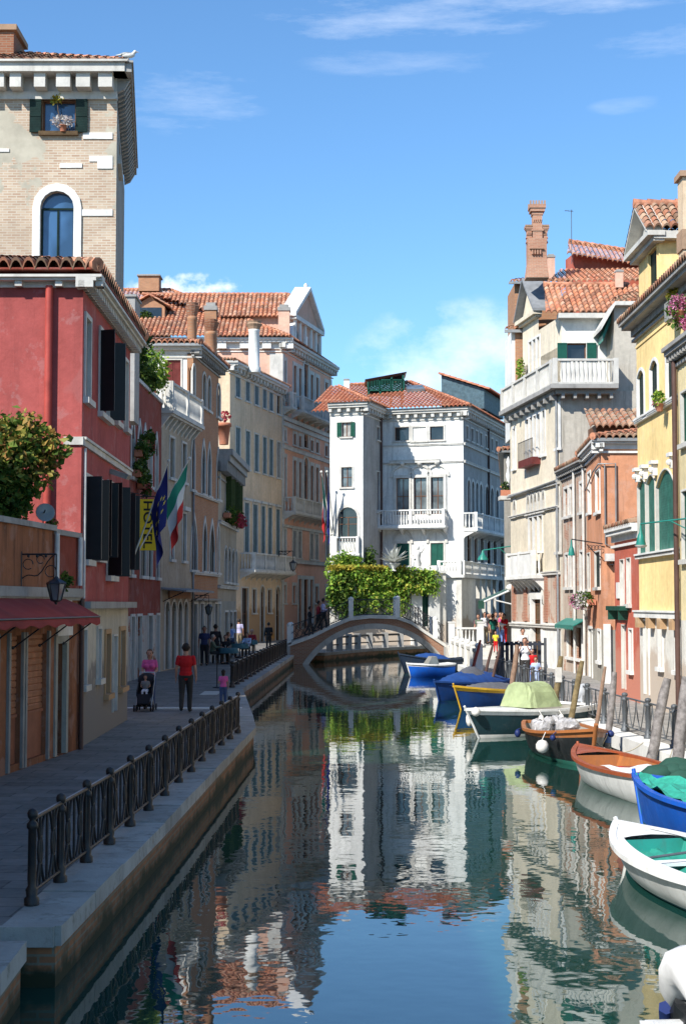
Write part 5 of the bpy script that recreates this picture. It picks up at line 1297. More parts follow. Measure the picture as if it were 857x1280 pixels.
brickmat('pilbrick',(.42,.17,.10),(.33,.13,.08),(.4,.3,.24))
B.wall(F,0,F.L,G,zb,['istriawhite','pinkbrick','palazzo'],[RZ+2.1,F.Z(669,718)])
mb=MB()
for a_,b_ in ((640.5,643.5),(655,658.5),(681,684),(695.5,699.5)): u=sorted((F.U(a_,750),F.U(b_,750))); mb.fbox(F,u[0],u[1],RZ+2.15,F.Z(669,722),0,.06)
B.part(mb,'brick_pilaster','pilbrick')
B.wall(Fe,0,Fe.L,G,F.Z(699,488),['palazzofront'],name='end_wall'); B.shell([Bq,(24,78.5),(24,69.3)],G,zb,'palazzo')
for y,h_ in ((603,.14),(718,.16),(782,.15),(640,.1)): B.band(F,0,F.L,F.Z(699,y) if y==603 else F.Z(669,y),h_,.12)
pipe(B,[F.P(.12,zb-.2,.1),F.P(.12,F.Z(700,600),.1),F.P(.12,RZ,.1)],.06,'lead'); pipe(B,[F.P(.1,F.Z(700,600),.16),F.P(F.L,F.Z(638,622),.16)],.05,'gutter','cable')
ub=sorted((F.U(646,705),F.U(679,705))); balcony(B,F,ub[0],ub[1],F.Z(662,720),.55,1.15,'istriawhite',.8)
mb=MB(); mb.fbox(F,ub[0]+.1,ub[1]-.9,F.Z(662,720),F.Z(662,720)+1.0,.56,.60); B.part(mb,'balcony_panel','istriawhite')
# iron window balcony with red-brown box
u=sorted((F.U(657,560),F.U(675,560))); zz=F.Z(666,583); mb=MB(); mb.fbox(F,u[0],u[1],zz,zz+.35,.0,.42); b1=B.part(mb,'window_box','shutterred'); mb=MB()
for k in range(13): uu=u[0]+(u[1]-u[0])*k/12; mb.tube([F.P(uu,zz+.35,.4),F.P(uu,zz+1.25,.4)],.014)
mb.tube([F.P(u[0],zz+1.25,.4),F.P(u[1],zz+1.25,.4)],.02); mb.build('grille','iron',b1)
# roofline balcony
mb=MB(); mb.fbox(F,-.45,F.L+.2,zb,zb+.2,-.3,.55); mb.fbox(F,-.2,F.L+.1,zb-.2,zb,-.1,.3); u_e=Fe.U(768,480); mb.fbox(Fe,-.5,u_e,zb+.003,zb+.2,-.2,.9); mb.fbox(Fe,-.2,u_e-.1,zb-.2,zb,0,.55)
for k in range(9): uu=.2+k*1.1; mb.fbox(F,uu-.1,uu+.1,zb-.42,zb-.2,0,.38)
for k in range(5): uu=.1+k*.55; mb.fbox(Fe,uu-.07,uu+.07,zb-.42,zb-.2,0,.6)
bal=B.part(mb,'roof_balcony','stonegrey')
mb=MB(); balustrade(mb,F,-.4,F.L,zb+.2,1.15,.45,ends=False); balustrade(mb,Fe,-.4,u_e,zb+.2,1.15,.85,.2,ends=False); mb.fbox(Fe,u_e-.15,u_e,zb+.2,zb+1.35,0,.7); mb.build('balustrade','istria',bal)
# upper storey
zu=17.35; yb=71.5
A2_=(10.35,yb); F_u=Fac(A2_,(9.2,79.0)); F_ue=Fac(A2_,(19,yb))
B2=B
u0,u1=sorted((F_ue.U(708,430),F_ue.U(732,430))); B.win(F_ue,u0,u1,F_ue.Z(720,450),F_ue.Z(720,429),sur=.03,pane='glass',shut='paintgreen',mode='open',mull=(0,1),sill=False)
B.wall(F_ue,0,F_ue.L,zb+.1,zu,['whitebright'],name='loggia_wall'); 
B.row(F_u,[(661,664.5),(666,669.5),(671,674.5)],424,468,668,sur=.1,smat='istriawhite',pane='glasspale',mull=(0,3))
_g=F_u.U(652.5,395); B.wall(F_u,0,min(_g,F_u.L),zb+.1,zu,['palazzo'],name='upper_wall'); B.shell([(A2_[0]+.0,A2_[1]),(9.2,79.0),(14,79.0),(14,72)],zb+.1,zu-1.4,'palazzo','upper_wall',top=False)
# gable facing canal
ga_,gb_=F_u.U(672.5,395),F_u.U(652.5,395); gm=F_u.U(661,360); gz0=F_u.Z(672,389); gz1=F_u.Z(661,355)
mb=MB(); wallmesh(mb,F_u,ga_,gb_,zu,gz0,[]); B.part(mb,'upper_wall','palazzo')
mb=MB(); mb.poly([F_u.P(ga_,gz0,.02),F_u.P(gb_,gz0,.02),F_u.P(gm,gz1,.02)]); mb.fbox(F_u,ga_-.3,gb_+.3,gz0-.2,gz0,-.1,.35); mb.fbox(F_u,ga_-.2,gb_+.2,gz0-.32,gz0-.2,-.1,.2)
B.part(mb,'gable','palazzo')
mb=MB()
for a_ in (ga_-.35,gb_+.35):
    A_=F_u.P(a_,gz0-.05,.4);T_=F_u.P(gm,gz1+.15,.4); k=V(1.0,0,0); up=V(0,0,.14)
    mb.hexa([A_,T_,T_+k,A_+k,A_+up,T_+up,T_+k+up,A_+k+up])
B.part(mb,'gable_roof','lead')
B.roof([(V(9.55,71.0,zu+.08),V(21,71.0,zu+.08),V(21,74.0,zu+2.0),V(9.85,74,zu+2.0))],'tiles',w=.27,row=.4,caps=[(V(9.85,74,zu+2.02),V(14,74,zu+2.02))])
B.roof([(atY(686,352,74.6),atY(840,350,74.6),atY(840,318,80),atY(700,338,78.5))],'tiles',w=.27,row=.4)
B.roof([(V(21,84,zu+.05),V(10,84,zu+.05),V(10,79.5,zu+2.6),V(21,79.5,zu+2.6))],'tiles')
p0=atY(708,322,77.5); p1=atY(830,345,77.5)
pa_=atY(708,303,78.5)
B.roof([(atY(708,317,78.5),atY(860,340,78.5),atY(860,326,82),atY(710,302,82))],'tiles',w=.27,row=.4,caps=[(atY(710,302,82),atY(860,326,82))])
mb=MB(); q=atY(716,317,79.2); q2=atY(860,339,79.2); mb.hexa([(q.x,79.2,zu),(q2.x,79.2,zu),(q2.x,82,zu),(q.x,82,zu),(q.x,79.2,q.z),(q2.x,79.2,q2.z),(q2.x,82,q2.z),(q.x,82,q.z+.3)]); B.part(mb,'attic_wall','brickred')
mb=MB(); mb.fbox(F_ue,-.2,F_ue.L,zu-.18,zu+.05,-.1,.5); B.part(mb,'gutter','istria')
# grey projecting block on the right part
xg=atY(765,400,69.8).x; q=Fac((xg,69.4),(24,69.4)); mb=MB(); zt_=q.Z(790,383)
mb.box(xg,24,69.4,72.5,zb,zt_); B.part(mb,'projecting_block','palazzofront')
mb=MB(); P=q.P; xa=-( (xg-atY(753,395,69).x) ); mb.fbox(q,-.0,q.L,zt_,zt_+.18,-.1,.35); 
A_=q.P(0,zt_+.18,.35); mb.hexa([q.P(-.62,zt_-1.1,.2),q.P(-.0,zt_-.0,.35),q.P(-.0,zt_-.0,-2.5),q.P(-.62,zt_-1.1,-2.5),q.P(-.62,zt_-.92,.2),q.P(-.0,zt_+.18,.35),q.P(-.0,zt_+.18,-2.5),q.P(-.62,zt_-.92,-2.5)])
B.part(mb,'cornice','istria')
B.roof([(V(xg-.2,69.1,zt_+.2),V(24,69.1,zt_+.2),V(24,72.5,zt_+1.3),V(xg+1.6,72.5,zt_+1.3))],'tilesold')
mb=MB(); a_=atY(752,400,70.2);b_=atY(763,440,70.2); mb.hexa([(a_.x,70.1,zt_-1.5),(xg-.02,70.1,zt_-.55),(xg-.02,71.4,zt_-.55),(a_.x,71.4,zt_-1.5),(a_.x,70.1,zt_-1.2),(xg-.02,70.1,zt_-.2),(xg-.02,71.4,zt_-.2),(a_.x,71.4,zt_-1.2)]); B.part(mb,'awning','paintteal')
# left rear brick block and lower roof
mb=MB(); a_=atY(642,410,79); mb.box(a_.x,a_.x+2.4,78.55,82,zb,atY(642,356,79).z); B.part(mb,'rear_block','brickoch')
aa=atY(640,430,79.2)
mb=MB(); mb.box(aa.x-.1,aa.x+1.2,78.6,82,F.Z(640,520)-1,aa.z+.6); B.part(mb,'rear_block','whitebright')
zq=atY(642,356,79).z; B.roof([(V(a_.x-.3,78.2,zq),V(a_.x+3,78.2,zq),V(a_.x+3,80.5,zq+.6),V(a_.x+.6,80.5,zq+.6)),(V(aa.x-.5,78.3,aa.z+.65),V(aa.x+1.3,78.3,aa.z+.65),V(aa.x+1.3,79.6,aa.z+1.0),V(aa.x+.2,79.6,aa.z+1.0))],'tiles')
mb=MB(); mb.box(a_.x-.35,a_.x+1.7,78.15,78.3,zq-.12,zq); mb.box(aa.x-.5,aa.x+1.3,78.25,78.4,aa.z+.45,aa.z+.6); B.part(mb,'gutter','gutter')
# big chimney
r=thing('chimney','huge ornate brick chimney with three crowned flues on the beige palazzo','chimney',atY(669,350,75)); Yc=75
def S(x0,x1,yt,yb,dy=.45,m='towerbrick'):
    a=atY(x0,yb,Yc);b=atY(x1,yt,Yc); return a.x,b.x,Yc-dy,Yc+dy,a.z,b.z
mb=MB(); x0,x1,y0_,y1_,z0_,z1_=S(656,684,300,349); 
mb.hexa([(x0,y0_,z0_),(x1,y0_,z0_),(x1,y1_,z0_),(x0,y1_,z0_),(x0+.1,y0_+.05,z0_+.75),(x1-.1,y0_+.05,z0_+.75),(x1-.1,y1_-.05,z0_+.75),(x0+.1,y1_-.05,z0_+.75)])
mb.box(x0+.1,x1-.1,y0_+.05,y1_-.05,z0_+.75,z1_); brickmat('chimbrick',(.50,.25,.16),(.38,.17,.11),(.46,.34,.25)); mb.build('shaft','chimbrick',r)
def flue(x0,x1,yt,yb):
    a=atY(x0,yb,Yc);b=atY(x1,yt,Yc); w=b.x-a.x; cx=(a.x+b.x)/2; h=b.z-a.z; mb=MB()
    mb.box(a.x+w*.12,b.x-w*.12,Yc-.4*w,Yc+.4*w,a.z,b.z-h*.3)
    for zz,f in ((a.z+h*.05,.02),(a.z+h*.3,.02)): mb.box(a.x+w*f,b.x-w*f,Yc-w*.46,Yc+w*.46,zz,zz+h*.05)
    for k in range(5): t_=k/4; mb.obox(((a.x+w*.2+w*.6*t_),Yc-.41*w,a.z+h*.55),V(.03,0,.09),V(0,.03,0),V(-.01,0,.01)); 
    for i,(f0,f1) in enumerate(((.05,.74),(-.08,.82),(-.16,.9))): mb.box(a.x+w*f0,b.x-w*f0,Yc-w*(.5-f0),Yc+w*(.5-f0),a.z+h*f1-h*.04,a.z+h*f1+h*.05)
    fl=mb.build('flue','chimbrick',r); mb=MB()
    for k in range(6): 
        for j in (-1,1): mb.box(a.x-w*.14+k*(w*1.28-.08)/5,a.x-w*.14+k*(w*1.28-.08)/5+.08,Yc+j*w*.6-.04,Yc+j*w*.6+.04,b.z-h*.06,b.z+h*.04)
    mb.build('crown','tilesold',fl)
flue(663,678,255,305); flue(656.5,664.5,283,305); flue(676,684,283,305)
mb=MB(); a_=atY(664,318,Yc-.46)
for k in range(4): mb.box(a_.x+k*.13,a_.x+k*.13+.07,Yc-.52,Yc-.38,a_.z,a_.z+.22)
mb.box(a_.x-.1,a_.x+.6,Yc-.52,Yc-.38,a_.z+.28,a_.z+.33); mb.build('corbel','chimbrick',r)
chim('short pink chimney behind the huge brick chimney',79,683,693,319,349,'salmonpale'); chim('small pale chimney on the lower tiles left of the grey block',73.5,768,778,338,360,'salmonpale')
r=thing('antenna','thin television antenna standing on the tiled roof behind the big chimney','antenna',atY(714,330,78)); mb=MB(); a_=atY(714,330,78);b_=atY(713.5,262,78); mb.tube([a_,b_],.018); mb.tube([b_+V(-.35,0,-.05),b_+V(.1,0,-.1)],.012)
for k in range(6): mb.tube([b_+V(-.3+k*.07,-.15,-.06),b_+V(-.3+k*.07,.15,-.06)],.007,4)
mb.build('mast','irongrey',r)
r=thing('roof_plant','tall leafy potted plant at the far end of the roofline balcony','plant',F.P(F.L-1,zb+.2,0)); q=atY(650,480,77.0); mb=MB(); mb.lathe(q-V(0,0,.35),[(.15,0),(.2,.3),(.22,.32),(.15,.3)],8); mb.build('pot','terracotta',r); foliage('leaves','leafivy',[(q+V(0,0,.75),(.22,.25,.75))],260,.14,r)
# wall lamp arm, green, px 600-638 y690
r=thing('street_lamp','teal bracket lamp on the corner of the beige palazzo','street lamp',F.P(F.L,7)); a_=atY(638,690,78.6); b_=atY(603,694,78.6); mb=MB(); mb.tube([a_+V(0,0,.3),b_+V(0,0,.25)],.03); mb.tube([a_+V(0,0,-.3),a_+V(-.6,0,.2)],.02); mb.build('arm','paintteal',r); mb=MB(); mb.lathe(b_-V(0,0,.25),[(.28,0),(.26,.1),(.1,.3),(.04,.5)],10); mb.build('lamp_shade','paintteal',r)
r=thing('balcony_planter','planters and white ornaments on a small balcony left of the beige palazzo','balcony',atY(630,610,80)); a_=atY(624,620,79.2); mb=MB(); mb.box(a_.x,a_.x+.75,79,80,a_.z-.2,a_.z); mb.build('slab','istria',r); mb=MB(); mb.box(a_.x+.05,a_.x+.65,79.0,79.3,a_.z,a_.z+.3); mb.build('trough','terracotta',r); foliage('leaves','leaf',[(a_+V(.3,.1,.5),(.25,.2,.3))],120,.12,r); mb=MB(); mb.lathe(a_+V(.5,.3,.3),[(.12,0),(.06,.4),(.15,.8),(.05,1.2),(.12,1.5),(.02,1.8)],8); mb.build('finial','istriawhite',r)
# green awning with white arm over people
r=thing('shop_awning','dark green shop awning propped out above the group of people','awning',atY(638,735,84.5)); Fq=Fac(Bq,(8.3,90)); p1=atY(601,752,84.5); p2=atY(637,736,84.5); mb=MB()
mb.hexa([p1+V(0,-1.6,0),p2+V(0,-1.6,0),p2+V(0,1.6,0),p1+V(0,1.6,0),p1+V(0,-1.6,.06),p2+V(0,-1.6,.06),p2+V(0,1.6,.06),p1+V(0,1.6,.06)]); mb.box(p1.x-.03,p1.x+.03,82.9,86.1,p1.z-.4,p1.z+.05); mb.build('canopy','paintgreen',r); mb=MB(); mb.tube([p1+V(0,-1.65,-.02),p2+V(0,-1.65,-.02)],.06); mb.tube([p1+V(.5,-1.6,.1),p2+V(.1,-1.6,-.9)],.04); mb.ball(p2+V(-.1,-1.65,.05),.2,8,0,(1.6,1,1)); mb.build('arm','istriawhite',r)
# R6 dark building behind, right of bridge
B=Bld('shaded_grey_house','shaded grey house hidden behind the beige palazzo at the bridge end',(14,95,RZ)); F=Fac((9.2,79.0),(10.6,100)); F_=Fac((10.7,86),(12.5,100))
B.shell([(9.0,84.9),(12.0,112),(30,112),(30,84.9),(9.0,84.9)],G,12.2,'greyplaster')
B.hip((9.0,84.9),(12,112),(30,112),(30,84.9),12.3,2,.3,mat='tilesold')
# R4 pink brick house
A=(10.2,63.7);Bq=(10.0,69.25);F=Fac(A,Bq)
B=Bld('pale_brick_house','narrow flaking pink brick house with white drainpipes and shopfront',(13,66,RZ)); zt_=F.Z(731,580)
B.row(F,[(705,709.5),(712,715.5)],610,645,710,sur=.12,smat='pipewhite',pane='glass'); B.row(F,[(724.5,729)],604,640,727,sur=.12,smat='pipewhite'); B.row(F,[(706.5,710),(712.5,716)],693,734,710,sur=.1,smat='pipewhite',pane='glasspale'); B.row(F,[(725,728.5)],690,738,727,sur=.1,smat='pipewhite',pane='glasspale')
B.row(F,[(709,717),(718.5,727)],784,822,717,sur=.12,smat='istriawhite',pane='glasspale',mull=(1,1),name='shop_window')
B.wall(F,0,F.L,G,zt_,['pinkbrick']); B.shell([Bq,(24,69.25),(24,63.7),A],G,zt_,'pinkbrick'); B.cornice(F,-.1,F.L+.1,zt_+.15,.2,.35,'stonegrey',.4,.15,.15)
B.hip(A,Bq,(24,69.25),(24,63.7),zt_+.2,1.2,.3,(0,0),'tilesold')
for x in (719.5,731.5): u=F.U(x,650); pipe(B,[F.P(u,zt_,.1),F.P(u,F.Z(719,770),.1),F.P(u+.1,RZ,.1)],.06,'pipewhite')
r=thing('shop_awning','short scalloped teal awning over the pale brick shopfront','awning',F.P(2,3)); u=sorted((F.U(707,778),F.U(731,778))); z1_=F.Z(718,773);z0_=F.Z(718,782); mb=MB(); P=F.P; mb.hexa([P(u[0],z1_-.05,0),P(u[1],z1_-.05,0),P(u[1],z0_,.5),P(u[0],z0_,.5),P(u[0],z1_,0),P(u[1],z1_,0),P(u[1],z0_+.03,.52),P(u[0],z0_+.03,.52)]); mb.build('canopy','paintteal',r)
mb=MB(); n=12
for k in range(n): a_=u[0]+(u[1]-u[0])*k/n;b_=u[0]+(u[1]-u[0])*(k+1)/n; mb.poly([P(a_,z0_+.02,.521),P(b_,z0_+.02,.521),P(b_,z0_-.1,.521),P((a_+b_)/2,z0_-.18,.521),P(a_,z0_-.1,.521)])
mb.build('valance','paintteal',r)
mb=MB(); mb.lathe((0,0,0),[(.1,0)],4) if 0 else None
# small tiled roofs above R4/R3 in front of palazzo wall
B.roof([(atY(690.5,575,69),atY(722,575,69),atY(722,568,69.25),atY(692,569,69.25))],'tilesold') if 0 else None
# R3 orange house
A=(9.8,57.6);Bq=(10.2,63.65);F=Fac(A,Bq);Fe=Fac(A,(22,57.6))
B=Bld('orange_house','bright orange stucco house with flower boxes and looping grey pipes',(13,60,RZ)); zt_=F.Z(750,556)
B.row(F,[(734.8,738)],592,641,736,sur=.1,smat='istriawhite',pane='curtain'); B.row(F,[(744.5,749.5)],589,640,747,sur=.1,smat='istriawhite',pane='curtain',mull=(1,2)); B.row(F,[(734.3,737.3)],692,736,736,sur=.05,shut='shutterdark'); B.row(F,[(743.5,750)],690,734,747,sur=.06,shut='shutterdark')
B.row(F,[(747.2,750.6)],789,826,749,sur=.1,smat='istriawhite',pane='glass',mull=(0,2)); B.row(F,[(736,740)],786,850,738,sur=.12,smat='istriawhite',pane='shuttergrey',name='door',sill=False)
zs_=F.Z(745,786); B.wall(F,0,F.L,G,zt_,['greylow','orange'],[zs_]); B.wall(Fe,0,Fe.L,G,zt_,['greylow','orange'],[zs_],name='end_wall'); B.shell([Bq,(22,63.65),(22,57.6)],G,zt_,'orange')
mb=MB(); u=sorted((Fe.U(753.5,800),Fe.U(762,800))); mb.fbox(Fe,u[0],u[1],RZ,Fe.Z(757,780),0,.12); B.part(mb,'stone_pilaster','istriawhite')
B.cornice(F,-.3,F.L,zt_+.2,.25,.35,'istriawhite',.5,.18,.15); B.cornice(Fe,-.35,Fe.L,zt_+.2,.25,.3,'istriawhite',None)
B.hip(A,Bq,(22,63.65),(22,57.6),zt_+.25,1.35,.35,(1,1),'tilesold')
zc_=Fe.Z(755,580); pipe(B,[F.P(5.5,zc_-.6,.08),F.P(2.5,zc_-.1,.08),F.P(0,zc_,.1),Fe.P(.0,zc_,.1),Fe.P(Fe.U(768,585),zc_,.1),Fe.P(Fe.U(768,585),Fe.Z(768,655),.1)],.028,'gutter','cable'); pipe(B,[Fe.P(.12,zc_,.08),Fe.P(.12,Fe.Z(755,680),.08),Fe.P(Fe.U(768,685),Fe.Z(768,685),.08),Fe.P(Fe.U(768,700),Fe.Z(768,705),.08),Fe.P(Fe.U(760,706),Fe.Z(760,706),.08)],.026,'gutter','cable')
r=thing('floodlight','white floodlight box on the orange house corner above the red house','lamp',Fe.P(.6,5)); a_=Fe.P(Fe.U(761,695),Fe.Z(761,697),.25); mb=MB(); mb.box(a_.x-.2,a_.x+.2,a_.y-.15,a_.y+.15,a_.z-.14,a_.z+.14); mb.build('housing','pipewhite',r); mb=MB(); mb.tube([a_+V(0,.1,-.1),a_+V(.1,.25,-.35),a_+V(.25,.25,.1)],.02); mb.build('bracket','iron',r)
for k,(px,py) in enumerate(((727,746),(744,747))):
    u_=F.U(px if k else 737,py); z_=F.Z(px if k else 737,py+6); q=F.P(u_,z_,.3)
    r=thing('window_flower_box',['window box of mixed pink and white flowers nearer the drainpipe','window box of white flowers under the dark shutter on the orange house corner'][k],'flower box',q,'window boxes on the orange house'); mb=MB(); mb.fbox(F,u_-.6,u_+.6,z_-.1,z_+.12,.05,.4); mb.build('box','terracotta',r)
    foliage('leaves','leaf',[(q+V(-.1,0,.1),(.35,.75,.32))],500,.12,r); foliage('blossoms','petalwhite' if k else 'petalpink',[(q+V(-.2,0,0),(.35,.75,.35))],380,.1,r); foliage('blossoms','petalwhite',[(q+V(-.2,0,.1),(.3,.7,.3))],150,.1,r)
# extra tiled roof piece behind the orange house
B.roof([(V(atY(737,533,61).x,61,atY(737,533,61).z),V(16,61,atY(790,545,61).z+.4),V(16,63.2,atY(790,545,61).z+1.5),V(atY(737,533,61).x+.1,63.2,atY(738,513,63.2).z))],'tilesold'); mb=MB(); a_=atY(745,553,61.3); mb.box(a_.x,16,61.4,63.4,zt_,atY(745,530,61.3).z); B.part(mb,'attic_wall','woodbrown')
r=thing('street_lamp','teal bell shaped lamp on a wrought iron arm beside the pale brick house','street lamp',F.P(1,6)); a_=Fe.P(.02,Fe.Z(752,680),.1); b_=atY(713.5,674,57.5); mb=MB(); mb.tube([a_,V(b_.x,57.5,b_.z)],.022); mb.tube([a_-V(0,0,.55),a_+V(-.35,0,-.3),a_+V(-.6,0,-.02)],.02)
for k in range(4): c=a_+V(-.12-.12*k,-.02,-.14-.02*k*0); mb.tube([c+V(.08*math.cos(t_),0,.08*math.sin(t_)) for t_ in [i*.6 for i in range(11)]],.012,5)
mb.build('arm','iron',r); mb=MB(); mb.lathe(V(b_.x,57.5,b_.z-.62),[(.13,0),(.13,.05),(.09,.26),(.045,.36),(.02,.6)],12); mb.build('lamp_shade','paintteal',r)
# R2 red house
A=(8.95,46.0);Bq=(8.9,49.9);F=Fac(A,Bq)
B=Bld('small_red_house','small brick red house with white shutters squeezed between orange and yellow',(11,48,RZ)); zt_=F.Z(780,668)
B.row(F,[(775.5,780)],700,757,778,sur=.03,shut='pipewhite',mull=(0,1)); B.row(F,[(783.5,788)],698,755,786,sur=.03,shut='pipewhite',mull=(0,1)); B.row(F,[(777.5,781.5)],782,861,779,sur=.04,shut='whitelow',name='door',sill=False); B.row(F,[(786.5,790.5)],787,838,788,sur=.05,smat='istriawhite',pane='glass',mull=(0,3))
B.wall(F,0,F.L,G,zt_,['brickred']); B.shell([Bq,(20,49.9)],G,zt_,'brickred')
mb=MB(); mb.poly([(8.9,49.9,zt_),(8.95,46,zt_),(20,46,zt_),(20,49.9,zt_)]); B.part(mb,'roof_deck','lead')
B.cornice(F,-.1,F.L+.25,zt_+.25,.35,.3,'istriawhite',None); B.roof([(F.P(-.1,zt_+.25,.3),F.P(F.L+.2,zt_+.25,.3),F.P(F.L+.2,zt_+1.1,-3),F.P(-.1,zt_+1.1,-3))],'tilesold')
u=sorted((F.U(768.5,760),F.U(786,760))); mb=MB(); z_=F.Z(778,763); mb.fbox(F,u[0],u[1],z_,z_+.14,0,.32)
for uu in (u[0]+.3,u[1]-.3): mb.fbox(F,uu-.04,uu+.04,z_-.3,z_,0,.3)
B.part(mb,'ledge','shuttergreen')
mb=MB(); u=F.U(773,738); mb.fbox(F,u-.15,u+.25,F.Z(773,748),F.Z(773,728),.0,.05); B.part(mb,'sign_board','istriawhite')
# R1 yellow house
A=(9.0,37.2);Bq=(8.92,45.9);F=Fac(A,Bq); Fe=Fac(Bq,(20,45.9),True)
B=Bld('yellow_house','warm yellow house with dark green shutters and a rooftop dormer',(12,42,RZ)); zt_=F.Z(783,412)-.35
B.row(F,[(796.8,804.8),(812.8,822),(833.2,842.6)],450,511,818,arch='seg',sur=.09,smat='istriawhite',shut='shutterdark',mull=(0,1))
B.row(F,[(797.5,807),(808.6,819),(821,843)],592,690,818,arch='seg',sur=.04,smat='istria',shut='shutterteal',mull=(0,1))
B.row(F,[(805,811)],776,868,808,sur=.05,smat='istriawhite',pane='paintgreen',mull=(1,3),frame='paintgreen',name='door',sill=False); B.row(F,[(823.3,828.3)],776,834,826,sur=.05,smat='istriawhite',pane='glass',mull=(0,3)); B.row(F,[(844,849)],776,838,846,sur=.05,smat='istriawhite',pane='glass',mull=(0,3))
zl=F.Z(820,768); B.wall(F,0,F.L,G,zt_,['whitelow','yellow'],[zl]); B.shell([Bq,(20,45.9),(20,37.2),A],G,zt_,'yellow')
B.band(F,0,F.L,zl,.2,.18,'istriawhite'); B.band(F,0,F.L,F.Z(820,514),.12,.1,'istriawhite'); B.band(F,0,F.L,F.Z(820,693),.14,.12,'istriawhite')
mb=MB()
for k in range(6): uu=.7+k*1.5; mb.fbox(F,uu-.2,uu+.2,zl-.4,zl-.1,0,.2)
B.part(mb,'corbel','cream')
mb=MB()
for x in (799,808,820,843):
    uu=F.U(x,580); z_=F.Z(820,590); mb.fbox(F,uu-.10,uu+.10,z_-.1,z_+.22,0,.13); mb.fbox(F,uu-.2,uu+.2,z_+.22,z_+.32,0,.2); mb.ball(F.P(uu,z_+.06,.16),.09,8)
B.part(mb,'carved_capital','istriawhite')
B.cornice(F,-.3,F.L+.35,zt_+.32,.3,.48,'stonegrey',None); mb=MB(); mb.fbox(F,0,F.L,zt_-.5,zt_-.44,0,.03); B.part(mb,'moulding','yellow')
mb=MB(); mb.fbox(Fe,0,8,zt_-.03,zt_+.32,-.1,.5); B.part(mb,'cornice','stonegrey')
mb=MB(); mb.poly([F.P(-.2,zt_+.3,.5),F.P(F.L+.4,zt_+.3,.5),V(20,46.2,zt_+.3),V(20,37,zt_+.3)]); B.part(mb,'roof_deck','lead')
B.roof([(F.P(0,zt_+.34,.5),F.P(F.L+.4,zt_+.34,.5),V(13,46.2,zt_+.9),V(13,37.2,zt_+.9))],'tilesold')
# dormer
FD=Fac((9.05,43.1),(9.0,45.8)); FDe=Fac((9.05,43.1),(16,43.1)); zd=14.3
u=sorted((FD.U(811,350),FD.U(824,350))); B.win(FD,max(.12,u[0]),u[1],FD.Z(817,374)-.6,FD.Z(817,312),sur=.05,shut='shutterdark',mull=(0,1),smat='yellow',sill=False)
B.wall(FD,0,FD.L,zt_,zd,['yellow'],name='dormer_wall'); B.wall(FDe,0,FDe.L,zt_,zd,['yellow'],name='dormer_wall'); B.shell([(9.0,45.8),(16,45.8),(16,43.1)],zt_,zd,'yellow','dormer_wall')
zp=zd+.95; xm=44.45
mb=MB(); mb.poly([(9.0,43.0,zd),(9.0,45.9,zd),(9.0,xm,zp)]); mb.fbox(FD,-.4,FD.L+.3,zd-.12,zd+.02,-.1,.4); mb.fbox(FD,-.3,FD.L+.2,zd-.26,zd-.12,-.1,.22); mb.fbox(FDe,-.2,FDe.L,zd-.2,zd+.02,-.1,.35)
for s0,s1 in ((42.8,xm),(46.1,xm)):
    a=V(8.62,s0,zd+.02);b=V(8.62,s1,zp+.12); mb.hexa([a,b,b+V(.5,0,0),a+V(.5,0,0),a+V(0,0,.16),b+V(0,0,.16),b+V(.5,0,.16),a+V(.5,0,.16)])
B.part(mb,'pediment','istria')
B.roof([(V(8.6,42.7,zd+.1),V(16,42.7,zd+.1),V(16,xm,zp+.25),V(8.6,xm,zp+.25)),(V(16,46.2,zd+.1),V(8.6,46.2,zd+.1),V(8.6,xm,zp+.25),V(16,xm,zp+.25))],'tilesold',w=.24,row=.34,caps=[(V(8.6,xm,zp+.27),V(16,xm,zp+.27))],name='dormer_roof')
r=thing('chimney','cream chimney with broad tiled hood at the right edge above the yellow house','chimney',atY(853,270,42)); a=atY(850,300,41.4); mb=MB(); mb.box(a.x-.02,a.x+.55,41.0,41.6,a.z-2.5,atY(850,226,41.4).z); mb.build('shaft','cream',r); mb=MB(); mb.box(a.x-.1,a.x+.62,40.9,41.7,atY(850,226,41.4).z,atY(850,219,41.4).z); mb.box(a.x-.06,a.x+.6,40.95,41.65,a.z-.35,a.z+.2); mb.build('cap','tilesold',r)
r=thing('grassy_planter','stone planter with dry grass on the ledge beside the yellow dormer','planter',atY(845,380,40)); q=atY(845,372,40); mb=MB(); mb.box(q.x-.25,q.x+.35,39.8,40.4,q.z-.6,q.z-.1); mb.build('box','stonegrey',r); foliage('leaves','leafyellow',[(q+V(.05,.1,.05),(.3,.3,.3))],300,.14,r)
r=thing('petunia_basket','cascade of bright pink petunias hanging at the right edge of the photo','flower basket',atY(848,392,38.9)); q=atY(849,388,38.9); mb=MB(); mb.lathe(q-V(0,0,.3),[(.1,0),(.25,.25),(.27,.27),(.2,.25)],10); mb.build('basket','terracotta',r); foliage('leaves','leaf',[(q,(.42,.35,.5))],500,.11,r); foliage('blossoms','petalpink',[(q+V(-.05,-.05,.1),(.27,.26,.32)),(q+V(.1,-.1,-.3),(.15,.18,.24))],1200,.07,r)
r=thing('petunia_basket','small pink flower pot on the right sill of the yellow house','flower pot',atY(833,502,40)); q=F.P(F.U(836,500),F.Z(836,505),.28); mb=MB(); mb.lathe(q-V(0,0,.2),[(.08,0),(.12,.2),(.13,.2),(.1,.18)],8); mb.build('pot','terracotta',r); foliage('leaves','leafivy',[(q+V(0,.1,.15),(.2,.25,.25))],160,.1,r); foliage('blossoms','petalpink',[(q+V(0,.2,.0),(.15,.2,.15))],70,.08,r)
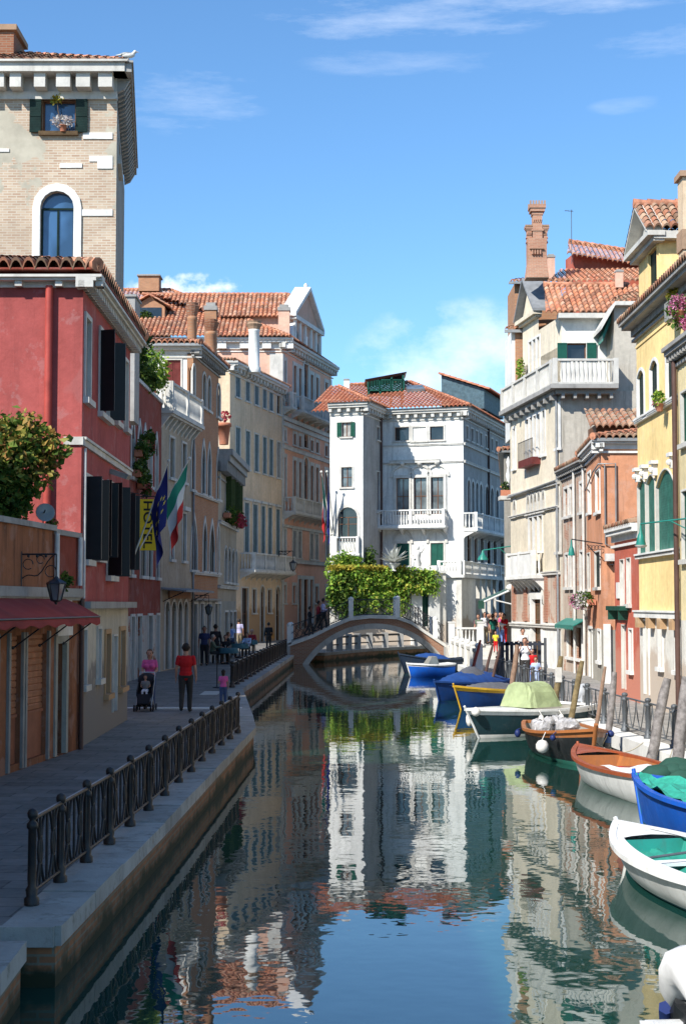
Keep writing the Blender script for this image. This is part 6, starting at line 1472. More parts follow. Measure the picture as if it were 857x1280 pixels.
# R0 pale yellow at the right edge
A=(8.75,22);Bq=(8.6,38.9);F=Fac(A,Bq);F0e=Fac(Bq,(20,38.9),True)
B=Bld('pale_yellow_house','pale yellow house cut off by the right photo edge',(12,30,RZ)); zt_=F.Z(846,446)
B.row(F,[(852,866)],492,556,852,sur=.05,shut='shuttergreen'); B.row(F,[(853,866)],615,700,852,sur=.05,shut='shuttergreen'); 
B.wall(F,0,F.L,G,zt_,['whitelow','paleyellow'],[F.Z(846,775)]); B.shell([Bq,(20,38.9),(20,22),A],G,zt_,'paleyellow')
B.cornice(F,-.1,F.L+.25,zt_+.25,.3,.35,'stonegrey',.3,.12,.15); mb=MB(); mb.poly([F.P(0,zt_+.2,.3),F.P(F.L+.2,zt_+.2,.3),V(20,39.1,zt_+.2),V(20,22,zt_+.2)]); B.part(mb,'roof_deck','lead')
pipe(B,[F.P(F.L-.1,zt_,.1),F.P(F.L-.1,RZ,.1)],.07,'pipebrown')
# cable lamp teal on yellow house
r=thing('street_lamp','teal street lamp on a long horizontal arm in front of the big green shutters','street lamp',(8.9,41,7)); a_=F.P(F.L-1.2,F.Z(846,652),.1); b_=atY(800,655,39.5); mb=MB(); mb.tube([a_,b_],.022); mb.tube([a_-V(0,0,.25),a_.lerp(b_,.35)],.015); mb.build('arm','paintteal',r); mb=MB(); mb.lathe(b_-V(0,0,.55),[(.13,0),(.13,.04),(.085,.24),(.04,.34),(.015,.55)],12); mb.build('lamp_shade','paintteal',r); mb=MB(); mb.lathe(b_-V(0,0,.62),[(.06,0),(.15,.03),(.165,.07)],12); mb.build('lens','pipewhite',r)
# ================================================================ BOATS
def bc_(n,c,r=.35):
    t=NT(n); z=wallcoord(t)[1]
    k=t.mix(t.ramp(t.noise(2.5,4,.6),[(.3,0.),(.7,1.)]),sc(c,1.1),sc(c,.8))
    st=t.ramp(t.noise(7,5,.7,(1,1,.15)),[(.52,0.),(.72,.55)]); k=t.mix(st,k,tuple(x*.45+.04 for x in c))
    sp_=t.ramp(t.noise(16,3,.7),[(.66,0.),(.70,.6)]); k=t.mix(sp_,k,tuple(x*.5+.12 for x in c))
    wl=t.ramp(t.math('ADD',z,t.math('MULTIPLY',t.noise(3,4,.7),.16)),[(.14,1.),(.24,0.)]); k=t.mix(t.math('MULTIPLY',wl,.8),k,(.06,.075,.035))
    t.out(k,t.ramp(t.noise(5,3,.6),[(.3,r),(.7,r+.3)]),t.noise(9,3,.6),.15,.01,spec=.4)
bc_('hullblue',(.008,.10,.50)); bc_('hullnavy',(.012,.025,.05)); bc_('hullblack',(.012,.014,.016)); bc_('hullwhite',(.70,.70,.68)); bc_('hulldk',(.012,.04,.05)); bc_('boatwhite',(.78,.78,.76)); bc_('boatyellow',(.70,.42,.03)); bc_('boatteal',(.02,.24,.19)); bc_('mahogany',(.30,.07,.025)); bc_('varnish',(.36,.13,.04)); bc_('boatgreen',(.03,.16,.12)); bc_('hulldeep',(.01,.055,.22))
flat('tarpgrey',(.12,.125,.14),.85,sc_=5); flat('tarpgreen',(.32,.38,.20),.8,sc_=4); flat('tarpblue',(.015,.06,.22),.7); flat('tarpwhite',(.72,.72,.72),.75); flat('tarpdark',(.02,.07,.05),.8); flat('buoy',(.75,.72,.68),.4); flat('buoyblue',(.015,.03,.13),.5); flat('antifoul',(.03,.12,.16),.7)
flat('netteal',(.03,.30,.22),.8,sc_=8); flat('clothred',(.5,.03,.03),.8); flat('plasticgrey',(.45,.47,.5),.4); flat('boatinside',(.32,.30,.26),.7)
class Boat:
    def __init__(s,name,label,x,y,head,L,beam,free,hull,rail,inside='boatinside',strake=None,sw=.75,deck=.3,deckm=None,rake=.35,bowup=.45,thw=2,bottom='antifoul',sternup=.1):
        s.r=thing(name,label,'boat',(x,y,0)); s.x,s.y=x,y; s.L=L;s.b=beam;s.f=free; s.sw=sw; s.rk=rake; s.bu=bowup; s.su=sternup
        n=22; s.n=n
        mb=MB(); rows=[]
        for i in range(n+1):
            t=i/n; pr=[s.at(t,1,1),s.at(t,.98,.82),s.at(t,.93,.45),s.at(t,.82,.12),s.at(t,.55,-.12),s.at(t,0,-.3)]
            rows.append(pr)
        for sd in (1,-1):
            f=lambda p: (p[0],s.y+(p[1]-s.y)*sd,p[2])
            for i in range(n):
                for j in range(5):
                    mi=0 if j else (1 if strake else 0)
                    if j>=3: mi=2
                    q=(f(rows[i][j]),f(rows[i+1][j]),f(rows[i+1][j+1]),f(rows[i][j+1]))
                    mb.add(q,[(0,1,2,3)] if sd<0 else [(3,2,1,0)],mi,False)
        tr=rows[0]; mb.poly([tuple(p) for p in tr]+[(p[0],2*s.y-p[1],p[2]) for p in tr[::-1]],1 if False else 0)
        mb.build('hull',[hull,strake or hull,bottom],s.r,merge=1e-4)
        for p in s.r.children[0].data.polygons: p.use_smooth=True
        try: s.r.children[0].data.set_sharp_from_angle(angle=R(35))
        except Exception: pass
        # gunwale
        mb=MB()
        for sd in (1,-1):
            pts=[s.at(i/n,1.0*sd,1) for i in range(n+1)]
            for a,b in zip(pts,pts[1:]):
                a=Vector(a);b=Vector(b); d=(b-a).normalized(); nn=V(-d.y,d.x,0)
                mb.hexa([a-nn*.05-V(0,0,.03),b-nn*.05-V(0,0,.03),b+nn*.05-V(0,0,.03),a+nn*.05-V(0,0,.03),a-nn*.05+V(0,0,.035),b-nn*.05+V(0,0,.035),b+nn*.05+V(0,0,.035),a+nn*.05+V(0,0,.035)])
        a=Vector(s.at(0,1,1));b=Vector(s.at(0,-1,1)); mb.hexa([a+V(-.04,0,-.04),a+V(.06,0,-.04),b+V(.06,0,-.04),b+V(-.04,0,-.04),a+V(-.04,0,.03),a+V(.06,0,.03),b+V(.06,0,.03),b+V(-.04,0,.03)])
        mb.tube([s.at(1,0,-.3),s.at(1,0,.4),s.at(1,0,1.12)],.035,6)
        mb.build('gunwale',rail,s.r)
        # inside
        mb=MB(); k=max(2,int(n*(1-deck)))
        for sd in (1,-1):
            for i in range(k):
                a,b=s.at(i/n,.93*sd,.97),s.at((i+1)/n,.93*sd,.97); c,d=s.at((i+1)/n,.70*sd,.2),s.at(i/n,.70*sd,.2); mb.quad(a,b,c,d)
        for i in range(k): mb.quad(s.at(i/n,.71,.2),s.at((i+1)/n,.71,.2),s.at((i+1)/n,-.71,.2),s.at(i/n,-.71,.2))
        a,b=s.at(k/n,.93,.97),s.at(k/n,-.93,.97); mb.quad(a,b,s.at(k/n,-.7,.2),s.at(k/n,.7,.2))
        a,b=s.at(.01,.93,.97),s.at(.01,-.93,.97); mb.quad(a,b,s.at(.01,-.7,.2),s.at(.01,.7,.2))
        mb.build('interior',inside,s.r)
        if deck>0:
            mb=MB()
            for i in range(k,n):
                pa=[s.at(i/n,v,.99) for v in (1,.5,0,-.5,-1)];pb=[s.at((i+1)/n,v,.99) for v in (1,.5,0,-.5,-1)]
                cr=[0,.04,.055,.04,0]
                for j in range(4): mb.quad(pa[j]+V(0,0,cr[j]),pb[j]+V(0,0,cr[j]),pb[j+1]+V(0,0,cr[j+1]),pa[j+1]+V(0,0,cr[j+1]))
            mb.build('foredeck',deckm or rail,s.r)
        for j in range(thw):
            t=.18+.55*(1-deck)*j/max(1,thw-1) if thw>1 else .4
            mb=MB(); a=Vector(s.at(t,.9,.72));b=Vector(s.at(t,-.9,.72)); mb.hexa([a+V(-.13,0,-.03),a+V(.13,0,-.03),b+V(.13,0,-.03),b+V(-.13,0,-.03),a+V(-.13,0,.01),a+V(.13,0,.01),b+V(.13,0,.01),b+V(-.13,0,.01)]); mb.build('thwart',rail,s.r)
        s.head=head; s.r.rotation_euler=(0,0,head)
    def at(s,t,v,h):
        w=s.b/2*(1-max(0,(t-.42)/.58)**2.3)*(s.sw+(1-s.sw)*min(1,t/.35)**.7)
        zs=s.f*(1+s.bu*max(0,(t-.3)/.7)**2.2+s.su*(1-min(1,t/.4))**2)
        z=zs*h if h>=0 else h
        x=(t-.5)*s.L+s.rk*max(-.3,h)*t**5
        flare=1-.22*(1-max(0,min(1,h)))*t
        return Vector((s.x+x,s.y+w*v*flare,z))
    def tarp(s,mat,t0=.02,t1=.98,hgt=.35,ov=1.08,name='cover',ridge=0,n=18):
        mb=MB(); vs=[]; m=10; random.seed(3)
        for i in range(n+1):
            t=t0+(t1-t0)*i/n
            for j in range(m+1):
                v=-1+2*j/m; p=s.at(t,v*ov*(.99),1); e=math.sin(math.pi*min(1,max(0,i/n)))**.5
                z=p.z+hgt*e*(1-abs(v)**1.6)+.02*math.sin(i*2.1+j*1.3)+.015*math.sin(j*3+i)
                if abs(v)>=.99: z-=.10+.03*math.sin(i*1.9)
                vs.append(V(p.x,p.y,z))
        mb.add(vs,[(i*(m+1)+j,(i+1)*(m+1)+j,(i+1)*(m+1)+j+1,i*(m+1)+j+1) for i in range(n) for j in range(m)],0,True)
        return mb.build(name,mat,s.r)
    def fender(s,t,sd,mat='buoy',z=.25,k=1.6,r=.09):
        p=Vector(s.at(t,sd*1.1,1)); mb=MB(); mb.ball((p.x,p.y+sd*.08,z),r,10,0,(1,1,k)); mb.tube([(p.x,p.y+sd*.08,z+r*k),(p.x,p.y,p.z)],.01,5); return mb.build('fender',mat,s.r)
def outboard(parent,p,cover='tarpwhite',s=1.0,tilt=.0,mat='hullblack'):
    p=Vector(p); mb=MB()
    mb.tube([p+V(-.12*s,0,-.05),p+V(-.30*s,0,-.55*s)],[.07*s,.05*s]); mb.box(p.x-.45*s,p.x-.2*s,p.y-.03,p.y+.03,p.z-.62*s,p.z-.56*s); mb.lathe(p+V(-.47*s,0,-.68*s),[(.04,0),(.05,.1)],8); mb.box(p.x-.16*s,p.x+.05*s,p.y-.1*s,p.y+.1*s,p.z-.18*s,p.z+.05*s)
    o=mb.build('outboard_leg',mat,parent)
    mb=MB(); mb.ball(p+V(-.22*s,0,.27*s),.22*s,12,0,(1.35,.85,1.15)); mb.box(p.x-.42*s,p.x,p.y-.15*s,p.y+.15*s,p.z+.02*s,p.z+.22*s); mb.build('outboard_cowl',cover,parent); return o
# white boat with green interior (near)
def head(x0,y0,x1,y1): return math.atan2(y1-y0,x1-x0)
hb=head(5.0,18,3.95,22.2)
b=Boat('rowing_boat','nearest white open boat with teal green interior and broad white gunwale',4.60,19.35,R(103.5),5.0,1.9,.44,'hullwhite','boatwhite','boatteal',sw=.7,deck=.16,rake=.35,bowup=.25,thw=2,bottom='antifoul')
mb=MB()
for sd in (1,-1):
    for i in range(b.n-2):
        mb.quad(b.at(i/b.n,sd*1.0,1.05),b.at((i+1)/b.n,sd*1.0,1.05),b.at((i+1)/b.n,sd*.72,1.05),b.at(i/b.n,sd*.72,1.05))
mb.build('side_deck','boatwhite',b.r)
mb=MB(); n=16
vs=[b.at(.12+.72*i/n,-.66+1.32*j/8,.62)+V(0,0,.05*math.sin(i*1.1+j*.9)+.04*math.sin(j*2.3)) for i in range(n+1) for j in range(9)]
mb.add(vs,[(i*9+j,(i+1)*9+j,(i+1)*9+j+1,i*9+j+1) for i in range(n) for j in range(8)],0,True); mb.build('cover_sheet','netteal',b.r)
mb=MB(); 
for k in (.35,.6): mb.tube([b.at(k,-.7,.95),b.at(k+.02,0,1.02),b.at(k,.7,.95)],.02)
mb.build('stretcher','ironrail',b.r)
# bright blue boat
b=Boat('work_boat','bright blue boat with turquoise netting piled in its bow',5.98,22.9,R(111),5.6,2.0,.72,'hullblue','hullblue','boatteal',sw=.8,deck=.0,rake=.25,bowup=.15,thw=1,bottom='antifoul')
mb=MB(); n=14; vs=[b.at(.45+.53*i/n,-.9+1.8*j/8,1.0)+V(0,0,.02+.05*math.sin(i*1.7+j*1.1)+.05*math.sin(j*2.9+i*.5)) for i in range(n+1) for j in range(9)]
mb.add(vs,[(i*9+j,(i+1)*9+j,(i+1)*9+j+1,i*9+j+1) for i in range(n) for j in range(8)],0,False); mb.build('net_cover','netteal',b.r)
r=thing('folded_tarpaulin','crumpled dark green tarpaulin heap on the stern of the mahogany boat','tarpaulin',(6.0,27.9,.5))
mb=MB(); random.seed(5)
for k in range(7): mb.ball((6.0+random.uniform(-.3,.35),28.0+random.uniform(-.3,.3),.62+random.uniform(-.08,.12)),random.uniform(.16,.28),10,0,(1.2,1,.7))
mb.build('cloth','tarpdark',r)
# mahogany boat
b=Boat('wooden_boat','small white hulled boat with glossy mahogany deck and bundles inside',5.55,30.6,R(99),5.2,1.55,.50,'hullwhite','mahogany','varnish',sw=.8,deck=.22,rake=.2,bowup=.25,thw=3,bottom='hullwhite')
mb=MB()
for k in range(9): mb.ball(b.at(random.uniform(.3,.68),random.uniform(-.5,.5),.55),random.uniform(.09,.16),8,0,(1.3,1,.6))
mb.build('sack','varnish',b.r); mb=MB(); mb.ball(b.at(.58,-.2,.6),.2,8,0,(1.2,1,.5)); mb.build('red_cloth','clothred',b.r)
mb=MB(); vs=[b.at(.12+.3*i/6,-.75+1.5*j/6,1.0)+V(0,0,.04*math.sin(i+j*1.5)) for i in range(7) for j in range(7)]; mb.add(vs,[(i*7+j,(i+1)*7+j,(i+1)*7+j+1,i*7+j+1) for i in range(6) for j in range(6)],0,True); mb.build('white_sheet','tarpwhite',b.r)
# brown boat, prow to camera
b=Boat('fishing_boat','dark hulled wooden boat with orange gunwale, its prow facing the camera',5.38,36.9,R(-86),5.0,1.75,.62,'hullblack','varnish','boatinside',strake='varnish',sw=.6,deck=.25,deckm='mahogany',rake=.45,bowup=.45,thw=2,bottom='boatgreen')
mb=MB(); mb.tube([b.at(1,0,-.2)+V(.03,0,0),b.at(1,0,.5)+V(.04,0,0),b.at(1,0,1.15)+V(.04,0,0)],.055); mb.build('stem_post','varnish',b.r)
b.fender(.72,-1,'buoy',.38,1.0,.16); b.fender(.80,-1,'buoyblue',.62,1,.07); b.fender(.3,-1,'buoyblue',.5,1.3,.08); b.fender(.8,1,'buoyblue',.7,1.0,.08)
mb=MB(); 
for k in range(13):
    q=MB(); q.ball(b.at(random.uniform(.2,.5),random.uniform(-.6,.35),1.0)+V(0,0,random.uniform(-.02,.3)),random.uniform(.15,.24),14,0,(random.uniform(.9,1.5),1,random.uniform(.6,1.0)))
    vv=[(x+random.gauss(0,.014),y+random.gauss(0,.014),z+random.gauss(0,.014)) for x,y,z in q.v]; mb.add(vv,q.f)
flat('plasticwrap',(.42,.41,.41),.3,var=.3,sc_=7,spec=.6)
o=mb.build('plastic_bundle','plasticwrap',b.r)
# white/dark motor boat with tent
b=Boat('motor_boat','white decked dark green motorboat with pale green canvas tent',5.3,43.4,R(-141),4.0,1.7,.72,'hulldk','boatwhite','boatinside',strake='boatwhite',sw=.85,deck=.42,deckm='boatwhite',rake=.5,bowup=.12,thw=0,bottom='buoy')
c0=V(b.x,b.y,.8); mb=MB()

rws=[(0,1.0,.68,.0),(.2,.90,.60,.01),(.42,.80,.52,-.015),(.60,.70,.40,.0),(.66,.6,.26,.0)]
vs_=[]
for z_,sx_,sy_,o_ in rws:
    for k in range(24):
        a_=2*math.pi*k/24; e=.35; cx_=abs(math.cos(a_))**e*(1 if math.cos(a_)>0 else -1); cy_=abs(math.sin(a_))**e*(1 if math.sin(a_)>0 else -1)
        w_=.018*math.sin(k*2.6+z_*6); vs_.append(c0+V(cx_*(sx_*.72+w_)-.05+z_*.12,cy_*(sy_+w_),z_+(.03*math.cos(a_*2) if z_>.5 else 0)))
mb.add(vs_,[(i*24+k,i*24+(k+1)%24,(i+1)*24+(k+1)%24,(i+1)*24+k) for i in range(4) for k in range(24)]+[tuple(range(96,120))],0,False); mb.build('canvas_tent','tarpgreen',b.r)
for t_ in (.45,.62): b.fender(t_,1,'buoy',.42,2.2,.1)
b.fender(.93,-1,'buoy',.5,2.0,.1); b.fender(.97,1,'buoy',.75,1,.13)
outboard(b.r,b.at(0,0,1),'plasticgrey',1.1)
# blue and yellow boat
b=Boat('painted_boat','blue wooden boat with a broad yellow band along its gunwale',5.42,54.8,R(-132),3.9,1.6,.62,'hulldeep','boatyellow','boatinside',strake='boatyellow',sw=.7,deck=.15,rake=.4,bowup=.35,thw=2,bottom='hulldeep')
b.tarp('tarpgrey',.15,.85,.25,.95)
# blue boat with grey tarp
b=Boat('covered_boat','blue boat under a draped grey and blue tarpaulin',4.95,59.9,R(-128),4.2,1.6,.62,'hulldeep','tarpblue','boatinside',sw=.8,deck=.2,rake=.3,bowup=.2,thw=1,bottom='hulldeep'); b.tarp('tarpblue',.02,.9,.45,1.06); b.tarp('tarpgrey',.25,.7,.62,.8,'grey_sheet')
b=Boat('dinghy','small blue boat with a white deck moored before the bridge',4.5,78.0,R(-165),2.2,1.3,.6,'hullblue','boatwhite','boatwhite',strake='boatwhite',sw=.9,deck=.3,deckm='boatwhite',rake=.2,bowup=.1,thw=1,bottom='hullblue'); mb=MB(); c0=V(b.x,b.y,.62); mb.hexa([c0+V(-.3,-.4,0),c0+V(.3,-.4,0),c0+V(.3,.4,0),c0+V(-.3,.4,0),c0+V(-.2,-.3,.4),c0+V(.05,-.3,.4),c0+V(.05,.3,.4),c0+V(-.2,.3,.4)]); mb.build('windscreen','glasspale',b.r)
b=Boat('covered_boat','dark navy boat with a blue cover half under the bridge',5.0,82.6,R(-160),3.6,1.3,.7,'hullnavy','hullnavy','boatinside',sw=.8,deck=.2,thw=1,bottom='hullnavy'); b.tarp('tarpblue',.3,.8,.3,.95)
# near bottom right skiff with covered outboard
b=Boat('skiff','cream skiff at the bottom right corner with a white covered outboard motor',3.3,9.5,R(-86),4.9,1.9,.42,'hullwhite','hullwhite','boatinside',sw=.85,deck=.3,thw=1,bottom='antifoul')
op=b.at(0,-.5,1); mb=MB(); q=op
nn=10; vs=[]; prof=[(-.60,.02,.08),(-.50,.16,.20),(-.32,.34,.25),(-.08,.42,.24),(.14,.33,.20),(.28,.16,.12)]
mb.tube([q+V(a,0,z_-.02) for a,z_,w in prof],[w*.8 for a,z_,w in prof],18)
mb.v=[(x+random.gauss(0,.007),y+random.gauss(0,.007),z+random.gauss(0,.008)) for x,y,z in mb.v]
o=mb.build('outboard_cover','tarpwhite',b.r,merge=None)
mb=MB(); mb.tube([q+V(-.25,0,.1),q+V(-.55,0,-.1),q+V(-.72,.02,-.3)],[.11,.08,.05]); mb.tube([q+V(-.1,.1,.1),q+V(-.3,.15,-.2)],.04); mb.box(q.x-.2,q.x+.1,q.y-.13,q.y+.13,q.z-.25,q.z+.1); mb.build('outboard_leg','hullblack',b.r); mb=MB(); mb.tube([q+V(-.5,-.1,.0),q+V(-.65,-.05,-.2)],.07); mb.build('outboard_bracket','buoyblue',b.r)
mb=MB(); mb.quad(b.at(.03,-.9,1.02),b.at(.2,-.9,1.02),b.at(.2,.9,1.02),b.at(.03,.9,1.02)); mb.build('stern_deck','boatwhite',b.r)
BK=(H-WZ)/H
BT={}
for o in [o for o in bpy.data.objects if o.get('category')=='boat']:
    o.scale=(BK,BK,BK); o.location=(o.location.x*BK,o.location.y*BK,WZ); BT[o['label']]=o
o=bpy.data.objects['folded_tarpaulin']; o.location=(o.location.x*BK,o.location.y*BK,H-(H-o.location.z)*BK); o.scale=(BK,)*3
bpy.context.view_layer.update()
flat('rope',(.40,.36,.28),.9)
def rope(key,loc,tgt,label,sag=.25):
    o=[v for k,v in BT.items() if key in k][0]; p=o.matrix_world@Vector(loc); q=Vector(tgt)
    mb=MB(); mb.tube([p.lerp(q,i/12)-V(0,0,sag*4*(i/12)*(1-i/12)) for i in range(13)],.012,6); tag(mb.build('mooring_rope','rope'),label,'rope','mooring ropes of the boats')
rope('teal green interior',(2.5,0,.52),(6.35,23.8,.75),'rope from the bow of the nearest white boat to the right quay')
rope('bright blue boat',(2.75,0,.75),(6.1,28.4,1.0),'rope from the bright blue bow to the grey pole')
rope('mahogany deck',(2.5,0,.55),(5.95,34.2,.9),'rope from the mahogany bow to the blue banded pole')
rope('prow facing',(2.6,0,.7),(6.05,30.9,.9),'rope from the orange gunwaled prow to the thick grey pole')
rope('canvas tent',(-1.9,.3,.7),(5.85,42.5,1.0),'rope from the tented motorboat stern to the right quay')
rope('yellow band',(-1.8,.2,.65),(5.75,53.0,.8),'rope from the blue and yellow boat to the right quay')
# ---- mooring poles
flat('polegrey',(.23,.21,.20),.85,var=.35,sc_=9); flat('poleolive',(.20,.15,.075),.85,var=.3,sc_=8); flat('polebrown',(.26,.17,.12),.85,sc_=9); flat('polered',(.30,.06,.045),.7); flat('poleblue',(.12,.2,.42),.6)
for label,(bx,by,s_),(tx,ty),rad,m,bandc in (
 ('thick weathered grey mooring pole standing beside the mahogany boat',(812,955,61),(833,848),.105,'polegrey',None),
 ('rightmost weathered grey mooring pole, partly behind the blue boat',(845,962,66),(857,846),.11,'polegrey',None),
 ('slim grey mooring pole with a blue band behind the fishing boat',(757,940,56),(768,840),.075,'polegrey','poleblue'),
 ('thinnest brown mooring pole with a blue band',(743,921,54.5),(756,833),.045,'polebrown','poleblue'),
 ('olive brown mooring pole rising behind the prow with orange gunwale',(712,909,49.5),(727,826),.075,'poleolive',None),
 ('olive mooring pole bearing a small white notice',(692,884,46),(701,820),.085,'poleolive','w'),
 ('pale brown mooring pole beside the tented motorboat',(638,868,37.6),(646,806),.09,'polebrown',None),
 ('short red topped mooring pole by the white balustrade',(589,842,33),(600,800),.06,'polered',None),
 ('dark leaning mooring pole in front of the slatted screen, nearest the blue yellow boat',(604,853,33.5),(615,806),.055,'pipebrown',None),
 ('dark leaning mooring pole in front of the slatted screen, nearest the tented boat',(613,856,34.5),(625,808),.055,'pipebrown',None)):
    Y=1900/s_; p=atY(bx,by,Y); q=atY(tx,ty,Y); d=(q-p).normalized(); p0=p-d*((p.z+.5)/d.z)
    r=thing('mooring_pole',label,'mooring pole',(p0.x,p0.y,0),'mooring poles along the right quay')
    mb=MB(); pts=[p0.lerp(q,k/8)+V(random.uniform(-.012,.012),random.uniform(-.012,.012),0) for k in range(9)]; rr=[rad*(1.05-.1*k/8) for k in range(9)]; rr[-1]*=.75; mb.tube(pts,rr,12); mb.build('shaft',m,r)
    if bandc=='poleblue': mb=MB(); c=p0.lerp(q,.42); mb.tube([c,c+d*.25],rad*1.12,12); mb.build('band','poleblue',r)
    elif bandc: mb=MB(); c=p0.lerp(q,.82)+V(-.02,-rad-.01,0); mb.box(c.x-.09,c.x+.09,c.y-.01,c.y+.004,c.z-.2,c.z+.2); mb.build('notice','pipewhite',r)
# ================================================================ PEOPLE
flat('skin',(.42,.22,.15),.55,var=.05); flat('skindark',(.30,.15,.10),.55,var=.05); flat('hairdark',(.018,.013,.010),.6); flat('hairbrown',(.08,.04,.02),.6); flat('hairgrey',(.3,.29,.27),.7); flat('shoe',(.02,.018,.016),.5)
clothes={'red':(.50,.012,.015),'pinkc':(.62,.10,.28),'whitec':(.70,.70,.72),'blackc':(.015,.015,.018),'navyc':(.02,.03,.09),'bluec':(.16,.26,.55),'lightblue':(.40,.50,.70),'khaki':(.35,.28,.18),'tealc':(.01,.11,.08),'yellowc':(.75,.6,.05),'greenc':(.10,.13,.09),'maroon':(.28,.02,.03),'jeans':(.05,.08,.17),'greyc':(.2,.2,.2),'trouserdark':(.035,.032,.03),'lilac':(.45,.42,.60),'orangec':(.6,.25,.06)}
for k,c in clothes.items(): flat('c_'+k,c,.85,var=.1,sc_=9)
def remeshed(mb,name,mat,parent,vox,smooth=4):
    o=mb.build(name,mat,parent,merge=1e-5); m=o.modifiers.new('r','REMESH'); m.mode='VOXEL'; m.voxel_size=vox; m.use_smooth_shade=True
    sm=o.modifiers.new('s','SMOOTH'); sm.iterations=smooth; sm.factor=.5
    bpy.context.view_layer.update(); dg=bpy.context.evaluated_depsgraph_get(); me=bpy.data.meshes.new_from_object(o.evaluated_get(dg)); o.modifiers.clear(); me.materials.clear(); me.materials.append(M[mat]); old=o.data; o.data=me; bpy.data.meshes.remove(old); me.name=name
    for p in me.polygons: p.use_smooth=True
    return o
def person(label,x,y,z,face,h=1.75,pose='stand',top='whitec',bot='jeans',hair='hairdark',skin='skin',long=False,arm=('down','down'),female=False,sleeve='short',shorts=False,near=False,extra=None,name='person',group=None,step=.22,seat=.45):
    r=thing(name,label,'person',(x,y,z),group); k=h/1.75
    O=V(x,y,z); P=lambda a,b,c:O+V(a*k,b*k,c*k)
    j={}
    sit=pose=='sit'
    hz=.93 if not sit else seat/k+.10
    dz=hz-.93
    if pose=='lean': lean=.12
    else: lean=.0
    T=lambda a,b,c:P(a,b+lean*(c-.93) if not sit else b+.02*(c-.9),c+dz)
    j['pel']=T(0,0,.95); j['chest']=T(0,.0,1.28); j['neck']=T(0,-.005,1.46); j['head']=T(0,.03,1.64)
    sw=.185 if not female else .165
    legs=[]
    for s_ in (-1,1):
        hip=T(.09*s_,0,.92)
        if sit: kn=P(.11*s_,.44,hz-.04); an=P(.11*s_,.42,.09)
        elif pose=='walk': f=step*s_; kn=P(.095*s_,f*.55+.04,.50); an=P(.09*s_,f-.03 if f>0 else f-.08,.10 if f>0 else .14)
        else: kn=P(.10*s_,.02,.49); an=P(.11*s_,-.02,.09)
        toe=an+V(.02*s_,.17,-.05)*k
        legs.append((hip,kn,an,toe))
    arms=[]
    for s_,am in zip((-1,1),arm):
        sh=T(sw*s_,0,1.405)
        if am=='down': el=T((sw+.055)*s_,-.02,1.13); wr=T((sw+.07)*s_,.06,.89); hd=(V(0,.02,-1))
        elif am=='push': el=T((sw+.05)*s_,.04,1.15); wr=T((sw+.0)*s_,.30,1.08); hd=V(-.1*s_,1,-.1)
        elif am=='up': el=T((sw+.08)*s_,.15,1.20); wr=T((sw-.04)*s_,.26,1.42); hd=V(0,.2,1)
        elif am=='bent': el=T((sw+.07)*s_,-.02,1.14); wr=T((sw-.02)*s_,.22,1.10); hd=V(-.4*s_,.9,.1)
        elif am=='table': el=T((sw+.05)*s_,.14,1.18); wr=T((sw-.02)*s_,.38,1.18); hd=V(-.2*s_,1,0)
        arms.append((sh,el,wr,hd.normalized()))
    def limb(mb,a,b,r0,r1): mb.cyl(a,b,r0*k,r1*k,10); mb.ball(a,r0*k,10); mb.ball(b,r1*k,10)
    mb=MB()
    def torso(m,e):
        m.ball(j['pel'],(.155+e)*k,12,0,(1.05,.78,.85)); m.ball(T(0,.0,1.10),(.14+e)*k,12,0,(1.0 if not female else .9,.75,1.2)); m.ball(j['chest'],(.165+e)*k,12,0,(1.08,.76,1.05)); m.ball(T(0,0,1.38),(.13+e)*k,12,0,(1.4,.75,.6))
        if female: 
            for s_ in (-1,1): m.ball(T(.075*s_,.10,1.27),(.065+e)*k,10)
    torso(mb,0); limb(mb,T(0,-.01,1.42),T(0,.015,1.56),.062,.056)
    hd=j['head']; mb.ball(hd,.102*k,14,0,(.86,1.0,1.18)); mb.ball(hd+V(0,.03,-.055)*k,.07*k,12,0,(.85,.95,.9))
    mb.cyl(hd+V(0,.085,.015)*k,hd+V(0,.125,-.025)*k,.012*k,.018*k,8); mb.ball(hd+V(0,.118,-.022)*k,.018*k,8)
    for s_ in (-1,1): mb.ball(hd+V(.09*s_,0,-.005)*k,.026*k,8,0,(.4,.8,1.3))
    for hip,kn,an,toe in legs: limb(mb,hip,kn,.085,.055); limb(mb,kn,kn.lerp(an,.35),.052,.056); limb(mb,kn.lerp(an,.35),an,.056,.036); limb(mb,an,toe,.036,.032)
    for sh,el,wr,hdn in arms:
        limb(mb,sh,el,.052,.040); limb(mb,el,wr,.041,.026)
        pm=wr+hdn*.05*k; side=hdn.cross(V(0,0,1)) if abs(hdn.z)<.9 else V(0,1,0); side.normalize()
        mb.ball(pm,.042*k,10,0,(.6+.3*abs(side.x),.6+.4*abs(side.y)+.3*abs(hdn.y),.6+.5*abs(hdn.z)))
        curl=V(0,.3,0) if abs(hdn.z)>.9 else V(0,0,-.5)
        for q,(o_,L) in enumerate(((-.027,.072),(-.009,.083),(.009,.078),(.026,.062))):
            a=pm+hdn*.03*k+side*o_*k; b_=a+(hdn+curl*.3).normalized()*L*.55*k; c=b_+(hdn+curl).normalized()*L*.45*k; limb(mb,a,b_,.0095,.009); limb(mb,b_,c,.009,.0075)
        a=pm-side*.03*k; b_=a+(hdn*.6-side*.7+curl*.2).normalized()*.05*k; limb(mb,a,b_,.011,.009)
    vox=.009 if near else .016
    remeshed(mb,'body',skin,r,vox,3 if near else 2)
    # shirt
    mb=MB(); torso(mb,.016); mb.ball(T(0,0,1.0),.165*k,12,0,(1.05,.8,.7)); 
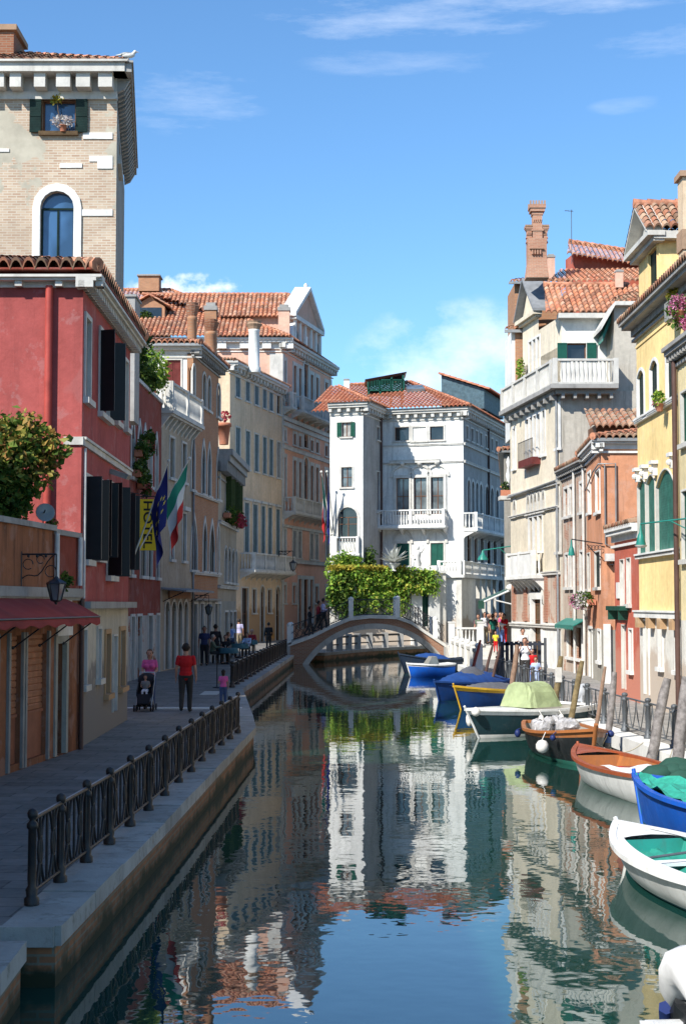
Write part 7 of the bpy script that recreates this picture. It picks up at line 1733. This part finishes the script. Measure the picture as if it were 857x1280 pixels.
    for sh,el,wr,_ in arms:
        e=sh.lerp(el,.62) if sleeve=='short' else el; limb(mb,sh,e,.058,.054)
        if sleeve=='long': limb(mb,el,el.lerp(wr,.95),.055,.042)
        mb.ball(sh,.058*k,10)
    remeshed(mb,'shirt','c_'+top,r,vox*1.3,2)
    mb=MB(); mb.ball(j['pel']+V(0,0,-.01),(.168)*k,12,0,(1.05,.8,.75))
    for hip,kn,an,toe in legs:
        limb(mb,hip,kn,.104,.074)
        if not shorts: limb(mb,kn,an.lerp(kn,.04),.072,.058)
    remeshed(mb,'shorts' if shorts else 'trousers','c_'+bot,r,vox*1.3,2)
    for hip,kn,an,toe in legs:
        mb=MB(); mb.ball(an.lerp(toe,.05)+V(0,0,-.03*k),.048*k,10,0,(1,1.1,.9)); limb(mb,an+V(0,.02,-.045)*k,toe+V(0,.01,.005)*k,.045,.042); mb.cyl(an,an+V(0,0,-.04)*k,.045*k,.047*k,10)
        remeshed(mb,'shoe','shoe',r,.014,1)
    mb=MB(); mb.ball(hd+V(0,-.018,.022)*k,.109*k,14,0,(.9,.98,1.12)); 
    for s_ in (-1,1): mb.ball(hd+V(.07*s_,-.02,.02)*k,.045*k,10)
    if long: mb.ball(hd+V(0,-.06,-.08)*k,.085*k,12,0,(1,.7,1.5))
    o=remeshed(mb,'hair',hair,r,.013,1)
    # cut the face free
    bm=bmesh.new(); bm.from_mesh(o.data)
    dl=[v for v in bm.verts if (v.co+O-hd).y/k>.045 and (v.co+O-hd).z/k<.075]
    bmesh.ops.delete(bm,geom=dl,context='VERTS'); bm.to_mesh(o.data); bm.free()
    for s_ in (-1,1): mb=MB(); mb.ball(hd+V(.034*s_,.092,.012)*k,.011*k,8); mb.build('eye','hairdark',r)
    mb=MB(); mb.ball(hd+V(0,.097,-.055)*k,.02*k,8,0,(1.2,.35,.25)); mb.build('mouth','c_maroon',r)
    if extra: extra(r,T,P,k,arms)
    r.rotation_euler=(0,0,face); return r
def backpack(m):
    def f(r,T,P,k,arms):
        mb=MB(); mb.ball(T(0,-.2,1.22),.17*k,12,0,(.95,.65,1.25)); mb.ball(T(0,-.26,1.12),.11*k,10,0,(1,.6,.8)); mb.build('backpack',m,r)
    return f
def bag(m,s_=1):
    def f(r,T,P,k,arms):
        mb=MB(); c=T(.28*s_,.02,.88); mb.box(c.x-.05,c.x+.06,c.y-.16,c.y+.16,c.z-.14,c.z+.12); mb.tube([c+V(0,-.1,.12),T(.12*s_,0,1.45),c+V(0,.12,.12)],.012); mb.build('shoulder_bag',m,r)
    return f
def watch(r,T,P,k,arms):
    mb=MB(); sh,el,wr,_=arms[1]; mb.tube([wr+V(0,0,.02),wr+V(0,0,.045)],.036,10); mb.build('wristwatch','ironrail',r)
q=atZ(232,891,QZ); person('man in red polo shirt and dark trousers walking away along the left quay',q.x,q.y,QZ+.004,0,1.80,'walk','red','trouserdark','hairdark','skin',near=True,extra=watch,step=.12)
ws=48.6; q=atZ(181,889,QZ); person('woman in pink shirt pushing a black stroller toward the camera',q.x+.02,q.y+.85,QZ+.004,math.pi,1.60,'walk','pinkc','jeans','hairbrown','skin',True,('push','push'),True,near=True,step=.12)
# stroller
sx,sy=q.x,q.y+.1; r=thing('stroller','black baby stroller with pale handle pushed by the woman in pink','stroller',(sx,sy,QZ)); O=V(sx,sy,QZ+.004)
flat('strollerblack',(.014,.014,.018),.75)
mb=MB()
for s_ in (-1,1):
    mb.tube([O+V(.20*s_,.32,.09),O+V(.19*s_,-.05,.42),O+V(.20*s_,-.32,.10)],.014); mb.tube([O+V(.20*s_,-.30,.12),O+V(.21*s_,.2,.72),O+V(.2*s_,.42,1.0)],.014)
mb.tube([O+V(-.2,.42,1.0),O+V(.2,.42,1.0)],.02); mb.tube([O+V(-.2,-.05,.42),O+V(.2,-.05,.42)],.012); mb.build('frame','plasticgrey',r)
mb=MB(); 
mb.hexa([O+V(-.19,-.28,.36),O+V(.19,-.28,.36),O+V(.19,.12,.38),O+V(-.19,.12,.38),O+V(-.19,-.28,.44),O+V(.19,-.28,.44),O+V(.19,.12,.46),O+V(-.19,.12,.46)]); mb.hexa([O+V(-.19,.08,.40),O+V(.19,.08,.40),O+V(.2,.34,.88),O+V(-.2,.34,.88),O+V(-.19,.14,.42),O+V(.19,.14,.42),O+V(.2,.40,.9),O+V(-.2,.40,.9)])
for s_ in (-1,1): mb.hexa([O+V(.18*s_,-.25,.4),O+V(.21*s_,-.25,.4),O+V(.21*s_,.3,.55),O+V(.18*s_,.3,.55),O+V(.18*s_,-.2,.55),O+V(.21*s_,-.2,.55),O+V(.21*s_,.34,.85),O+V(.18*s_,.34,.85)])
mb.box(O.x-.17,O.x+.17,O.y-.2,O.y+.2,O.z+.12,O.z+.24); mb.hexa([O+V(-.16,-.42,.18),O+V(.16,-.42,.18),O+V(.18,-.26,.42),O+V(-.18,-.26,.42),O+V(-.16,-.45,.22),O+V(.16,-.45,.22),O+V(.18,-.29,.46),O+V(-.18,-.29,.46)]); mb.build('seat','strollerblack',r)
mb=MB(); vs=[]; 
for i in range(7):
    a=i/6*math.pi*.55
    for jx in range(7): x_=-.21+.42*jx/6; vs.append(O+V(x_,.36-.30*math.sin(a),.78+.22*math.cos(a)*(1-.5*(x_/.25)**2)))
mb.add(vs,[(i*7+j_,(i+1)*7+j_,(i+1)*7+j_+1,i*7+j_+1) for i in range(6) for j_ in range(6)],0,True); mb.build('hood','strollerblack',r)
for s_ in (-1,1):
    for yy in (-.33,.33):
        for o_ in (-.03,.03):
            c=O+V(.22*s_+o_,yy,.09); mb=MB(); mb.cyl(c-V(.014,0,0),c+V(.014,0,0),.088,.088,16); mb.build('wheel','strollerblack',r)
person('toddler with brown hair seated in the black stroller',sx,sy+.02,QZ+.12,math.pi,.85,'sit','greyc','whitec','hairbrown','skin',arm=('bent','bent'),seat=.38,name='person')
q=atZ(277,886,QZ); person('small child in a pink top standing beside the black railing',q.x-.02,q.y+.8,QZ+.004,.2,1.02,'stand','pinkc','jeans','hairdark','skin',long=True,female=True,arm=('bent','down'))
def G_(px,s_): Y=FPX/s_; return ((px-CX)/s_,Y)
for a in (
 ('man in navy top with a pale bib standing by the brick house door',256,26.9,math.pi,1.80,'stand','navyc','blackc','hairdark','down',None),
 ('man in black jacket standing with his back to the camera by the brick house',270,26.0,0,1.86,'stand','blackc','trouserdark','hairdark','bent',None),
 ('man with a blue backpack walking past the cafe tables',289,22.5,0,1.78,'walk','lightblue','jeans','hairdark','down',backpack('c_bluec')),
 ('tall man in a pale lilac shirt walking away beyond the cafe',299,20.0,0,1.92,'walk','lilac','khaki','hairdark','down',None),
 ('person in black with a yellow bag waiting before the cream palazzo door',336,20.2,.3,1.70,'stand','blackc','trouserdark','hairdark','down',bag('c_orangec',1))):
    l,px,s_,fc,hh,ps,tp,bt,hr,am,ex=a; x,y=G_(px,s_); person(l,x,y,QZ+.004,fc,hh,ps,tp,bt,hr,'skindark',arm=(am,'down'),extra=ex,sleeve='long' if tp=='blackc' else 'short')
# cafe
def table(label,x,y):
    r=thing('cafe_table',label,'table',(x,y,QZ),'cafe tables on the left quay'); mb=MB(); mb.lathe((x,y,QZ),[(.25,0),(.25,.02),(.03,.04),(.03,.72),(.1,.73)],12); mb.build('leg','iron',r)
    mb=MB(); vs=[]; n=20
    for rr,zz in ((0.01,.765),(.42,.765),(.45,.75),(.47,.6),(.49,.52)):
        for k in range(n): a=2*math.pi*k/n; f=1+(.05*math.sin(5*a) if zz<.7 else 0); vs.append((x+math.cos(a)*rr*f,y+math.sin(a)*rr*f,QZ+zz))
    mb.add(vs,[(i*n+k,i*n+(k+1)%n,(i+1)*n+(k+1)%n,(i+1)*n+k) for i in range(4) for k in range(n)],0,True); mb.build('tablecloth','clothteal',r)
    for dx,dy in ((.1,.1),(-.15,.05),(.05,-.2)):
        g=MB(); g.lathe((x+dx,y+dy,QZ+.768),[(.03,0),(.035,.11),(.03,.115),(.028,.01)],8); tag(g.build('drinking_glass','glasspale'),{(.1,.1):'glass at back right of ',(-.15,.05):'glass on the left of ',(.05,-.2):'glass on the near edge of '}[(dx,dy)]+label.replace('round ','the '),'glass','glasses on the cafe tables')
flat('clothteal',(.05,.13,.15),.8); flat('chairwood',(.35,.31,.25),.6)
def chair(label,x,y,face):
    r=thing('cafe_chair',label,'chair',(x,y,QZ),'chairs at the cafe tables'); O=V(x,y,QZ)
    mb=MB(); mb.box(x-.2,x+.2,y-.2,y+.2,QZ+.43,QZ+.46); mb.build('seat','chairwood',r)
    mb=MB(); 
    for zz in (.6,.7,.8): mb.box(x-.19,x+.19,y-.215,y-.195,QZ+zz,QZ+zz+.06)
    mb.build('backrest','chairwood',r)
    for sx_ in (-1,1):
        for sy_ in (-1,1):
            mb=MB(); mb.tube([O+V(.2*sx_,.2*sy_,0),O+V(.18*sx_,.18*sy_,.44 if sy_>0 else .88)],.014); mb.build('leg','iron',r)
    r.rotation_euler=(0,0,face)
x1,y1=G_(286,26.2); x2,y2=G_(300,23.6); x3,y3=G_(312,21.6)
table('round cafe table with teal cloth nearest the camera',x1,y1); table('round middle cafe table with teal cloth',x2,y2); table('round cafe table with teal cloth farthest along the railing',x3,y3)
for l,cx_,cy_,fc,tp,hr,hh in (('grey haired man in dark green seated at the nearest cafe table',x1-.75,y1-.1,-math.pi/2,'greenc','hairgrey',1.78),('person in black seated behind the nearest cafe table',x1-.2,y1+.85,math.pi,'blackc','hairbrown',1.72),('person in dark clothes seated at the middle cafe table',x2-.65,y2+.2,-math.pi/2,'blackc','hairbrown',1.72),('person in maroon and blue seated at the far cafe table',x3+.1,y3+.8,math.pi,'maroon','hairgrey',1.75),('person in a light blue top bending over the middle cafe table by the railing',x2+.35,y2+.75,math.pi*.9,'lightblue','hairbrown',1.65)):
    chair('wooden cafe chair under the '+l.split(' seated')[0].split(' bending')[0],cx_,cy_,fc); person(l,cx_,cy_,QZ,fc,hh,'sit',tp,'trouserdark',hr,'skin',arm=('table','table'),sleeve='long')
mb=MB(); x,y=G_(272,36.5); mb.tube([(x,y,QZ),(x,y,QZ+1.0)],.02); mb.lathe((x,y,QZ),[(.15,0),(.15,.02),(.02,.04)],12); tag(mb.build('barrier_post','iron'),'slim dark metal post standing between the red shirted man and the child','post')
# people on the bridge approach (left)
for l,px,py,fc,hh,tp,bt,hr,ex in (('person in black with a pale bag climbing the left side of the bridge',387,795,-math.pi/2,1.66,'blackc','trouserdark','hairdark',bag('c_whitec',-1)),('man in a maroon jacket climbing the left side of the bridge',398,789,-math.pi/2,1.76,'maroon','trouserdark','hairdark',None),('man in a lilac shirt highest on the left side of the bridge',404,783,-math.pi/2,1.76,'lilac','trouserdark','hairdark',bag('c_blackc',1))):
    Y=86.9; s_=1900/Y; x=(px-CX)/s_; z=topz(x); person(l,x,Y+random.uniform(-.5,.5),z+.0,fc,hh,'walk',tp,bt,hr,'skindark',arm=('down','bent'),extra=ex,sleeve='long')
# crowd at the right end of the bridge
cr=[('bald man in pink far left of the waiting group',597,22.0,'pinkc','khaki','hairgrey',1.66),('man in a bright white shirt and khaki trousers with a dark strap',605,21.9,'whitec','khaki','hairbrown',1.80),('woman in black next to the man in the white shirt',615,22.2,'blackc','trouserdark','hairbrown',1.72),('person in a teal top in the middle of the waiting group',619,22.9,'tealc','trouserdark','hairbrown',1.62),('fair haired person in grey behind the teal top',617.5,21.4,'greyc','jeans','hairbrown',1.80),('person in a pale pink shirt behind the red shirted woman',626,21.5,'pinkc','jeans','hairbrown',1.78),('woman in a bright red top at the right of the waiting group',630.5,22.6,'red','red','hairdark',1.74),('person in a grey vest at the right edge of the waiting group',635,22.2,'greyc','navyc','hairdark',1.70)]
cr+=[('grey haired man in a khaki shirt at the back of the waiting group',611,21.4,'khaki','jeans','hairgrey',1.76),('person in a navy top behind the white shirt',608,21.35,'navyc','khaki','hairdark',1.72),('fair haired woman in a pale blue top at the back right of the group',628,21.35,'lightblue','whitec','hairbrown',1.68),('man in an orange shirt at the back of the group by the awning',622.5,21.3,'orangec','jeans','hairdark',1.8),('small woman in white in front of the grey vest',633,23.0,'whitec','bluec','hairbrown',1.58),('person in a dark green jacket leaning by the stone balusters',600.5,22.9,'greenc','trouserdark','hairbrown',1.7)]
for l,px,s_,tp,bt,hr,hh in cr:
    x,y=G_(px,s_); zg_=1.404 if (Y0-.9<=y<=Y1) else (1.404 if y>Y1 else 1.404-.115*math.ceil(((Y0-.9)-y)/.36)); y=min(y,88.3); y=max(y,Y0-.7); person(l,x,y,1.404,random.uniform(2.4,3.8),hh,'stand',tp,bt,hr,'skin',arm=('bent','down'),female='woman' in l,extra=bag('c_blackc',-1) if 'strap' in l else None)
person('child in yellow and red standing among the waiting group',(632-CX)/24.5,83.1,1.055,2.9,1.15,'stand','yellowc','red','hairbrown','skin',arm=('bent','bent'))
for l,px,s_,tp,bt,hr,hh,fc in (('man with dark hair in a white shirt walking up the right quay toward the bridge',652,27,'whitec','greyc','hairdark',1.85,3.3),('woman holding a camera up near the mooring pole on the right quay',655,34,'whitec','trouserdark','hairbrown',1.74,2.9),('child in a red shirt standing by the right quay railing',664,33,'red','bluec','hairbrown',1.28,3.1),('person in a light blue skirt behind the red shirted child',668,36,'lightblue','lightblue','hairbrown',1.15,3.0)):
    x,y=G_(px,s_); person(l,x,y,RZ+.004,fc,hh,'stand',tp,bt,hr,'skin',arm=('up','up') if 'camera' in l else ('bent','down'),female='woman' in l)
# iron wall lamp left, near palazzo
r=lantern('wall_lantern','dark iron lantern hanging from the brick house beside the shop canopy',F5.P(.6,F5.Z(247,752),0),(F5.n.x,F5.n.y,0),.3,s=1.1)
lantern('wall_lantern','small lantern on the far dark arm above the cream palazzo balcony',F7.P(F7.U(330,690),F7.Z(330,694),1.2),(F7.n.x,F7.n.y,0),.3,s=1.8)
# ================================================================ SKY, SUN, CAMERA
sc_=bpy.context.scene
w=bpy.data.worlds.new('World'); sc_.world=w; w.use_nodes=True; nt=w.node_tree; N=nt.nodes
SUN=Vector((.84,1.0,-1.08)).normalized()
sky=N.new('ShaderNodeTexSky'); sky.sky_type='NISHITA'; sky.sun_disc=False; sky.sun_elevation=math.asin(-SUN.z); sky.sun_rotation=math.atan2(-SUN.x,-SUN.y)%(2*math.pi); sky.air_density=1.0; sky.dust_density=.25; sky.ozone_density=2.2; sky.altitude=0
bg=N['Background']; bg.inputs[1].default_value=.125
tc=N.new('ShaderNodeTexCoord'); sp=N.new('ShaderNodeSeparateXYZ'); nt.links.new(tc.outputs['Generated'],sp.inputs[0])
def Mt(op,a,b=0.,c=None):
    x=N.new('ShaderNodeMath'); x.operation=op
    for i,v in ((0,a),(1,b)):
        if isinstance(v,(int,float)): x.inputs[i].default_value=v
        else: nt.links.new(v,x.inputs[i])
    return x.outputs[0]
az=Mt('ARCTAN2',sp.outputs[0],sp.outputs[1]); el=Mt('ARCSINE',sp.outputs[2])
cb=N.new('ShaderNodeCombineXYZ'); nt.links.new(az,cb.inputs[0]); nt.links.new(el,cb.inputs[1])
def noise(scale,sx,sy,det=6,off=0,rough=.6):
    mp=N.new('ShaderNodeMapping'); mp.inputs['Scale'].default_value=(sx,sy,1); mp.inputs['Location'].default_value=(off,off*.7,0); nt.links.new(cb.outputs[0],mp.inputs[0]); n=N.new('ShaderNodeTexNoise'); n.inputs['Scale'].default_value=scale; n.inputs['Detail'].default_value=det; n.inputs['Roughness'].default_value=rough; nt.links.new(mp.outputs[0],n.inputs[0]); return n.outputs[0]
cum=noise(16,1,1.4,8,3.3,.62); wisp=noise(9,1,4.5,6,1.2,.6); wisp2=noise(14,1,5.5,8,5.2,.68)
total=None
def blob(px,py,rx,ry,nz,thr,gain,amt):
    global total
    d=ray(px,py); a0=math.atan2(d.x,d.y); e0=math.asin(d.normalized().z)
    dx=Mt('DIVIDE',Mt('SUBTRACT',az,a0),rx/1900); dy=Mt('DIVIDE',Mt('SUBTRACT',el,e0),ry/1900)
    q=Mt('SUBTRACT',1.,Mt('ADD',Mt('MULTIPLY',dx,dx),Mt('MULTIPLY',dy,dy)))
    v=Mt('MULTIPLY',Mt('SUBTRACT',Mt('ADD',nz,Mt('MULTIPLY',q,.2)),thr),gain)
    m=N.new('ShaderNodeClamp'); nt.links.new(v,m.inputs[0]); v=Mt('MULTIPLY',m.outputs[0],amt)
    qq=N.new('ShaderNodeClamp'); nt.links.new(Mt('MULTIPLY',q,2.5),qq.inputs[0]); v=Mt('MULTIPLY',v,qq.outputs[0])
    total=v if total is None else Mt('MAXIMUM',total,v)
cum2=noise(55,1,1.3,6,2.1,.6)
blob(575,450,150,85,cum,.50,2.6,.72); blob(232,366,80,28,cum2,.56,4,.9); blob(640,500,120,45,cum,.50,3,.7)
blob(500,25,210,34,wisp2,.56,2.0,.34); blob(690,0,220,22,wisp2,.52,2.0,.38); blob(825,50,90,22,wisp2,.54,2.0,.26); blob(235,125,110,48,wisp2,.58,2.0,.28); blob(500,78,140,20,wisp2,.55,2.0,.2); blob(410,500,60,40,cum,.55,3,.3); blob(790,132,60,12,wisp,.52,2.4,.2)
blob(-1200,300,700,160,cum,.5,3,.8); blob(2200,350,600,160,cum,.5,3,.8)
tint=N.new('ShaderNodeMix'); tint.data_type='RGBA'; tint.blend_type='MULTIPLY'; tint.inputs[0].default_value=1; nt.links.new(sky.outputs[0],tint.inputs[6]); tint.inputs[7].default_value=(.66,.945,1.15,1)
mx=N.new('ShaderNodeMix'); mx.data_type='RGBA'; nt.links.new(total,mx.inputs[0]); nt.links.new(tint.outputs[2],mx.inputs[6]); mx.inputs[7].default_value=(7.6,8.0,8.6,1); nt.links.new(mx.outputs[2],bg.inputs[0])
ld=bpy.data.lights.new('sun','SUN'); ld.energy=5.0; ld.angle=R(.5); ld.color=(1,.955,.88); lo=bpy.data.objects.new('sun',ld); C.objects.link(lo); lo.rotation_euler=SUN.to_track_quat('-Z','Y').to_euler(); lo.location=(-30,-30,60)
cd=bpy.data.cameras.new('camera'); co=bpy.data.objects.new('camera',cd); C.objects.link(co); co.location=(0,0,H); co.rotation_euler=(math.pi/2+TH,0,0)
cd.sensor_fit='VERTICAL'; cd.sensor_height=24; cd.lens=FPX/1280*24; cd.clip_start=.1; cd.clip_end=6000
sc_.camera=co
vs=sc_.view_settings; vs.view_transform='Standard'; vs.look='None'; vs.exposure=.5; vs.gamma=1; vs.use_curve_mapping=False
bpy.context.view_layer.update()

def explode(ob):
    """one object per separate piece"""
    me=ob.data; n=len(me.vertices); par=list(range(n))
    def fd(a):
        while par[a]!=a: par[a]=par[par[a]]; a=par[a]
        return a
    for p in me.polygons:
        v=list(p.vertices)
        for b in v[1:]: par[fd(b)]=fd(v[0])
    isl={}
    for p in me.polygons: isl.setdefault(fd(p.vertices[0]),[]).append(p)
    L=[]
    for k,ps in isl.items():
        vs_=[me.vertices[i].co for p in ps for i in p.vertices]
        L.append([[min(v[i] for v in vs_)-.012 for i in range(3)],[max(v[i] for v in vs_)+.012 for i in range(3)],ps])
    ch=True
    while ch:
        ch=False
        for i in range(len(L)):
            for j in range(i+1,len(L)):
                a,b=L[i],L[j]
                if all(a[0][k]<=b[1][k] and b[0][k]<=a[1][k] for k in range(3)):
                    L[i]=[[min(a[0][k],b[0][k]) for k in range(3)],[max(a[1][k],b[1][k]) for k in range(3)],a[2]+b[2]]; L.pop(j); ch=True; break
            if ch: break
    if len(L)<2: return
    for a in L:
        mp={}; vs_=[]; fs=[]
        for p in a[2]:
            f=[]
            for i in p.vertices:
                if i not in mp: mp[i]=len(vs_); vs_.append(tuple(me.vertices[i].co))
                f.append(mp[i])
            fs.append(f)
        m=bpy.data.meshes.new(ob.name.split('.')[0]); m.from_pydata(vs_,[],fs); 
        for q in me.materials: m.materials.append(q)
        m.polygons.foreach_set('material_index',[p.material_index for p in a[2]]); m.update()
        o=bpy.data.objects.new(ob.name.split('.')[0],m); C.objects.link(o); o.parent=ob.parent
    bpy.data.objects.remove(ob)
EX=('cap','side_wall','side_deck','parapet_coping','steps','gutter','footing','jamb','corner_pilaster','quoin_stone','carved_capital','brick_pilaster','corbel','pilaster','arch_ring','pillar','canopy_post','thwart')
for ob in [o for o in bpy.data.objects if o.type=='MESH' and o.name.split('.')[0] in EX and o.parent]: explode(ob)
